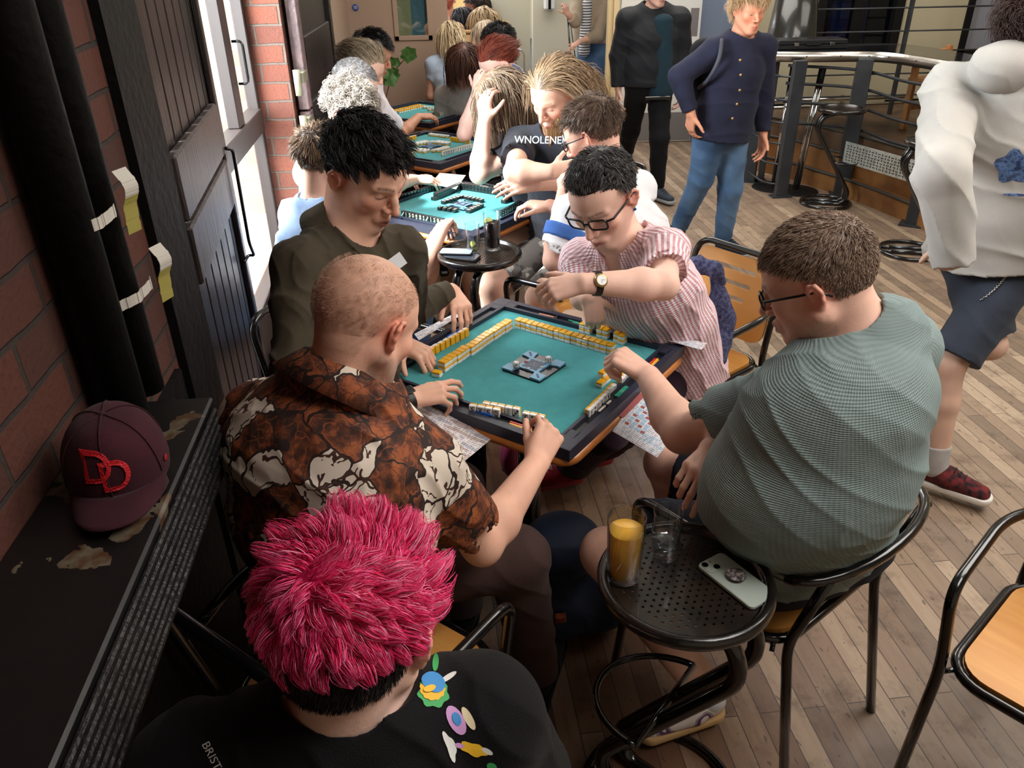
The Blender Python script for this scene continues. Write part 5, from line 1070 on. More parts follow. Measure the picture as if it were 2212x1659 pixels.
def P1():
    hc = D(760, 1362, .99); hd = (hc, 76, 14, 0, 1.02); nb = D(728, 1590, 1.07); ch = nb+[.0, -.10, -.20]; wa = nb+[.02, -.14, -.38]; pe = np.array([nb[0]+.03, nb[1]-.12, .56])
    shL = nb+[-.17, .0, -.04]; shR = nb+[.175, .03, -.035]
    elR = shR+[.07, .06, -.24]; wrR = near(elR, 1045, 1508, .235, True)
    arms = [dict(sh=shR, el=elR, wr=wrR, d=nrm(D(1098, 1568, np.linalg.norm(wrR-CAMPOS)+.03)-wrR), n=nrm([.3, -.3, .9]), side=-1, curls=[(35, 45, 30), (45, 50, 30), (55, 50, 30), (60, 50, 30)], thumb=(.7, .4, .4)), dict(sh=shL, el=shL+[-.07, .04, -.25], wr=shL+[.02, .24, -.30])]
    pink = [(242, 40, 110), (255, 84, 146), (222, 26, 90), (250, 60, 126), (255, 150, 186)]; dark = [(30, 22, 22), (22, 17, 18), (44, 32, 30)]
    side = lambda x, y, z: HAIRMASK(x, y, z, -.006)*((z < .035+.25*np.clip(-y-.05, 0, 1))*1.)
    top = lambda x, y, z: np.clip((z-(.022-.2*np.clip(y, 0, 1)+.0*x))/.015+.5, 0, 1)*(z > -.0)
    def fl(L, rg):
        d = L-np.array([0, -.062, .10]); r = np.hypot(d[:, 0], d[:, 1])[:, None]+.01; sw = np.stack([-d[:, 1], d[:, 0], 0*d[:, 0]], 1)/r; out = d/r*1.; return out+sw*.55+np.array([.0, .35, 0])*(L[:, 1:2] > -.04)+np.stack([np.sin(L[:, 1]*60), np.cos(L[:, 0]*55), 0*L[:, 0]], 1)*.35
    def hr(c, R, hs):
        a = strands('hair', HAIR, c, R, hs, 19000, .054, .0008, fl, seed=21, seg=8, lift=.27, curl=.30, clump=60, clumpf=.80, col=pink, colvar=.22, capc=(190, 26, 80), mask=lambda x, y, z: np.clip((z-(.030-.18*np.clip(y, 0, 1)))/.012+.5, 0, 1), lenfn=lambda L: .62+.75*np.clip((L[:, 1]+.09)/.12, 0, 1), capoff=.007)
        b = strands('undercut', HAIR, c, R, hs, 5000, .016, .0008, flow_down, seed=22, seg=3, lift=.5, curl=.2, clump=8, clumpf=.3, col=dark, capc=(34, 25, 24), mask=lambda x, y, z: HAIRMASK(x, y, z, -.006)*(z < .045), capoff=.003); return [a, b]
    person('person with bright pink cropped hair and printed black T-shirt, nearest the camera', hd, [pe, wa, ch, nb], arms, [dict(hip=pe+[.1, .0, -.0], kn=pe+[.20, .40, .0], an=pe+[.20, .40, -.47], toe=pe+[.24, .52, -.53]), dict(hip=pe+[-.1, 0, 0], kn=pe+[-.05, .40, 0], an=pe+[-.05, .40, -.47], toe=pe+[-.05, .52, -.53])],
        skin=(236, 194, 178), h=.004, bw=1.08, neckr=.056, shirt=dict(mat=BLACKC, decals=tee_prints, sleeve=.95, ease=.035, fit=.024, disp=folds(.005, 24, (.7, .4, .5), seed=6), neck=.006, nz=.045), pants=dict(mat=BLACKC, len=2), shoes=dict(mat=BLACKC, sole=BLACKC), hair=hr)
from mathutils.bvhtree import BVHTree
def conform(bvh, pts2, off=.0012, rings=4):
    """flat print: a filled outline laid onto the cloth"""
    c = np.mean(pts2, 0); V = []; n = len(pts2)
    for k in range(rings+1):
        for p in pts2:
            q = c+(np.array(p)-c)*max(k/rings, .02); h = bvh.ray_cast(Vector(CAMPOS), Vector(ray(*q)), 6)
            if h[0] is None: return None
            V.append(np.array(h[0])+np.array(h[1])*off)
    return V, [(k*n+i, k*n+(i+1) % n, (k+1)*n+(i+1) % n, (k+1)*n+i) for k in range(rings) for i in range(n)]
def blob(cx, cy, rx, ry, rot=0, n=16, lobes=0, la=.15): return [(cx+rx*(1+la*cos(lobes*a))*cos(a)*cos(rot)-ry*(1+la*cos(lobes*a))*sin(a)*sin(rot), cy+rx*(1+la*cos(lobes*a))*cos(a)*sin(rot)+ry*(1+la*cos(lobes*a))*sin(a)*cos(rot)) for a in np.arange(n)*2*pi/n]
PR = dict(g=mat('print_green', (62, 168, 92), .6), b=mat('print_blue', (58, 140, 206), .6), y=mat('print_yellow', (238, 186, 44), .6), l=mat('print_lilac', (206, 152, 208), .6), w=mat('print_white', (226, 226, 222), .6), c=mat('print_cream', (230, 214, 178), .6))
def bvh_of(ob): me = ob.data; V = np.empty(len(me.vertices)*3, np.float32); me.vertices.foreach_get('co', V); return BVHTree.FromPolygons(V.reshape(-1, 3).tolist(), [tuple(p.vertices) for p in me.polygons])
def tee_prints(sh):
    bvh = bvh_of(sh); out = []
    for name, c, pts, off in (('leaf_print', 'g', blob(941, 1432, 6, 17, .1), .0012), ('flower_print', 'g', blob(936, 1498, 33, 30, .3, 32, 7, .10), .0010), ('flower_centre_print', 'y', blob(934, 1490, 27, 24, 0, 32, 11, .06), .0018), ('bird_print', 'b', blob(936, 1476, 23, 18, .5), .0026), ('beak_print', 'y', blob(926, 1490, 12, 6, -.3), .0034), ('twig_print', 'w', blob(968, 1464, 5, 19, 1.0), .0012),
        ('petal_print', 'l', blob(985, 1556, 15, 30, -.5), .0012), ('patch_print', 'b', blob(986, 1553, 8, 13, -.4), .0020), ('scroll_print', 'c', blob(1012, 1552, 8, 24, -.5), .0012), ('ghost_print', 'w', blob(972, 1612, 10, 32, -.35, 20, 3, .25), .0012), ('fish_print', 'y', blob(1022, 1618, 30, 13, .35, 24, 5, .14), .0012), ('tail_print', 'w', blob(1052, 1622, 12, 5, .5), .0012), ('fin_print', 'l', blob(992, 1610, 9, 5, .2), .0014), ('sprout_print', 'g', blob(1062, 1655, 10, 7, .4), .0012)):
        r = conform(bvh, pts, off)
        if r: b = MB(); b.add(*r, smooth=True); out.append(b.build(name, PR[c]))
    V, Fc = text_mesh('BRISTOL', 26, 0); a = rad(62); L_ = []
    for v in V: x, y = v[0], -v[1]; q = (466+x*cos(a)-y*sin(a), 1648+x*sin(a)+y*cos(a)); h = bvh.ray_cast(Vector(CAMPOS), Vector(ray(*q)), 6); L_.append(np.array(h[0])+np.array(h[1])*.0012 if h[0] is not None else None)
    if all(l is not None for l in L_): b = MB(); b.add(L_, Fc); out.append(b.build('lettering', PR['w']))
    return out

# ================= game tables =================
TA = rad(49.04); ZT = .75
FELT = mat('teal_felt', (66, 160, 164), .95, col2=(60, 152, 157), nscale=30, bump=.25, bscale=900, sheen=.15); RIM = mat('navy_rim', (38, 42, 58), .38, bump=.05, bscale=80); TRAY = mat('navy_tray', (18, 20, 30), .35); EDGEW = mat('orange_table_edge', (186, 112, 48), .35, col2=(160, 92, 38), nscale=14, coat=.3)
TIV = mat('tile_ivory', (236, 234, 230), .22, coat=.3); TYE = mat('tile_yellow', (236, 172, 20), .22, coat=.3); TBK = mat('tile_black', (22, 30, 32), .22, coat=.3); INK = mat('ink_black', (14, 14, 16), .5); INKR = mat('ink_red', (170, 40, 36), .5); INKY = mat('ink_gold', (190, 150, 60), .5)
def game_table(cx, cy, lab, dlab, yellow=False):
    S = .35
    t = tag(empty('cafe_table', (cx, cy, 0), TA), lab, 'table', 'square cafe tables'); b = MB(); o = rrect(-.345, -.345, .345, .345, .04, 6)
    b.prism([(x, z) for x, z in o], .690, .716); b.build('table_top', EDGEW, t)
    b = MB(); b.tube([(x*.985, z*.985, .703) for x, z in rrect(-.35, -.35, .35, .35, .04, 6)], .0135, 10, closed=True); b.build('edge_band', EDGEW, t)
    b = MB(); b.cyl((0, 0, .02), (0, 0, .69), .038, seg=20); b.build('column', BLKM, t)
    for i in range(4): b = MB(); M_ = Matrix.Rotation(i*pi/2+pi/4, 4, 'Z'); b.box((.02, -.03, .0), (.33, .03, .035), M=M_, bev=.012); b.build('foot', BLKM, t)
    m = tag(empty('mahjong_mat', (cx, cy, .717), TA), dlab, 'game board', 'mahjong boards'); h = ZT-.717
    b = MB(); b.box((-S+.02, -S+.02, 0), (S-.02, S-.02, h-.014)); b.build('felt', FELT, m)
    for k in range(4):
        M_ = Matrix.Rotation(k*pi/2, 4, 'Z'); b = MB(); w = .058
        # one mitred side of the rim with its tray
        def quadbox(x0, x1, y0, y1, z0, z1, m0=0., m1=0.):   # y runs outwards; mitre at the ends
            V = np.array([(x0-m0*0, y0, z0), (x1, y0, z0), (x1+m1, y1, z0), (x0-m0, y1, z0), (x0, y0, z1), (x1, y0, z1), (x1+m1, y1, z1), (x0-m0, y1, z1)]); V = V@np.array(M_)[:3, :3].T; b.add(V, [(0, 3, 2, 1), (4, 5, 6, 7), (0, 1, 5, 4), (1, 2, 6, 5), (2, 3, 7, 6), (3, 0, 4, 7)])
        i_ = S-w; quadbox(-i_, i_, i_, i_+.010, 0, h, .010, .010); quadbox(-i_-.036, i_+.036, i_+.036, S, 0, h-.0, w-.036, w-.036)
        quadbox(-i_-.010, i_+.010, i_+.010, i_+.036, 0, h-.0085, .026, .026)
        for x in (-.262, -.10, .10-.0, .262-.0): quadbox(x-.003, x+.003, i_+.008, i_+.038, h-.014, h-.002)
        for s in (-1, 1): quadbox(*sorted((s*.262, s*(i_+.03))), i_+.008, i_+.038, h-.014, h)
        V = np.array(Matrix.Rotation(k*pi/2, 4, 'Z'))[:3, :3]; b.box((i_+.004, i_+.004, 0), (S-.003, S-.003, h+.0005), M=Matrix.Rotation(k*pi/2, 4, 'Z')); b.build('rim', RIM, m)
        b = MB(); quad = [(-.259, i_+.0105), (.259, i_+.0105), (.259, i_+.0355), (-.259, i_+.0355)]; V = np.array([(x, y, h-.0080) for x, y in quad])@np.array(M_)[:3, :3].T; b.add(V, [(0, 1, 2, 3)]); b.build('tray', TRAY, m)
    return m
T1 = (.274, 2.079); T2 = (.16, 3.744); T3 = (.065, 5.05); T4 = (.035, 6.24)
game_table(*T1, 'square orange-edged cafe table nearest the camera, under the mahjong board with yellow tiles', 'mahjong board with yellow-backed tiles on the nearest table')
game_table(*T2, 'square orange-edged cafe table, second from the camera', 'mahjong board with black-backed tiles on the second table')
game_table(*T3, 'square orange-edged cafe table, third from the camera', 'mahjong board with scattered white tiles in bright light on the third table')
game_table(*T4, 'square orange-edged cafe table, furthest from the camera', 'mahjong board near the plant, on the furthest table')
def W(T, u, v, z=0.): return (T[0]+u*cos(TA)-v*sin(TA), T[1]+u*sin(TA)+v*cos(TA), z)
# ---- tiles ----
TW, TL, TH = .0205, .0275, .0165
TILES = {}
def tile_mesh(back, glyph):
    k = (back, glyph)
    if k in TILES: return TILES[k]
    b = MB(); x, y, z = TW/2-.0001, TL/2, TH/2; zs = z-.0062
    b.box((-x, -y, -z), (x, y, zs), 0, bev=.0016); b.box((-x, -y, zs-.0004), (x, y, z), 1, bev=.0016)
    e = -z-.00025     # glyph on the face (underside)
    def q(x0, y0, x1, y1, m=2): b.add([(x0, y0, e), (x1, y0, e), (x1, y1, e), (x0, y1, e)], [(0, 1, 2, 3)], m)
    def disc(cx, cy, r, m=2): a = np.arange(12)*pi/6; b.add([(cx+r*cos(t), cy+r*sin(t), e) for t in a], [tuple(range(12))], m)
    if glyph == 'pin3': [disc(-.005+i*.005, .007-i*.007, .0031) for i in range(3)]
    if glyph == 'pin2': disc(0, .006, .0040); disc(0, -.006, .0040)
    if glyph == 'sou': [q(-.006+i*.0048, -.010+j*.011, -.0035+i*.0048, -.002+j*.011) for i in range(3) for j in range(2)]
    if glyph == 'sou1': [q(-.0012, -.010+j*.0055, .0012, -.0065+j*.0055) for j in range(4)]
    if glyph == 'man':
        q(-.005, .008, .005, .0095); q(-.0045, .0045, .0045, .0058); q(-.0008, .003, .0008, .0105); q(-.006, -.0015, .006, 0, 2); q(-.005, -.0085, -.0035, -.0025, 3 if back == 'y' else 2); q(-.0035, -.0055, .0035, -.0045); q(.0035, -.0095, .005, -.0025); q(-.001, -.0105, .0006, -.001)
    if glyph == 'num': q(-.005, .006, .005, .0085); q(-.0015, -.009, .001, .009); q(-.006, -.007, -.001, -.0055); q(.001, -.010, .006, -.008); q(.002, -.002, .0055, .001)
    if glyph == 'box': q(-.0055, .0035, .0055, .005); q(-.0055, -.0085, .0055, -.007); q(-.0055, -.0085, -.004, .005); q(.004, -.0085, .0055, .005); q(-.0008, -.0105, .0008, .0095, 3)
    if glyph == 'wide': q(-.0035, -.004, .0035, .006); q(-.0065, -.009, .0065, -.0065); q(-.0065, .0075, .0065, .0092)
    o = b.build('t', [TIV, TYE if back == 'y' else TBK, INK if back == 'y' else mat('ink_ivory', (232, 226, 206), .5), INKR if back == 'y' else INKY]); me = o.data
    if back == 'k': me.materials[0] = mat('tile_black_face', (28, 34, 34), .25, coat=.3)
    bpy.data.objects.remove(o); TILES[k] = me; return me
def tile(T, u, v, rot, pose='down', z=0., back='y', glyph='', lab='', grp=''):
    """rot: heading of the tile's width axis in the table's frame. pose: down (back up), up (face up), stand (face towards -y of the tile)"""
    o = bpy.data.objects.new('mahjong_tile', tile_mesh(back, glyph)); COL.objects.link(o); z0 = ZT-.014
    M_ = Matrix.Rotation(TA+rad(rot), 4, 'Z')
    if pose == 'down': Mp = Matrix.Identity(4); zz = TH/2
    elif pose == 'up': Mp = Matrix.Rotation(pi, 4, 'Y'); zz = TH/2
    else: Mp = Matrix.Rotation(-pi/2, 4, 'X'); zz = TL/2       # face (-z) turns to -y
    p = W(T, u, v, z0+zz+z+.0003); o.matrix_world = Matrix.Translation(p) @ M_ @ Mp; tag(o, lab, 'mahjong tile', grp); return o
ORD = 'first second third fourth fifth sixth seventh eighth ninth tenth eleventh twelfth thirteenth fourteenth fifteenth sixteenth seventeenth'.split()
def px_of(T, u, v): p = np.array(W(T, u, v, ZT))-CAMPOS; return 1106+F*(p@_rt)/(p@_fw)
def place_word(T, a, b, i, n):
    """which one of a row, counted from its left end in the photo"""
    if n == 1: return ''
    left = px_of(T, *a) < px_of(T, *b); return ', '+ORD[i if left else n-1-i]+' from the left'
def row(T, a, b, n, rot, pose, **k):
    g = k.pop('glyphs', ['']); j = k.pop('jit', .0008); lab = k.pop('lab')
    for i in range(n): t = i/(n-1) if n > 1 else 0; k['lab'] = lab+place_word(T, a, b, i, n); tile(T, a[0]+(b[0]-a[0])*t+random.uniform(-j, j), a[1]+(b[1]-a[1])*t+random.uniform(-j, j), rot+random.uniform(-1.2, 1.2), pose, glyph=g[i % len(g)], **k)
# nearest table
sp = .0209
for l in (0, 1):
    L_ = ('upper' if l else 'lower')+' yellow-backed tile, left wall of the nearest board'
    for i in range(17): tile(T1, -.168+i*sp*1.01, .192+.0012*((i*7) % 3)-.004*(i > 5)*(i < 9), random.uniform(-1, 1), 'down', z=l*TH, lab=L_+', '+ORD[i]+' from the left', grp='left tile wall of the nearest board')
    L_ = ('upper' if l else 'lower')+' yellow-backed tile, far right wall of the nearest board'
    for i in range(17): tile(T1, .200+.0010*((i*5) % 3)-.0006*i*.5, .168-i*sp*1.02, 90+random.uniform(-1, 1), 'down', z=l*TH, lab=L_+', '+ORD[i]+' from the left', grp='right tile wall of the nearest board')
for j, (u, v, n) in enumerate(((.287, -.035, 'first'), (.288, -.098, 'middle'), (.278, -.160, 'last'))):
    for l in (0, 1):
        for s in (0, 1): tile(T1, u+(.008 if j == 2 and s else 0), v-.0105+s*.0212, 90+random.uniform(-2, 2), 'down', z=l*TH, lab=f'{["lower", "upper"][l]} {["right", "left"][s]} yellow-backed tile in the {n} block of four before the striped blouse', grp=f'{n} block of four tiles before the woman')
G = ['sou', 'man', 'box', 'sou1', 'pin3']; row(T1, (-.288, -.052), (-.268, -.138), 5, -90+13, 'stand', glyphs=G, lab='ivory tile in the standing row of five by the bald man', grp='row of five standing tiles'); row(T1, (-.318, -.030), (-.300, -.095), 4, -90+16, 'stand', glyphs=['num', 'wide', 'num', 'box'], z=0.001, lab='ivory tile in the row of four under the bald man\'s thumb', grp='row of four standing tiles'); row(T1, (-.273, -.172), (-.265, -.213), 3, -90+8, 'stand', glyphs=['num', 'pin2', 'sou'], lab='ivory tile standing beside the bald man\'s right hand', grp='row of three standing tiles')
row(T1, (-.166, -.300), (-.018, -.292), 8, 0, 'stand', glyphs=['num', 'pin2', 'box', 'man', 'sou', 'wide', 'sou1', 'box'], lab='ivory tile in the long row before the man in green', grp='long row of standing tiles'); row(T1, (.034, -.292), (.055, -.291), 2, 0, 'stand', glyphs=['box', 'man'], lab='ivory tile in the pair standing right of the long row', grp='pair of standing tiles')
tile(T1, .000, -.246, 90, 'down', lab='yellow-backed tile lying alone in front of the long row of standing tiles', grp='loose tiles before the man in green'); tile(T1, .028, -.246, 90, 'down', lab='yellow-backed tile under another tile beside the man in green\'s fist', grp='loose tiles before the man in green'); tile(T1, .030, -.236, 84, 'down', z=TH, lab='yellow-backed tile stacked on another by the fist of the man in green', grp='loose tiles before the man in green'); tile(T1, .062, -.234, 90, 'up', glyph='num', z=0, lab='face-up ivory tile under the fist of the man in green', grp='loose tiles before the man in green')
row(T1, (-.135, .287), (.052, .278), 9, 180, 'stand', glyphs=['box'], lab='yellow-backed tile standing before the young man in olive', grp='row of tiles before the young man in olive'); tile(T1, -.206, .186, 12, 'down', lab='yellow-backed tile lying alone beyond the bald man\'s left hand', grp='loose tiles on the nearest board')
# second table, black tiles
for l in (0, 1):
    g = 'black-tile walls of the second board'; la = ('upper' if l else 'lower')+' black tile, second board, '
    for i in range(12-l*1): tile(T2, .262-i*.0213, .193-i*.0013, 2, 'down', z=l*TH, back='k', lab=la+'left inner wall, '+ORD[11-i]+' from the left', grp=g)
    for i in range(16): tile(T2, .262+i*.0008, .168-i*.0185*1.12, 90, 'down', z=l*TH, back='k', lab=la+'far inner wall, '+ORD[i]+' from the left', grp=g)
    for i in range(5-l): tile(T2, .250-i*.0213, -.150, 2, 'down', z=l*TH, back='k', lab=la+'short right inner wall, '+ORD[4-i]+' from the left', grp=g)
row(T2, (-.051, .322), (.18, .290), 12, 180, 'stand', back='k', lab='black tile standing before the curly-haired player', grp='tiles of the curly-haired player'); row(T2, (.332, .145), (.315, -.114), 13, 90, 'stand', back='k', lab='black tile standing before the long-haired bearded man', grp='tiles of the bearded man')
GK = ['pin2', 'sou', 'man', 'box', 'num', 'sou1', 'pin3']; row(T2, (-.015, -.262), (.157, -.245), 9, 0, 'stand', back='k', glyphs=GK, lab='black tile standing before the man in white and glasses', grp='tiles of the man in white'); row(T2, (-.255, .129), (-.252, -.10), 12, -90, 'stand', back='k', glyphs=GK[::-1], lab='black tile standing before the boy\'s hand', grp='tiles of the boy')
for (a, b, n, r, w_) in (((.001, .095), (.118, .080), 6, 180, 'far left'), ((.124, .050), (.118, -.045), 5, 90, 'far right'), ((-.085, .047), (-.078, -.036), 4, -90, 'near left'), ((-.05, -.096), (.05, -.092), 5, 0, 'near right')): row(T2, a, b, n, r, 'up', back='k', glyphs=GK, lab='face-up black discard, '+w_+' of the second centre piece', grp='discards of the second board')
# third table
row(T3, (-.132, -.195), (.118, -.215), 13, 0, 'stand', glyphs=GK, lab='ivory tile standing at the near right of the third board', grp='tiles of the long-haired girl')
row(T3, (.212, .01), (.218, -.125), 7, 90, 'stand', lab='yellow-backed tile, far right of the third board', grp='yellow backs far right on the third board'); row(T3, (.01, .262), (.128, .25), 6, 180, 'stand', lab='yellow-backed tile, far left of the third board', grp='yellow backs far left on the third board'); row(T3, (.269, .233), (.279, .101), 7, 90, 'up', lab='ivory tile at the far edge of the third board', grp='ivory tiles at the far edge of the third board')
for k, (a, b, n, r) in enumerate((((-.011, .150), (.084, .125), 6, 180), ((.0, .125), (.07, .100), 4, 180), ((-.11, .03), (-.10, -.048), 4, -90), ((-.14, .02), (-.135, -.05), 3, -90), ((-.09, -.085), (.026, -.10), 6, 0), ((-.07, -.112), (.0, -.125), 4, 0), ((.095, .08), (.105, -.04), 6, 90), ((.125, .05), (.128, -.03), 4, 90))): row(T3, a, b, n, r, 'up', lab='ivory discard on the third board, '+['outer far left', 'inner far left', 'inner near left', 'outer near left', 'inner near right', 'outer near right', 'inner far right', 'outer far right'][k]+' row', grp='discards of the third board')
row(T3, (-.24, .18), (-.245, -.05), 11, -90, 'stand', lab='ivory tile standing near left on the third board', grp='tiles near left on the third board')
# fourth table
row(T4, (.27, .10), (.262, -.165), 13, 90, 'stand', lab='yellow-backed tile, far right of the furthest board', grp='yellow backs on the furthest board'); row(T4, (-.05, -.206), (.203, -.206), 12, 0, 'stand', glyphs=GK, lab='ivory tile standing near right on the furthest board', grp='tiles near right on the furthest board'); row(T4, (-.10, .225), (.197, .217), 13, 180, 'down', lab='tile in the outer left row of the furthest board', grp='tiles left on the furthest board'); row(T4, (-.10, .16), (.18, .155), 12, 180, 'down', lab='tile in the inner left row of the furthest board', grp='inner left row on the furthest board')
for a, b, n, r, w_ in (((.15, .12), (.15, .03), 4, 90, 'far'), ((.09, .02), (.11, -.05), 3, 90, 'middle'), ((.0, -.085), (.064, -.100), 4, 0, 'near')): row(T4, a, b, n, r, 'up', lab='ivory discard in the '+w_+' row of the furthest board', grp='discards of the furthest board')
# ---- centre pieces and dice ----
def puck(T, u, v, lab, rot=-3, s=.0695):
    e = tag(empty('centre_piece', W(T, u, v, ZT-.0137), TA+rad(rot)), lab, 'game centre piece'); b = MB(); c = .006
    b.prism([(x, z) for x, z in rrect(-s, -s, s, s, .006, 4)], 0, .006); b.build('base_plate', mat('puck_black', (16, 18, 26), .3), e)
    star = [(-s, -s), (-.034, -s), (-.034, -s+.012), (-.028, -.036), (.028, -.036), (.034, -s+.012), (.034, -s), (s, -s), (s, -.034), (s-.012, -.034), (.036, -.028), (.036, .028), (s-.012, .034), (s, .034), (s, s), (.034, s), (.034, s-.012), (.028, .036), (-.028, .036), (-.034, s-.012), (-.034, s), (-s, s), (-s, .034), (-s+.012, .034), (-.036, .028), (-.036, -.028), (-s+.012, -.034), (-s, -.034)]
    b = MB(); b.prism([(x*.985, y*.985) for x, y in star], .006, .011); b.build('blue_card', mat('puck_blue', (112, 164, 196), .4), e)
    b = MB(); pts = []
    for i in range(48): a = i*2*pi/48; r = .026+.012*cos(4*(a))**2*1.0; pts.append((r*cos(a), r*sin(a)))
    b.prism(pts, .011, .0114); b.build('navy_star', mat('puck_navy', (26, 56, 88), .4), e)
    b = MB()
    for k in range(4):
        a = k*pi/2; cx, cy = .029*cos(a), .029*sin(a); M_ = Matrix.Translation((cx, cy, .0115)) @ Matrix.Rotation(a, 4, 'Z'); mi = 1 if k == 1 else 0; b.box((-.005, -.005, 0), (.005, .005, .0006), mi, M_); b.box((-.003, -.0035, .0006), (.003, -.0028, .0009), 2, M_); b.box((-.003, .002, .0006), (.003, .0027, .0009), 2, M_); b.box((-.0004, -.004, .0006), (.0004, .004, .0009), 2, M_)
    a = np.linspace(0, 2*pi, 25)[:-1]; b.tube([(.011*cos(t), .011*sin(t), .0115) for t in a], .0005, 4, mi=0, closed=True)
    for k in range(3): b.tube([(-.008+k*.005, -.006, .0117), (.002+k*.003, .006, .0117)], .0005, 4, mi=0)
    b.build('wind_marks', [mat('pale_mark', (190, 210, 216), .5), INKR, INK], e)
    for k, (x, y, r) in enumerate(((-.050, -.050, 45), (.050, .050, -135))):
        V, Fc = text_mesh('AMOS' if k == 0 else 'AMOS', .010, .0002); b = MB(); c_, s_ = cos(rad(r)), sin(rad(r)); V = np.stack([x+V[:, 0]*c_-V[:, 1]*s_, y+V[:, 0]*s_+V[:, 1]*c_, .0113+V[:, 2]], 1); b.add(V, Fc); b.build('lettering', mat('puck_ink', (28, 66, 104), .5), e)
    return e
puck(T1, -.011, -.026, 'square light blue and black mahjong centre piece with navy star, dice on it, nearest board'); puck(T2, .022, -.005, 'light blue mahjong centre piece among black tiles on the second board', s=.062); puck(T3, .004, .02, 'light blue mahjong centre piece on the brightly lit third board', s=.055)
def die(T, u, v, rot, lab):
    b = MB(); s = .0085; b.box((-s, -s, 0), (s, s, 2*s), bev=.0022)
    def dot(x, y, f, m=1):
        a = np.arange(8)*pi/4; r = .0017
        P = {0: [(x+r*cos(t), y+r*sin(t), 2*s+.0002) for t in a], 1: [(x+r*cos(t), -s-.0002, s+y+r*sin(t)) for t in a], 2: [(s+.0002, x+r*cos(t), s+y+r*sin(t)) for t in a], 3: [(-s-.0002, x+r*cos(t), s+y+r*sin(t)) for t in a]}[f]; b.add(P, [tuple(range(8))], m)
    for x, y in ((-.004, -.004), (.004, .004), (-.004, .004), (.004, -.004)): dot(x, y, 0)
    for y in (-.005, 0, .005): dot(-.0035, y, 1); dot(.0035, y, 1)
    for q in (-.004, 0, .004): dot(q, q, 2); dot(q, -q, 3)
    o = b.build('die', [mat('die_white', (226, 226, 226), .25), INK]); o.location = W(T, u, v, ZT-.0022); o.rotation_euler = (0, 0, TA+rad(rot)); tag(o, lab, 'die', 'dice on the centre piece')
die(T1, -.052, .010, 20, 'white die with black pips at the left of the blue centre piece'); die(T1, .028, -.052, -35, 'white die with black pips at the right of the blue centre piece')
# ---- scoring sticks ----
SK = dict(y=mat('stick_yellow', (236, 176, 44), .3), r=mat('stick_red', (196, 40, 36), .3), b=mat('stick_blue', (38, 96, 190), .3), g=mat('stick_green', (20, 140, 112), .3), w=mat('stick_white', (232, 224, 220), .3), p=mat('stick_peach', (232, 150, 120), .3))
def stick(T, side, x, off, c, rot, lab, z=0.):
    """side k: rim k of the board; x along it, off out from the tray middle"""
    b = MB(); b.box((-.034, -.0032, 0), (.034, .0032, .0042), bev=.001)
    for q in (-.004, 0, .004): b.box((q-.0008, -.0008, .0042), (q+.0008, .0008, .0045), 1)
    o = b.build('scoring_stick', [SK[c], SK['w'] if c != 'w' else INK]); a = side*pi/2; i_ = .35-.035; lx, ly = x*cos(a)-(i_+off)*sin(a), x*sin(a)+(i_+off)*cos(a); o.location = W(T, lx, ly, ZT-.0078+z); o.rotation_euler = (0, 0, TA+a+rad(rot)); tag(o, lab, 'scoring stick', 'scoring sticks of the nearest board')
nm = dict(y='yellow', r='red', b='blue', g='green', w='white', p='peach')
def sticks(side, spec, where):
    cnt = {}
    for i, (x, off, c, r, z) in enumerate(spec):
        k_ = cnt.get(c, 0); cnt[c] = k_+1; tot = sum(q[2] == c for q in spec); wd = '' if tot == 1 else (', lying on the others' if z else ', '+('innermost', 'next out', 'outermost')[k_]); stick(T1, side, x, off, c, r, f'{nm[c]} scoring stick {where}{wd}', z)
sticks(1, [(-.178, -.006, 'r', 2, 0), (-.182, .002, 'y', 3, 0), (-.190, .009, 'y', 2, 0), (-.045, -.008, 'b', 1, 0), (-.045, -.001, 'b', 3, 0), (-.050, .007, 'b', -2, 0), (-.058, .004, 'b', 4, .0043), (.10-.03, -.006, 'g', 2, 0), (.07, .002, 'g', 5, 0), (.085, .008, 'g', 0, 0)], 'in the tray beside the bald man')
sticks(2, [(-.190, -.005, 'r', 2, 0), (-.192, .003, 'y', 3, 0), (-.186, .009, 'y', -2, 0), (-.01+.02, -.002, 'g', 0, 0), (.01, .005, 'g', 2, 0), (.105, .0, 'w', 0, 0)], 'in the tray beside the man in green')
sticks(3, [(.215-.01, -.004, 'y', 1, 0), (.20, .004, 'p', -2, 0), (.12-.02, -.004, 'b', 2, 0), (.09, .004, 'b', -3, 0), (.11, .009, 'b', 1, 0), (.0, .0, 'g', 2, 0), (-.02, .006, 'g', -3, 0), (-.13, 0, 'p', 2, 0)], 'in the tray beside the woman in the striped blouse')
sticks(0, [(.04, .003, 'b', 3, 0), (.02, -.003, 'b', -2, 0)], 'in the tray beside the young man in olive')

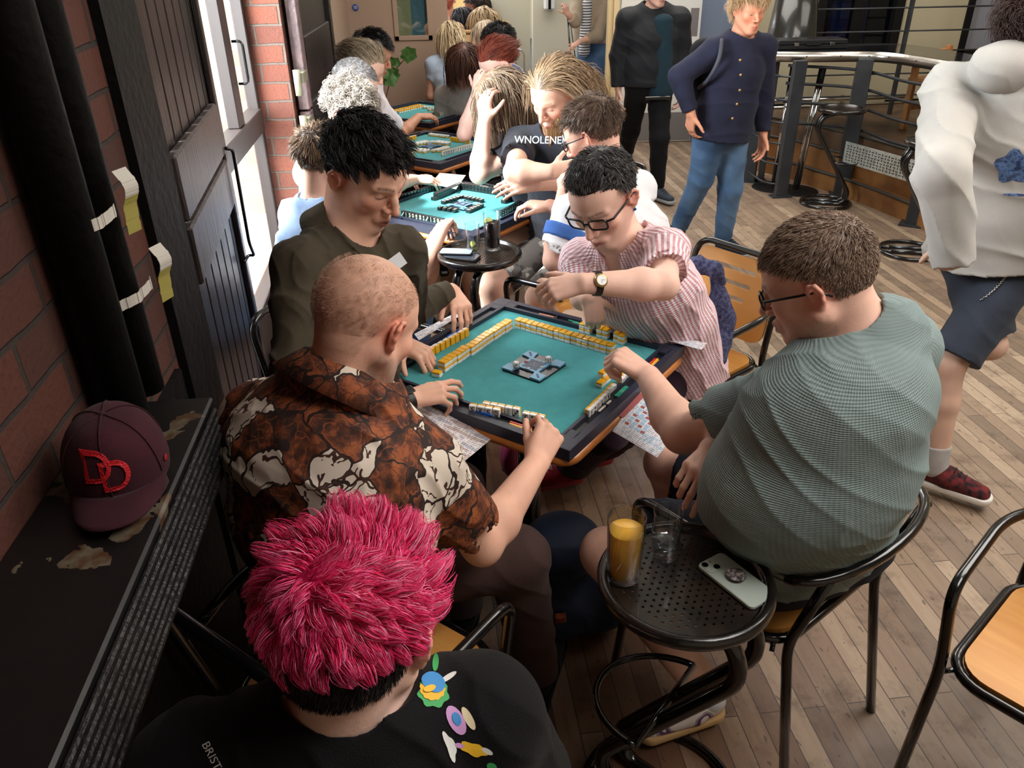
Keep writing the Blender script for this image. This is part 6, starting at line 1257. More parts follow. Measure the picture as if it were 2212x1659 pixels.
# ================= papers =================
def sheet_mat(name, base, seed, bands):
    t = NT(name, .5); uv = t.n('SeparateXYZ', {'Vector': t.tc.outputs['Object']}); x, y = uv.outputs[0], uv.outputs[1]; v = t.mapping(scale=(1, 1, 0))
    ln = t.math('LESS_THAN', t.math('FRACT', t.math('MULTIPLY', y, 140.)), .42); nz = t.n('TexNoise', {'Vector': t.mapping(scale=(230, 45, 1), loc=(seed, 0, 0)), 'Scale': 1., 'Detail': 2.}).outputs['Fac']; txt = t.math('MULTIPLY', ln, t.math('GREATER_THAN', nz, .5))
    row_ = t.n('TexNoise', {'Vector': t.mapping(scale=(14, 60, 1), loc=(seed+5, 0, 0)), 'Scale': 1., 'Detail': 0.}).outputs['Fac']; col = t.math('LESS_THAN', t.math('FRACT', t.math('MULTIPLY_ADD', x, 10.5, .5)), .94)
    c = t.mix(t.math('GREATER_THAN', row_, .60), base, bands[0]); c = t.mix(t.math('LESS_THAN', row_, .36), c, bands[1]); c = t.mix(t.math('MULTIPLY', t.math('MULTIPLY', txt, col), .75), c, (70, 60, 62)); t.base(c); return t.m
SH1 = sheet_mat('printed_rules', (238, 230, 232), 3., ((202, 182, 178), (190, 190, 204))); SH2 = sheet_mat('printed_rules_blue', (214, 214, 222), 9., ((176, 196, 214), (206, 200, 206))); SH3 = mat('plain_sheet', (232, 232, 232), .4)
def sheet(corners, m, lab, th=.0012, extra=None, name='score_sheet', grp=None):
    """corners a,b,c,d in order; the sheet keeps its own frame"""
    P = [np.asarray(p, float) for p in corners]; c = sum(P)/4; X = nrm(P[1]-P[0]); n = nrm(np.cross(P[1]-P[0], P[3]-P[0])); n = n if n[2] > 0 else -n; Y = np.cross(n, X); M_ = Matrix([[*r, 0] for r in np.stack([X, Y, n], 1)]+[[0, 0, 0, 1]]); M_.translation = Vector(c)
    L = [((p-c)@X, (p-c)@Y) for p in P]; b = MB()
    if (L[1][0]-L[0][0])*(L[3][1]-L[0][1])-(L[1][1]-L[0][1])*(L[3][0]-L[0][0]) < 0: L = L[::-1]
    b.prism(L, 0, th)
    if extra: extra(b)
    o = b.build(name, m if isinstance(m, list) else [m]); o.matrix_world = M_; return tag(o, lab, 'printed sheet', grp)
zs = .7175
sheet([A(832, 925, .737), A(1000, 1001, .700), A(1066, 940, .712), A(905, 862, .74)], [SH1], 'printed rules sheet sticking out between the board and the bald man', name='rules_sheet')
RED = mat('maroon_band', (150, 70, 68), .5); PIC = mat('grid_blue', (150, 186, 214), .5)
def tilegrid(b):
    b.box((-.085, -.045, .0012), (-.062, .085, .0016), 1)
    for i in range(4):
        for j in range(8): b.box((-.050+i*.016, -.06+j*.015, .0012), (-.039+i*.016, -.05+j*.015, .0016), 2 if (i+j) % 3 else 1)
sheet([A(1322, 935, .70), A(1418, 992, .665), A(1480, 905, .70), A(1400, 822, .727)], [SH2, RED, PIC], 'printed scoring chart with maroon band hanging over the table edge before the man in green', name='scoring_chart', extra=tilegrid)
sheet([A(1385, 720, .765), A(1515, 756, .757), A(1527, 742, .757), A(1368, 709, .767)], [SH2], 'narrow folded white card lying across the right corner of the board', name='tile_card')
sheet([A(905, 735, .738), A(1012, 672, .738), A(1000, 668, .738), A(895, 722, .738)], [SH1], 'printed sheet under the far left rim beside the young man in olive', name='rules_sheet')
sheet([A(930, 397, .765), A(985, 409, .762), A(1006, 378, .765), A(950, 374, .765)], [SH3], 'blank bright white sheet lying across the far left rim of the second board', name='blank_sheet')
# ================= drinks =================
GL = glass_mat('drinking_glass', (.95, .96, .965), .85, 2.4)
def liquid(name, col, op): 
    m = bpy.data.materials.new(name); m.use_nodes = True; b_ = m.node_tree.nodes['Principled BSDF']; b_.inputs['Base Color'].default_value = lin(col); b_.inputs['Transmission Weight'].default_value = op; b_.inputs['Roughness'].default_value = .08; b_.inputs['IOR'].default_value = 1.33; return m
def tumbler(x, y, z, r, h, fill, m, lab, cat='drink', base=.012, extra=None, name='glass_tumbler', rt=None):
    e = tag(empty(name, (x, y, z)), lab, cat); rt = rt or r*1.06; t = .0022; b = MB()
    b.lathe([(0, 0), (r*.9, 0), (r, .004), (rt, h-.002), (rt-.0010, h), (rt-t, h-.002), (r-t, base+.004), (r*.85, base), (0, base)], seg=56); b.build('glass_wall', GL, e)
    if fill:
        f = (fill-base)/(h-base); rf = r-t+(rt-r)*f; b = MB(); b.lathe([(0, base+.0006), (r*.85-.001, base+.0006), (r-t-.0006, base+.005), (rf-.0006, fill-.001), (rf-.002, fill), (0, fill)], seg=56); b.build('liquid', m, e)
    if extra: extra(e)
    return e
zst = .7215
pj = A(1345, 1255, zst); JU = mat('orange_juice', (252, 190, 62), .3, col2=(250, 182, 50), nscale=40); _jb = JU.node_tree.nodes['Principled BSDF']; _jb.inputs['Subsurface Weight'].default_value = .3
def froth(e):
    b = MB(); rg = np.random.default_rng(5)
    for i in range(90): a = rg.uniform(.2, 2.6); z = .132+rg.uniform(0, .016)*math.sin((a-.2)/2.4*pi)+.004; r = .0345; b.lathe([(0, .0007), (.0007, 0), (0, -.0007)], cen=(r*cos(a), r*sin(a), z), seg=5)
    b.build('froth_bubbles', mat('froth', (176, 130, 66), .4), e)
tumbler(pj[0]+.004, pj[1]+.012, zst, .0335, .156, .122, JU, 'tall glass of orange juice on the round perforated stool', extra=froth, rt=.038, base=.010)
pw = A(1437, 1205, zst); WAT = glass_mat('water', (.78, .84, .90), .9, 1.6)
tumbler(pw[0], pw[1]+.008, zst, .0285, .118, .052, WAT, 'short glass half full of water beside the orange juice', rt=.031, base=.014)
z2 = .7215; p1 = A(1064, 538, z2); COLA = mat('dark_cola', (22, 8, 8), .1, coat=.4)
LIME = mat('lime', (190, 200, 70), .5); LIMEP = mat('lime_flesh', (220, 226, 150), .5)
def wedge(px, pz, a):
    def f(e):
        b = MB(); th = np.linspace(0, pi, 13); M_ = Matrix.Translation((px, 0, pz)) @ Matrix.Rotation(a, 4, 'Z') @ Matrix.Rotation(rad(60), 4, 'X')
        pr = [(.019*cos(t), .019*sin(t)) for t in th]; b.prism(pr, -.004, .004, M=M_); s = b.build('lime_wedge', LIME, e); b = MB(); b.prism([(x*.86, y*.86) for x, y in pr], -.0044, .0044, M=M_); b.build('lime_flesh', LIMEP, e)
    return f
tumbler(p1[0], p1[1], z2, .033, .158, .118, COLA, 'tall glass of dark cola with a lime slice on the further stool', extra=wedge(-.012, .118, .6), rt=.036, base=.012)
p2_ = A(1022, 545, z2); tumbler(p2_[0], p2_[1], z2, .028, .125, .018, glass_mat('lime_dregs', (.80, .82, .60)), 'nearly empty glass with a lime wedge on the further stool', extra=wedge(.004, .03, 1.2), rt=.031, base=.010)
# ================= phones =================
def phone(corners_c, rot, lab, L=.147, Wd=.0715, th=.0085, body=(168, 180, 172), z=zst, moon=False, scr=None, name='smartphone'):
    e = tag(empty(name, (*corners_c, z), rot), lab, 'phone'); o = rrect(-Wd/2, -L/2, Wd/2, L/2, .011, 7); m = mat('phone_case_%d' % body[0], body, .55); b = MB()
    n = len(o); zsx = [0, .0015, th-.0015, th]; ins = [.0015, 0, 0, .0015]; V = []; 
    for zz, i_ in zip(zsx, ins): V += [(x-math.copysign(i_, x), y-math.copysign(i_, y), zz) for x, y in o]
    Fc = [tuple(range(n))[::-1], tuple(3*n+i for i in range(n))]+[(k*n+i, k*n+(i+1) % n, (k+1)*n+(i+1) % n, (k+1)*n+i) for k in range(3) for i in range(n)]; b.add(V, Fc); b.build('phone_case', m, e)
    if moon:
        b = MB(); b.prism([(x, y) for x, y in rrect(-.0325, .036, .0005, .0695, .009, 5)], th, th+.0018); b.build('camera_bump', m, e)
        for x, y, r in ((-.0245, .0615, .0068), (-.0085, .0445, .0068), (-.0095, .0625, .0022), (-.0245, .0435, .0008)):
            b = MB(); b.lathe([(r, th+.0018), (r, th+.0026), (r-.001, th+.0028), (0, th+.0020)], cen=(x, y, 0), seg=28); b.build('camera_lens', mat('lens_black', (10, 10, 14), .08) if r > .003 else mat('flash', (140, 130, 110), .3), e)
        t = NT('moon_print', .4); n_ = t.noise(170, 3); n2 = t.n('TexNoise', {'Vector': t.tc.outputs['Object'], 'Scale': 60., 'Detail': 2.}).outputs['Fac']; t.base(t.ramp(t.math('ADD', t.math('MULTIPLY', n_, .6), t.math('MULTIPLY', n2, .4)), [(.42, (66, 62, 68)), (.52, (170, 158, 160)), (.6, (226, 212, 206))]))
        b = MB(); b.lathe([(.009, th), (.009, th+.004), (.0195, th+.005), (.02, th+.0065), (.019, th+.0075)], cen=(.002, .003, 0), seg=40); b.build('grip_disc', mat('black_rubber', (20, 20, 22), .5), e)
        b = MB(); b.lathe([(.0192, th+.0075), (0, th+.0079)], cen=(.002, .003, 0), seg=40); b.build('moon_face', t.m, e)
        b = MB(); b.box((-.005, -L/2-.0004, .003), (.005, -L/2+.001, .006), bev=.001); b.build('port', BLK, e)
    if scr: b = MB(); b.prism([(x*.94, y*.965) for x, y in o], th, th+.0004); b.build('screen', scr, e)
    return e
pa = A(1545, 1185, zst+.008); pb = A(1625, 1320, zst+.008); pc_ = A(1590, 1250, zst+.008); rot = math.atan2(pa[1]-pb[1], pa[0]-pb[0])-pi/2
phone(((pc_[0]), (pc_[1])), rad(20)+math.atan2((A(1520, 1195, zst)-A(1655, 1300, zst))[1], (A(1520, 1195, zst)-A(1655, 1300, zst))[0])-pi/2-rad(20), 'phone in a pale mint case with a moon-patterned grip disc on the round stool', moon=True, body=(186, 198, 188))
SCR = mat('phone_screen', (58, 66, 80), .1); q = A(1000, 556, z2); phone((q[0]-.004, q[1]+.0), rad(62), 'dark phone lying screen up at the bottom of the pile on the further stool', body=(44, 36, 34), z=z2, scr=SCR)
q = A(990, 545, z2+.012); phone((q[0]-.008, q[1]), rad(75), 'black phone lying on top of another phone beside the empty glass', body=(20, 20, 22), z=z2+.0095, scr=mat('bright_screen', (150, 160, 170), .1), L=.135, Wd=.066)
# ================= maroon cap =================
def cap():
    c0 = D(250, 975, 1.175); cx, cy = -.476, 1.015; e = tag(empty('baseball_cap', (cx, cy, ZL+.001), 0), 'maroon baseball cap with red double D emblem resting on the black ledge', 'cap')
    m = fabric('maroon_cotton', (58, 20, 30), (50, 17, 26), 16); n = 40; K = 12; V = []; 
    # dome, front towards -y, tilted back
    for k in range(K+1):
        t = k/K*pi/2
        for i in range(n): a = 2*pi*i/n; fr_ = max(0, -sin(a)); V.append((.082*cos(a)*cos(t)**.72, .094*sin(a)*cos(t)**(.62-.18*fr_), .034+.098*sin(t)**(1.05)*(1)-.030*(1-sin(t))*0))
    b = MB(); b.add(V, [(k*n+i, k*n+(i+1) % n, (k+1)*n+(i+1) % n, (k+1)*n+i) for k in range(K) for i in range(n)]+[(i, (i+1) % n, n+0+(i+1) % n, n+i) for i in range(0)], smooth=True)
    # band down to ledge
    b.add([(.082*cos(2*pi*i/n), .094*sin(2*pi*i/n), .034) for i in range(n)]+[(.080*cos(2*pi*i/n), .092*sin(2*pi*i/n), .018+.008*sin(2*pi*i/n)) for i in range(n)], [(i, n+i, n+(i+1) % n, (i+1) % n) for i in range(n)], smooth=True)
    o = b.build('crown', m, e)
    for k in range(6):
        a = pi/6+k*pi/3; b = MB(); b.tube([(.0835*cos(a)*cos(t)**.72, .0955*sin(a)*cos(t)**(.62-.18*max(0, -sin(a))), .034+.0990*sin(t)**1.05) for t in np.linspace(0, pi/2, 12)], .0011, 6); b.build('seam', m, e)
    b = MB(); b.lathe([(0, .004), (.006, .002), (.007, 0)], cen=(0, 0, .132), seg=12); b.build('top_button', m, e)
    # curved peak
    V = []; nu, nv = 20, 8
    for j in range(nv+1):
        for i in range(nu+1):
            s = -1+2*i/nu; a = -pi/2+s*1.15; r0 = np.array([.082*cos(a), .094*sin(a)]); ext = .074*(1-abs(s)**2.6)*(j/nv); V.append((r0[0]*(1+.02*j/nv), r0[1]-ext, .034-.026*(s*s)*(.35+.65*j/nv)-.006*j/nv))
    b = MB(); b.add(V, [(j*(nu+1)+i, j*(nu+1)+i+1, (j+1)*(nu+1)+i+1, (j+1)*(nu+1)+i) for j in range(nv) for i in range(nu)], smooth=True); o = b.build('peak', m, e); o.modifiers.new('t', 'SOLIDIFY').thickness = .003
    # interlocked double letters, wrapped on the front panel
    for k, (ox, oz) in enumerate(((-.012, .012), (.012, -.006))):
        V, Fc = text_mesh('D', .070, .0016); V = V*np.array([.95, 1.05, 1]); 
        X = V[:, 0]+ox; Z = V[:, 1]+.073+oz; t = np.arcsin(np.clip((Z-.034)/.098, 0, .98)**(1/1.05)); yy = -.094*np.sqrt(np.clip(1-(X/(.082*np.cos(t)**.72))**2, .05, 1))*np.cos(t)**(.44); b = MB(); b.add(np.stack([X, yy-.0012-np.maximum(V[:, 2], 0)*1.2, Z], 1), Fc); b.build('emblem_letter', mat('red_thread', (190, 24, 34), .5, bump=.4, bscale=300), e)
    b = MB(); a = rad(-18); b.lathe([(0, .0008), (.005, .0006), (.006, 0)], M=Matrix.Translation((.084*cos(a), .094*sin(a), .046)) @ Matrix.Rotation(a, 4, 'Z') @ Matrix.Rotation(pi/2, 4, 'Y'), seg=12); b.build('side_mark', mat('red_thread_dark', (150, 26, 34), .5), e)
    e.rotation_euler = (rad(3), 0, rad(12)); e.scale = (.87, .87, .87)
cap()
# ================= chairs in use =================
chair(.78, 1.47, 122, 'black tubular armchair holding the man in green, its curved arm rail beside the round stool', ring=True)
chair(.92, 2.57, 212, 'black tubular armchair with slotted orange plywood back behind the woman in stripes')
chair(1.34, 1.02, 215, 'empty black tubular armchair with scratched orange seat at the bottom right corner', back=True)
chair(-.20, 1.22, 48, 'black tubular armchair under the bald man', back=False)
chair(-.22, 2.36, -30, 'black tubular armchair under the young man in olive', back=False)
chair(.62, 3.02, 132, 'black tubular armchair under the man in the white T-shirt', back=False); chair(.80, 4.05, 205, 'black tubular armchair under the long-haired bearded man', back=True)
# scarf on the slotted chair
def scarf():
    e = tag(empty('navy_scarf', (.98, 2.6, .8)), 'navy speckled cardigan hanging over the back of the slotted orange chair', 'cardigan'); m = fabric('navy_speckled_knit', (40, 42, 72), (84, 86, 118), 90, bump=.6)
    cen = D(1510, 585, 2.62); S = Solid(.005); a = D(1468, 572, 2.66); b = D(1545, 583, 2.62); S.chain([a, (a+b)/2+[0, 0, .008], b], [.024, .028, .024], k=.01); S.cone(b, D(1560, 610, 2.64), .022, .012, k=.02); q = [D(1545, 600, 2.70), D(1565, 690, 2.72), D(1548, 775, 2.70)]; S.chain(q, [.02, .030, .034], k=.02, w=(1, .4, 0), sc=1.3)
    o = S.build('knit_folds', m, None, disp=folds(.006, 30, (1, 0, 0), 3)); o.parent = e; o.location = (-.98, -2.6, -.8)
scarf()
# backpack on the floor
def backpack():
    p = A(1225, 1230, .2); e = tag(empty('backpack', (p[0], p[1], 0)), 'dark navy backpack lying on the floor between the bald man and the round stool', 'bag'); m = fabric('navy_nylon', (38, 50, 74), (28, 38, 58), 6, rough=.55); L0 = Vector((-p[0], -p[1], 0))
    S = Solid(.006); c = np.array([p[0], p[1], .0])
    top = A(1215, 1135, .42); S.ell(c+[0, .02, .15], (.16, .13, .16), k=.05); S.ell(top-[0, 0, .07], (.12, .10, .10), k=.06); S.ell(c+[-.05, -.09, .12], (.11, .07, .10), k=.04); S.ell(c+[.10, -.03, .10], (.10, .10, .10), k=.05)
    o = S.build('bag_body', m, None, disp=folds(.007, 16, (.6, .3, 1), 5)); o.parent = e; o.location = L0
    for P in ([A(1130, 1310, .12), A(1165, 1375, .05), A(1200, 1420, .02), A(1190, 1460, .02), A(1172, 1540, .012)],): b = MB(); b.tube(spline(P, 8), .016, 8, flat=((0, 0, 1), .14)) if False else b.tube(spline(P, 8), .0145, 8, flat=((0, 0, 1), .9)); q = np.concatenate(b.V)
    b = MB(); P = spline([A(1120, 1335, .10), A(1160, 1370, .05), A(1198, 1405, .02), A(1195, 1455, .01), A(1174, 1540, .006)], 8); w = .013
    for k in range(len(P)-1): a0, a1 = P[k], P[k+1]; t = nrm(a1-a0); n_ = np.cross(t, [0, 0, 1]); b.add([a0-n_*w, a0+n_*w, a1+n_*w, a1-n_*w], [(0, 1, 2, 3)], smooth=True)
    o = b.build('strap', fabric('navy_webbing', (34, 46, 64), (28, 38, 54), 40), None); o.parent = e; o.location = L0; o.modifiers.new('t', 'SOLIDIFY').thickness = .002
    b = MB(); 
    for u in np.linspace(-1, 1, 14): b.tube(spline([c+[-.12, .0+.0*u, .24], c+[-.03, -.10, .29], c+[.08, -.06, .26]], 8), .0022, 6) if u == -1 else None
    o = b.build('zip', BLKM, None); o.parent = e; o.location = L0
    b = MB(); q = A(1210, 1335, .17); b.box(q-[.016, .01, .012], q+[.016, .01, .012], bev=.003); o = b.build('orange_tag', mat('orange_tag', (150, 80, 36), .5, col2=(120, 34, 40), nscale=60), None); o.parent = e; o.location = L0
backpack()
# pink and green shoes far under the table: left as small bag details
b = MB(); q = A(1100, 985, .25); S = Solid(.005); S.ell(q, (.035, .05, .075), k=.02); S.ell(q+[.02, -.02, -.05], (.03, .04, .03), k=.02); o = S.build('pink_pouch', mat('pink_vinyl', (196, 72, 120), .4, col2=(184, 60, 108), nscale=6)); tag(o, 'pink pouch hanging under the front corner of the nearest table', 'pouch')
b = MB(); q = A(1108, 1010, .2); b.box(q-[.04, .01, .012], q+[.035, .012, .012], M=None, bev=.005); tag(b.build('green_strap', mat('green_vinyl', (46, 130, 84), .3)), 'small green glossy strap under the pink pouch below the table', 'strap')
# potted plant by the far door
def plant():
    b0 = np.array([-.42, 7.9, 0]); e = tag(empty('potted_plant', b0), 'leafy green plant with lobed leaves before the brown far door', 'plant'); m = mat('leaf_green', (54, 92, 44), .5, col2=(80, 122, 60), nscale=20); b = MB(); b.lathe([(0, 0), (.10, 0), (.13, .24), (.12, .24), (.11, .22), (0, .22)], seg=28); b.build('plant_pot', mat('terracotta', (120, 74, 52), .8), e)
    tips = [A_ for A_ in (AY(882, 118, 7.75), AY(850, 128, 7.75), AY(838, 148, 7.7), AY(845, 158, 7.72))]; root_ = np.array([0, 0, .22])
    for i, t_ in enumerate(tips):
        t_ = t_-b0; b = MB(); b.tube(spline([root_, root_*.4+t_*.5+[0, 0, .18], t_], 8), .004, 6); b.build('stem', mat('stem_brown', (84, 72, 44), .7), e); b = MB()
        for k in range(3):
            c = t_+RNG.normal(size=3)*.02; s = .075 if i != 1 else .05; a0 = RNG.uniform(0, 6.28); V = [c]; 
            for j in range(15): a = j*2*pi/15; r = s*(.55+.45*abs(cos(a*2.5))); V.append(c+np.array([r*cos(a+a0), .25*r*sin(a), r*sin(a+a0)*.9-.02]))
            b.add(V, [(0, j+1, (j+1) % 15+1) for j in range(15)])
        o = b.build('leaf', m, e)
plant()
P5(); P2(); P3(); P4(); P1()
# ---------- people further back ----------
def U(y): return np.array([cos(rad(y)), sin(rad(y)), 0.])
def seated(label, hc, yaw, pitch, skin, shirtm, hairf, tyaw=None, hs=1., lean=.12, h=.008, arms=None, sleeve=.55, bw=1., pants=None, legs=True, roll=0., detail=True, face=None, extra=None, zp=.56, group=None, pl=2, bare=False, sl=.18, ease=.018, fem=False, neckr=.053, kn=.40, shoes=None, fit=.016, **kw):
    hc = np.asarray(hc, float); ty = yaw if tyaw is None else tyaw; f = U(ty); r = U(ty-90); up = np.array([0, 0, 1.])
    nb = hc-up*.165*hs-f*(.05+.02*lean/.12); hgt = nb[2]-zp; pe = np.array([nb[0], nb[1], 0])-f*lean*1.6+up*zp; ch = pe+(nb-pe)*.66+f*.01-f*.02; wa = pe+(nb-pe)*.30-f*.02
    A_ = []
    for s_, k in ((1, 'R'), (-1, 'L')):
        sh = nb+r*s_*sl*bw-up*.055; a = dict(sh=sh)
        if arms and k in arms:
            el, wr, d, n = arms[k][:4]; a.update(el=np.asarray(el, float), wr=np.asarray(wr, float), d=nrm(d), n=nrm(n), side=(-1 if s_ > 0 else 1), curls=arms[k][4] if len(arms[k]) > 4 else [(30, 35, 20)]*4)
        else: el = sh-up*.27+f*.02+r*s_*.03; a.update(el=el, wr=el+f*.17-up*.10-r*s_*.08, d=f-r*s_*.3-up*.2, n=up, side=(-1 if s_ > 0 else 1), curls=[(25, 30, 20)]*4)
        A_.append(a)
    L_ = []
    if legs:
        for s_ in (1, -1): hip = pe+r*s_*.09; k_ = hip+f*kn+up*(.50-zp)+r*s_*.04; an = np.array([k_[0], k_[1], .09])-f*.06; L_.append(dict(hip=hip, kn=k_, an=an, toe=an+f*.15-up*.06, bare=bare))
    return person(label, (hc, yaw, pitch, roll, hs), [pe, wa, ch, nb], A_, L_, skin=skin, h=h, bw=bw, face=face, hair=hairf, shirt=dict(mat=shirtm, sleeve=sleeve, ease=ease, fit=fit, hem=-.05, disp=folds(.005, 30, (.5, .3, .8), seed=abs(int(hc[0]*100))), **kw), pants=dict(mat=pants or BLACKC, len=pl) if legs else None, detail=detail, extra=extra, group=group, fem=fem, neckr=neckr, shoes=shoes or (dict(mat=BLACKC, sole=BLACKC) if legs else None))
def shirt_text(p, n, up, txt, size, m, name='shirt_print', thick=.001):
    def f(fr=None):
        V, Fc = text_mesh(txt, size, thick); N_ = nrm(n); u_ = nrm(np.asarray(up)-N_*(np.asarray(up)@N_)); x_ = np.cross(u_, N_); b = MB(); b.add(np.asarray(p)+np.outer(V[:, 0], x_)+np.outer(V[:, 1], u_)+np.outer(V[:, 2], N_), Fc); return b.build(name, m)
    return f
WPRINT = mat('white_print', (206, 216, 224), .6)
# second table -----
def band(hc, el):
    f, r = U(128), U(38); sh = hc-[0, 0, .168]-f*.077-r*.18-[0, 0, .055]; S = Solid(.006); d = el-sh; S.cone(sh+d*.34, sh+d*.60, .079, .077, k=.004, cut=3); return S.build('blue_sleeve_band', fabric('blue_cotton', (66, 106, 176)))
def P9():
    hc = D(1280, 290, 2.95); el = D(1200, 562, 2.80); wr = near(el, 1222, 412, .24, True); f = nrm([-.7, .7, 0])
    elR = D(1300, 480, 3.3)
    seated('man in glasses and white T-shirt resting his chin on his hand', hc, 147, 28, (224, 176, 156), WHITEC, hair_short([(98, 78, 64), (116, 94, 78), (80, 62, 52)], N=3600, length=.030, r0=.0013, lift=.4, seed=31, curl=.25, lenfn=lambda L: np.where(L[:, 2] < .02, .4, 1.2), clumpf=.6), tyaw=128, h=.006, lean=.16, hs=1.02,
        arms=dict(L=(el, wr, D(1224, 350, 2.95)-wr, [-.5, -.8, .2], [(60, 60, 30)]*4), R=(elR, elR+[-.2, .1, .05], [-.8, .4, 0], [0, 0, 1])), sleeve=.92, ease=.030, face=dict(brow=(70, 52, 42), stubble=((150, 112, 96), .3)), pants=TANS, bare=True, pl=.75, kn=.44,
        extra=lambda c, R, hs, fr: glasses(c, R, hs, w=.046, hh=.030)+[band(hc, el)])
    return
P9()
CAMO = NT('camo_print', .85); _a = CAMO.noise(9, 2); _b2 = CAMO.noise(14, 2, CAMO.mapping(loc=(3, 1, 5))); _c = CAMO.ramp(_a, [(0, (60, 54, 52)), (.47, (104, 98, 94)), (.56, (190, 186, 182))], 'CONSTANT'); _c = CAMO.mix(CAMO.math('GREATER_THAN', _b2, .57), _c, (30, 28, 30)); CAMO.base(_c); CAMO = CAMO.m
def P8():
    hc = D(1200, 205, 3.55); f = U(222); r = U(222-90); blond = [(146, 120, 94), (168, 140, 110), (118, 94, 72), (184, 156, 124)]
    def push(W_):
        c = hc+[.02, .03, -.34]; rr = np.array([.21, .15, .20]); q = (W_-c)/rr; k = np.linalg.norm(q, axis=1); m = k < 1; W_[m] = (c+(W_-c)/np.maximum(k, .3)[:, None])[m]; return W_
    def hr(c, R, hs):
        msk = lambda x, y, z: HAIRMASK(x, y, z, .006); fl = lambda L, rg: np.stack([L[:, 0]*.6, -np.ones(len(L))*.12, -.06-.0*L[:, 0]], 1)
        bm = lambda x, y, z: ((z < -.052) & (y > .015)).astype(float)
        a = strands('hair', HAIR, c, R, hs, 3200, .25, .0018, fl, seed=41, seg=14, lift=.02, curl=.05, clump=30, clumpf=.35, grav=.55, rnd=.03, col=blond, mask=msk, body=push, wave=.08, capc=(112, 90, 70)); return [a]
    def ex(c, R, hs, fr):
        rg = np.random.default_rng(3); n = 1800; x = rg.uniform(-.052, .052, n); t = rg.uniform(0, 1, n); y = .090-.7*np.abs(x)+.012*(1-t)*0; z = -.064-.045*t+.5*np.abs(x); z = np.where(rg.uniform(size=n) < .22, -.056+0*x, z); y = np.where(z > -.060, .098-.5*np.abs(x), y+.012); P0 = np.stack([x, y, z], 1); b = []
        dn = np.stack([-x*4*.3, .25+0*x, -1+0*x], 1); ln = np.where(z > -.06, .018, .115*(1-np.abs(x)/.07)+.01); pts = [P0]; 
        for i in range(4): pts.append(pts[-1]+dn/np.linalg.norm(dn, axis=1)[:, None]*ln[:, None]/4+rg.normal(size=(n, 3))*.0016); dn = dn+np.stack([-x*3, -.1+0*x, 0*x], 1)
        P_ = c+(np.array(pts)@R.T)*hs; Vv = []; 
        for k in range(3): th = k*2.094; Vv.append(P_+(R[:, 0]*cos(th)+R[:, 1]*sin(th))*(np.linspace(1, .2, 5)[:, None, None]*.0022))
        Vv = np.stack(Vv, 2); idx = np.arange(5*n*3).reshape(5, n, 3); Fq = np.concatenate([np.stack([idx[:-1, :, k], idx[:-1, :, (k+1) % 3], idx[1:, :, (k+1) % 3], idx[1:, :, k]], -1).reshape(-1, 4) for k in range(3)])
        me = npmesh('beard', Vv.reshape(-1, 3), Fq); cc = np.array([srgb(q) for q in [(178, 140, 100), (156, 118, 84), (196, 164, 124)]])[rg.integers(0, 3, n)]; at = me.color_attributes.new('col', 'FLOAT_COLOR', 'POINT'); at.data.foreach_set('color', np.concatenate([np.broadcast_to(cc[None, :, None, :], (5, n, 3, 3)).reshape(-1, 3), np.ones((15*n, 1))], 1).astype(np.float32).ravel()); o = link('beard', me, HAIR)
        t1 = shirt_text(D(1167, 303, 3.40), [-.45, -.85, .25], [.0, .1, 1], 'WNOLENEL', .042, WPRINT)(); t2 = shirt_text(D(1232, 300, 3.42), [-.25, -.95, .25], [0, .1, 1], 'WC', .040, WPRINT)(); return [o, t1, t2]
    nb = hc+[.0, .06, -.18]
    elR = D(1110, 372, 3.25); wrR = D(1190, 372, 3.18); elL = D(1225, 385, 3.42); wrL = D(1160, 398, 3.25)
    seated('man with long blond hair, beard and dark T-shirt sitting with folded arms', hc, 222, 30, (226, 180, 158), CHAR, hr, tyaw=228, h=.006, hs=1.13, lean=.05, bw=1.12, sl=.2,
        arms=dict(R=(elR, wrR, [1, .1, .1], [-.2, -.8, .5], [(20, 20, 10)]*4), L=(elL, wrL, [-1, -.1, .0], [-.2, -.6, .7], [(20, 20, 10)]*4)), sleeve=.62, ease=.03, face=dict(brow=(150, 116, 84), blush=.2), pants=CAMO, pl=.85, bare=True, extra=ex, kn=.46)
P8()
def BOY():
    hc = D(697, 348, 3.05); wr = A(955, 492, .80); el = near(wr, 905, 590, .22, False)
    elL = hc+[-.0, .12, -.42]
    fade = hair_short([(120, 92, 66), (150, 118, 88), (84, 62, 46), (96, 72, 52)], N=3000, length=.05, r0=.0016, lift=.3, seed=51, curl=.12, lenfn=lambda L: np.where(L[:, 2] < .02, .25, 1.15), flow=flow_fwd, capc=(60, 46, 38))
    seated('boy with faded brown haircut and light denim shirt at the second table', hc, 55, 22, (222, 176, 156), DENIML, fade, tyaw=40, h=.006, hs=.98, lean=.05, bw=.86, sl=.17, arms=dict(R=(el, wr, A(975, 462, .79)-wr, [-.4, -.5, .7], [(50, 60, 30)]*4)), sleeve=.8, pants=JEANS, neckr=.046)
BOY()
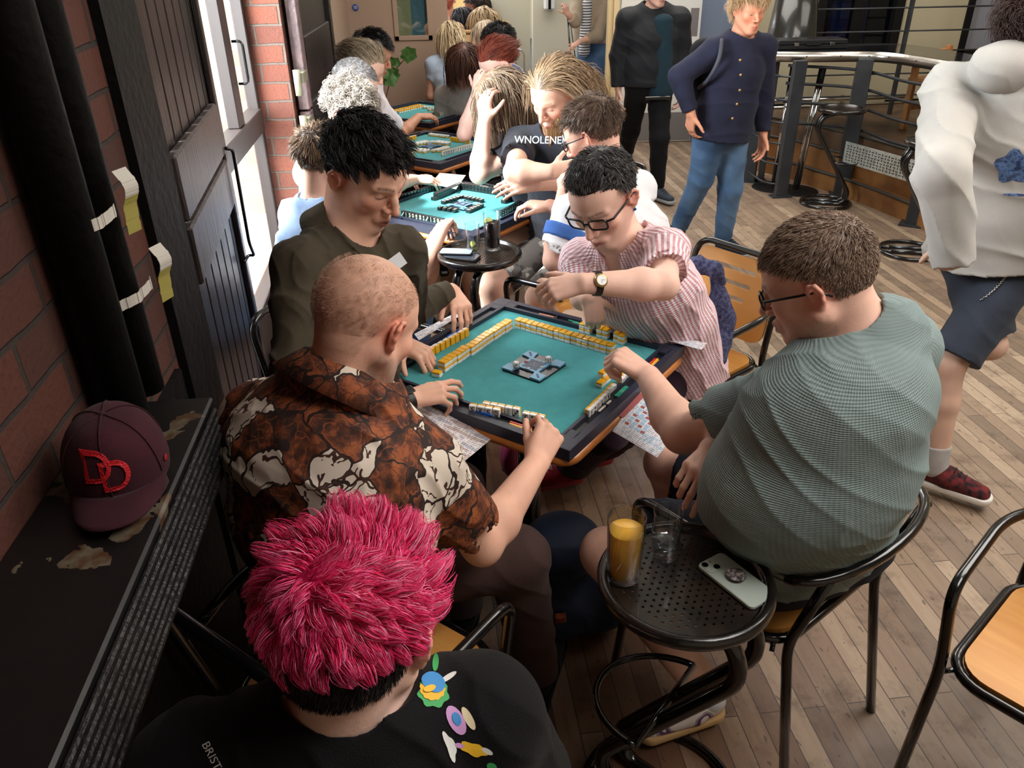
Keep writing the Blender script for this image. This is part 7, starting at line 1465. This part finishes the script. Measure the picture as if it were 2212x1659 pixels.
def CURLY():
    hc = D(757, 238, 3.65); wr = A(895, 388, .80); el = near(wr, 842, 398, .22, False)
    hr = hair_short([(150, 138, 126), (178, 168, 156), (110, 98, 88), (196, 190, 182)], N=3000, length=.075, r0=.0018, lift=.55, seed=61, curl=.75, lenfn=lambda L: np.where(L[:, 2] < .0, .6, 1.1), clumpf=.7, capc=(112, 100, 90), seg=7)
    seated('person with tousled grey curly hair and white T-shirt, second table', hc, -28, 32, (224, 178, 160), WHITEC, hr, tyaw=-30, h=.007, hs=1.0, lean=.07, bw=1.12, sl=.21, arms=dict(R=(el, wr, [1, .15, -.1], [0, -.3, .95])), sleeve=.75, ease=.035, pants=TANS)
CURLY()
# third table -----
def thirds():
    cr = hair_short([(126, 122, 122), (98, 94, 94), (150, 146, 146)], N=2200, length=.014, r0=.0013, lift=.5, seed=71, capc=(96, 92, 92), seg=3)
    hc = D(767, 190, 4.15); seated('man with cropped grey hair and lettered black T-shirt at the third table', hc, 8, 28, (226, 180, 162), BLACKC, cr, tyaw=0, h=.009, lean=.10, hs=1.05, bw=1.05, face=dict(brow=(90, 80, 76)), extra=lambda c, R, hs, fr: [shirt_text(hc+[.10, -.13, -.27], [.35, -.9, .2], [0, 0, 1], 'ENJST', .05, WPRINT)()])
    bl = hair_long([(150, 132, 110), (176, 158, 134), (120, 102, 84)], N=1300, length=.10, r0=.0024, seed=72, flow=lambda L, rg: np.stack([-L[:, 0]*.6, -np.ones(len(L))*.2, .02+0*L[:, 0]], 1), grav=.15)
    hc = D(789, 148, 4.75); seated('person with fair tied-back hair leaning over the third table', hc, -5, 30, (230, 186, 168), WHITEC, bl, h=.010, lean=.12, bw=.92)
    gc = [(122, 100, 82), (146, 122, 100), (98, 78, 64), (170, 146, 122)]
    hc = D(1077, 212, 3.92)
    el = D(1035, 378, 3.75); wr = near(el, 1046, 262, .23, True)
    gh = hair_long(gc, N=2400, length=.33, r0=.0022, seed=73, curl=.10, grav=1.0, wave=.15, lift=.2, flow=lambda L, rg: np.stack([L[:, 0]*1.5, -(L[:, 1]*.4+.03), -.08+0*L[:, 0]], 1), body=lambda W_: (lambda q, k: np.where((k < 1)[:, None], (hc+[.05, .0, -.33])+(W_-(hc+[.05, 0, -.33]))/np.maximum(k, .3)[:, None], W_))(None, np.linalg.norm((W_-(hc+[.05, .0, -.33]))/np.array([.17, .15, .20]), axis=1)))
    seated('girl with long light brown hair and charcoal T-shirt leaning on her hands', hc, 185, 25, (228, 184, 166), CHAR, gh, tyaw=175, h=.007, hs=1.0, lean=.10, bw=.95, sl=.17, arms=dict(L=(el, wr, [.05, .1, 1], [-.6, -.7, 0], [(38, 40, 25)]*4)), sleeve=.6, ease=.03, fem=True, pants=TANS)
    hc = D(1072, 138, 5.05); el = D(1003, 290, 4.85); wr = near(el, 1030, 200, .22, True)
    rh = hair_long([(124, 52, 36), (98, 38, 28), (146, 70, 48)], N=1500, length=.09, r0=.0022, seed=74, grav=.1, flow=lambda L, rg: np.stack([-L[:, 0]*.8, -np.ones(len(L))*.3, -.02+0*L[:, 0]], 1), curl=.1, lift=.25)
    seated('woman with tied dark red hair and purple glasses, hand at her face', hc, 208, 32, (232, 190, 176), BLACKC, rh, tyaw=215, h=.009, hs=1.05, lean=.10, arms=dict(R=(el, wr, [.2, .2, 1], [-.6, -.7, 0], [(40, 40, 25)]*4)), sleeve=.75, ease=.03, fem=True, extra=lambda c, R, hs, fr: glasses(c, R, hs, m=mat('purple_frame', (92, 66, 96), .3)))
    hc = D(1076, 98, 5.7); seated('person with black cropped hair and grey-blue shirt behind the red-haired woman', hc, 200, 20, (150, 104, 82), fabric('slate_cotton', (92, 98, 122), (80, 86, 110), 8), hair_short([(16, 14, 14), (22, 20, 20)], N=2600, length=.03, r0=.002, lift=.8, seed=75, curl=.3, capc=(14, 12, 12)), tyaw=195, h=.010, hs=1.06, bw=1.08, lean=.06)
thirds()
def fourths():
    hc = D(806, 116, 5.15); wr = A(905, 252, .80); el = near(wr, 866, 290, .24, False)
    seated('man with short black hair in a white T-shirt reaching onto the furthest board', hc, -12, 25, (206, 150, 124), fabric('pinkish_white_cotton', (222, 214, 222)), hair_short([(20, 17, 18), (32, 28, 28)], N=2600, length=.04, r0=.0018, lift=.5, seed=81, capc=(16, 14, 15)), tyaw=0, h=.009, hs=1.05, lean=.02, arms=dict(R=(el, wr, [1, .25, -.05], [0, -.3, .9])), sleeve=.75, ease=.035, bw=1.1, pants=BLACKC)
    hc = D(740, 150, 5.6); seated('dark-haired person in black in the shadow behind the others on the left', hc, 0, 15, (120, 86, 72), BLACKC, hair_long([(24, 20, 20), (34, 28, 26)], N=1100, length=.22, r0=.003, seed=82, wave=.2), h=.012, hs=1.05, bw=.85, lean=.0)
    hc = D(1003, 138, 6.1); seated('person with brown bob and pale grey sweater at the furthest table', hc, 252, 12, (196, 150, 132), GREYJ, hair_long([(84, 50, 38), (100, 62, 46), (66, 38, 30)], N=1700, length=.24, r0=.0028, seed=83, grav=.9, lift=.25), h=.010, hs=1.05, sleeve=1.9, lean=.04, ease=.03)
fourths()
# ---- standing and walking ----
def standing(label, g, yaw, s, hyaw, hpitch, skin, shirtm, hairf, feet, arms=None, lean=(0, 0), sleeve=1.95, pants=None, shoes=None, h=.008, bw=1., pl=2., knb=(.06, .06), extra=None, hem=-.25, ease=.02, fit=.022, bare=False, face=None, group=None, fem=False, legr=1., hs=1., kns=None, pts=None, pdec=None, **kw):
    g = np.array([g[0], g[1], 0.]); f = U(yaw); r = U(yaw-90); up = np.array([0, 0, 1.]); L = lambda a, b_, z: g+f*a*s+r*b_*s+up*z*s
    pe, wa, ch, nb = L(0, 0, .93), L(lean[0]*.3, lean[1]*.3, 1.06), L(lean[0]*.7, lean[1]*.7, 1.27), L(lean[0], lean[1], 1.45); hc = nb+f*.05*s+up*.165*s; A_ = []
    if pts: pe, nb = (np.asarray(q, float) for q in pts); wa = pe+(nb-pe)*.25; ch = pe+(nb-pe)*.66; hc = nb+f*.05*s+up*.165*s
    for s_, k in ((1, 'R'), (-1, 'L')):
        sh = nb+r*s_*.185*s*bw-up*.05*s
        if arms and k in arms: el, wr, d, n = arms[k][:4]; cu = arms[k][4] if len(arms[k]) > 4 else [(25, 30, 20)]*4
        else: el = sh-up*.27*s+r*s_*.05-f*.02; wr = el-up*.24*s+f*.05; d = -up+f*.15; n = r*s_; cu = [(25, 30, 20)]*4
        A_.append(dict(sh=sh, el=np.asarray(el, float), wr=np.asarray(wr, float), d=nrm(d), n=nrm(n), side=(-1 if s_ > 0 else 1), curls=cu))
    Lg = []
    for i, (s_, ft) in enumerate(((1, feet[0]), (-1, feet[1]))):
        hip = pe+r*s_*.085*s; an = np.asarray(ft[0], float); k_ = (hip+an)/2+f*knb[i]*s if kns is None or kns[i] is None else np.asarray(kns[i], float); Lg.append(dict(hip=hip, kn=k_, an=an, toe=np.asarray(ft[1], float), bare=bare))
    return person(label, (hc, hyaw, hpitch, 0, s*hs), [pe, wa, ch, nb], A_, Lg, skin=skin, h=h, bw=bw*s, face=face, hair=hairf, shirt=dict(mat=shirtm, sleeve=sleeve, ease=ease, fit=fit, hem=hem, **kw), pants=dict(mat=pants, len=pl, fit=.014, **(dict(decals=pdec) if pdec else {})), shoes=shoes, extra=extra, group=group, fem=fem, legr=legr)
def walkers():
    # jacket man
    f1 = A(1425, 440); g = (A(1395, 430)+[0, .12, 0]); JK = fabric('black_jacket', (24, 25, 30), (20, 21, 25), 8, rough=.6); TEAL = fabric('dark_teal_knit', (24, 46, 56), (20, 40, 50), 10)
    an1 = f1+[.0, .10, .09]; an2 = A(1350, 400)+[0, .15, .09]
    def ex(c, R, hs, fr):
        S = Solid(.006); pn = AY(1428, 200, g[1]-.115); p0 = AY(1432, 45, g[1]-.10); S.cone(p0+[0, -.005, 0], pn+[0, .0, 0], .050, .064, k=.01, w=(1, 0, 0), sc=1.5); o = S.build('jumper', TEAL, None); b = MB(); q = AY(1420, 212, g[1]-.165); b.box(q-[.10, .012, .014], q+[.10, .012, .014], bev=.004); return [o, b.build('belt', BLKM)]
    standing('man in open black jacket over teal jumper walking by the white door', g, 262, .95, 290, 5, (206, 160, 142), JK, hair_short([(150, 144, 140), (120, 112, 108)], N=900, length=.02, seed=91, capc=(120, 112, 108)), [(an2, an2+[-.05, -.12, -.06]), (an1, an1+[.06, -.14, -.06])], pants=BLACKC, shoes=dict(mat=fabric('grey_trainer', (60, 66, 78), (44, 50, 60), 30), sole=mat('pale_sole', (150, 152, 150), .6)), bw=1.1, h=.008, extra=ex, hem=-.15, ease=.032, fit=.028)
    # woman in jeans
    pe = AY(1560, 268, 4.62); g = (pe[0], pe[1]); toe1 = A(1600, 572); heel1 = A(1560, 548); an1 = heel1+[0, .02, .09]; an2 = AY(1468, 468, 5.0); an2 = np.array([an2[0], an2[1], .15])
    sh = np.array([pe[0], pe[1], 1.3]); elR = AY(1468, 165, 4.55); wrR = AY(1492, 245, 4.50); NV = fabric('navy_shirt', (36, 38, 58), (30, 32, 50), 8)
    def ex(c, R, hs, fr):
        b = MB(); 
        out = []
        for i, q in enumerate(((1599, 130), (1600, 162), (1598, 195), (1592, 225), (1582, 256))): b = MB(); p = AY(*q, pe[1]-.165); b.lathe([(0, .003), (.007, .002), (.0075, 0)], M=Matrix.Translation(p) @ Matrix.Rotation(pi/2, 4, 'X'), seg=12); out.append(b.build('button', mat('gold_button', (190, 150, 90), .3, .6)))
        S = Solid(.006); S.cone(AY(1520, 110, pe[1]+.05), AY(1512, 210, pe[1]+.10), .07, .075, k=.02, w=(1, 0, 0), sc=1.1); out.append(S.build('rucksack', BLACKC)); b = MB(); b.tube(spline([AY(1560, 85, pe[1]-.1), AY(1552, 130, pe[1]-.16), AY(1530, 172, pe[1]-.12), AY(1510, 190, pe[1])], 6), .012, 8); out.append(b.build('rucksack_strap', mat('strap_grey', (60, 62, 74), .6)))
        return out
    hr = hair_short([(206, 170, 130), (186, 146, 106), (224, 196, 160)], N=2600, length=.07, r0=.002, lift=.5, seed=92, curl=.4, lenfn=lambda L: 1+0*L[:, 0], capc=(180, 142, 104), seg=6)
    standing('fair-haired woman in navy button shirt and jeans walking, hand on hip', g, 285, .93, 280, 10, (214, 150, 120), NV, hr, [(an2, an2+[-.10, -.02, -.11]), (an1, an1+[.10, -.14, -.06])], arms=dict(R=(elR, wrR, AY(1490, 285, 4.52)-wrR, [-1, -.4, 0])), pants=JEANS, shoes=dict(mat=fabric('navy_trainer', (34, 48, 76), (26, 36, 60), 30), sole=mat('pale_sole', (190, 190, 186), .6)), bw=.98, h=.008, extra=ex, lean=(.02, -.05), hem=-.45, fem=True, kns=[AY(1515, 385, 4.72), None], knb=(.05, .03))
    # cream hoodie, right edge
    def scrawl(sh):
        t = NT('blue_scrawl', .8); t.base(t.ramp(t.noise(40, 3), [(.40, (40, 60, 104)), (.5, (96, 128, 178)), (.62, (60, 76, 110))])); bv = bvh_of(sh); out = []
        for nm, pts in (('blue_graphic', blob(2190, 360, 40, 34, -.3, 24, 5, .16)), ('blue_underline', blob(2196, 421, 26, 2.5, .05))):
            r = conform(bv, pts, .0015, 6)
            if r: b = MB(); b.add(*r, smooth=True); out.append(b.build(nm, t.m))
        return out
    def chain(sh):
        bv = bvh_of(sh); b = MB(); n = 0
        for i in range(15):
            u_ = i/14; h = bv.ray_cast(Vector(CAMPOS), Vector(ray(2178-55*u_**1.8, 578+68*u_)), 6)
            if h[0] is not None: p = np.array(h[0])+np.array(h[1])*.003; b.tube([p-[.008, 0, .003], p+[.008, 0, .003]], .0022, 6); n += 1
        return [b.build('wallet_chain', CHROME)] if n else []
    ank = AY(2035, 955, 2.22); ank = np.array([ank[0], ank[1], .11]); gd = A(2060, 1010); pe = D(2130, 640, 2.35); g = (pe[0]+.02, pe[1]); HD = fabric('cream_fleece', (182, 178, 172), (172, 169, 164), 6); SH = fabric('slate_shorts', (58, 64, 76), (50, 56, 68), 6)
    kn1 = A(2050, 790, .5); kn2 = A(2140, 745, .55); an2 = AY(1990, 790, kn2[1]+.35); an2[2] = max(an2[2], .3)
    el = AY(2035, 375, 2.24); wr = AY(2055, 520, 2.20)
    def ex(c, R, hs, fr):
        S = Solid(.007); S.ell(c+R@np.array([0, -.075, -.14]), (.115, .10, .085), k=.03); S.ell(c+R@np.array([0, -.0, -.13]), (.10, .10, .055), k=.03); o = S.build('hood', HD, None, disp=folds(.006, 20))
        return [o]
    standing('person in cream hoodie and dark shorts walking at the right edge', g, 40, .98, 30, 15, (206, 168, 148), HD, hair_short([(56, 38, 34), (72, 50, 44)], N=2600, length=.09, r0=.002, lift=.6, seed=93, curl=.6, capc=(40, 28, 26), seg=7), [(ank, ank+[.10, -.10, -.07]), (an2, an2+[-.04, -.12, -.02])], arms=dict(L=(el, wr, [.15, 0, -1], [-.7, -.7, 0], [(70, 80, 40)]*4)), pants=SH, pdec=chain, decals=scrawl, pl=.92, bare=True, shoes=dict(mat=fabric('black_red_trainer', (30, 26, 30), (110, 40, 40), 40), sole=mat('white_sole2', (220, 214, 206), .5), sock=GREYJ), bw=1.0, h=.006, extra=ex, kns=[kn1, kn2], pts=(AY(2150, 570, 2.45)+[-.02, 0, .03], AY(2190, 175, 2.48)), hem=-.1, ease=.040, fit=.035, legr=.9, cuff=.9, sleeve=2.35, disp=folds(.008, 22, (.4, .2, .9), seed=6))
    # cardigan man in the doorway
    g = np.array([2.02, 9.55, 0]); CD = fabric('beige_cardigan', (176, 160, 140), (164, 148, 128), 8); STR = NT('navy_white_stripe', .8); s3 = STR.n('SeparateXYZ', {'Vector': STR.tc.outputs['Object']}).outputs[2]; STR.base(STR.mix(STR.math('GREATER_THAN', STR.math('SINE', STR.math('MULTIPLY', s3, 2*pi/.028)), .35), (226, 228, 230), (50, 54, 70)))
    a1 = g+[-.08, -.03, .09]; a2 = g+[.10, .02, .09]; elR = AY(1242, 45, 9.3); wrR = AY(1226, 30, 9.2); elL = AY(1290, 78, 9.35); wrL = AY(1252, 90, 9.2)
    def ex2(c, R, hs, fr): S = Solid(.008); S.cone(AY(1268, 10, g[1]-.13), AY(1262, 110, g[1]-.13), .055, .065, k=.01); return [S.build('striped_top', STR.m, None)]
    standing('person in beige cardigan and striped top holding a folded black trolley in the doorway', g, 245, .95, 240, 10, (216, 170, 150), CD, hair_short([(120, 110, 104)], N=500, length=.02, seed=94), [(a1, a1+[-.04, -.13, -.06]), (a2, a2+[.02, -.13, -.06])], arms=dict(R=(elR, wrR, [-.3, -.3, .6], [0, -1, .1], [(60, 70, 40)]*4), L=(elL, wrL, [-.8, -.4, -.4], [0, -.3, .9])), pants=JEANS, shoes=dict(mat=WHITEC, sole=WHITEC), bw=1.05, h=.012, extra=ex2, hem=-.3, ease=.03, fit=.03, sleeve=1.6)
    e = tag(empty('folding_trolley', (1.78, 9.3, 0)), 'folded black metal trolley with long handle held in the doorway', 'trolley'); b = MB(); hx = AY(1225, 28, 9.25)-[1.78, 9.3, 0]; b.tube([hx, hx*.5+[0, 0, .1], (.0, 0, .03)], .010, 8); b.tube([hx+[.02, 0, 0], (.05, 0, .4)], .006, 8); b.build('handle_bar', BLKM, e)
    b = MB(); b.tube(smooth_path([(-.12, 0, .05), (-.12, 0, .62), (-.03, 0, .66), (.0, 0, .6)], .05), .010, 8); b.tube(smooth_path([(-.10, .0, .05), (-.09, .0, .42), (.0, 0, .42), (.02, 0, .05)], .03), .009, 8); b.tube([(-.13, 0, .06), (.06, 0, .06)], .012, 8); b.box((-.1, -.04, .1), (.0, .04, .34)); b.build('trolley_frame', BLKM, e)
    for x in (-.12, .05): b = MB(); b.cyl((x, -.015, .05), (x, .015, .05), .05, seg=20); b.build('wheel', BLKM, e)
walkers()
# ---- cafe guests far behind the doorway ----
def cafe():
    def guest(label, px, py, dist, yaw, hs, shirtc, hairf, skin=(226, 180, 160), sleeve=.6, bw=1.): hc = D(px, py, dist); seated(label, hc, yaw, 10, skin, shirtc, hairf, h=.016, detail=False, hs=hs, lean=.04, sleeve=sleeve, bw=bw, zp=max(.3, hc[2]-.72))
    HL = lambda c, s, l=.3, n=500: hair_long(c, N=n, length=l, r0=.006, seed=s, lift=.2, wave=.1)
    HSt = lambda c, s: hair_short(c, N=500, length=.04, r0=.004, seed=s, capc=c[0], seg=3)
    guest('cafe guest with a straight blonde bob seen from behind through the doorway', 972, 78, 7.9, 95, 1.05, fabric('pale_blue_cotton', (168, 184, 206)), HL([(206, 184, 150), (222, 204, 172)], 101, .26))
    guest('cafe guest with blonde hair and sunglasses pushed up on her head', 1046, 78, 8.0, 190, 1.05, fabric('pink_cotton', (220, 176, 172)), HL([(214, 198, 176), (190, 170, 146)], 102, .16))
    guest('cafe guest in coral with a cap by the left edge of the doorway', 962, 12, 10.2, 60, 1.15, fabric('coral_cotton', (196, 128, 112)), HSt([(200, 110, 96)], 103))
    guest('cafe guest with long black hair seen from behind', 999, 42, 10.6, 80, 1.1, fabric('navy_knit', (40, 44, 62)), HL([(26, 26, 34), (34, 34, 44)], 104, .42))
    guest('cafe guest with short dark hair in profile', 1021, 14, 11.8, 175, 1.1, BLACKC, HSt([(36, 26, 24)], 105), skin=(150, 100, 80))
    guest('cafe guest with dark brown hair facing left behind the long blonde hair', 1036, 12, 12.2, 185, 1.1, CHAR, HL([(50, 38, 34), (62, 48, 42)], 106, .18))
    guest('cafe guest with long blonde hair seen from behind in the middle of the cafe', 1041, 42, 10.4, 110, 1.12, fabric('tan_cotton', (190, 146, 126)), HL([(208, 184, 148), (190, 164, 128)], 107, .4))
    for px, py, d_, lab in ((995, 68, 9.6, 'wooden cafe chair behind the blonde bob'), (1065, 48, 10.6, 'wooden cafe chair beside the blue column')):
        p = D(px, py, d_); e = tag(empty('cafe_chair', (p[0], p[1], 0)), lab, 'chair', 'wooden cafe chairs'); z = p[2]; m = mat('blond_wood', (206, 168, 118), .5); b = MB(); b.tube(smooth_path([(-.2, 0, 0), (-.2, 0, z), (.2, 0, z), (.2, 0, 0)], .06), .014, 8); b.build('frame', m, e); b = MB(); b.box((-.18, -.01, z-.16), (.18, .01, z-.04), bev=.004); b.build('backrest', m, e); b = MB(); b.box((-.2, -.4, z*.52), (.2, 0, z*.52+.03), bev=.008); b.build('seat', m, e)
    p = A(1100, 160, .45); e = tag(empty('metal_chair', (p[0], p[1]+.1, 0)), 'chrome-backed cafe chair in the corridor behind the red-haired woman', 'chair'); b = MB(); b.tube(smooth_path([(-.2, 0, 0), (-.2, 0, .72), (.2, 0, .72), (.2, 0, 0)], .1), .012, 8); b.build('frame', CHROME, e); b = MB(); b.box((-.2, -.4, .43), (.2, 0, .46), bev=.01); b.build('seat', GREYJ, e)
cafe()
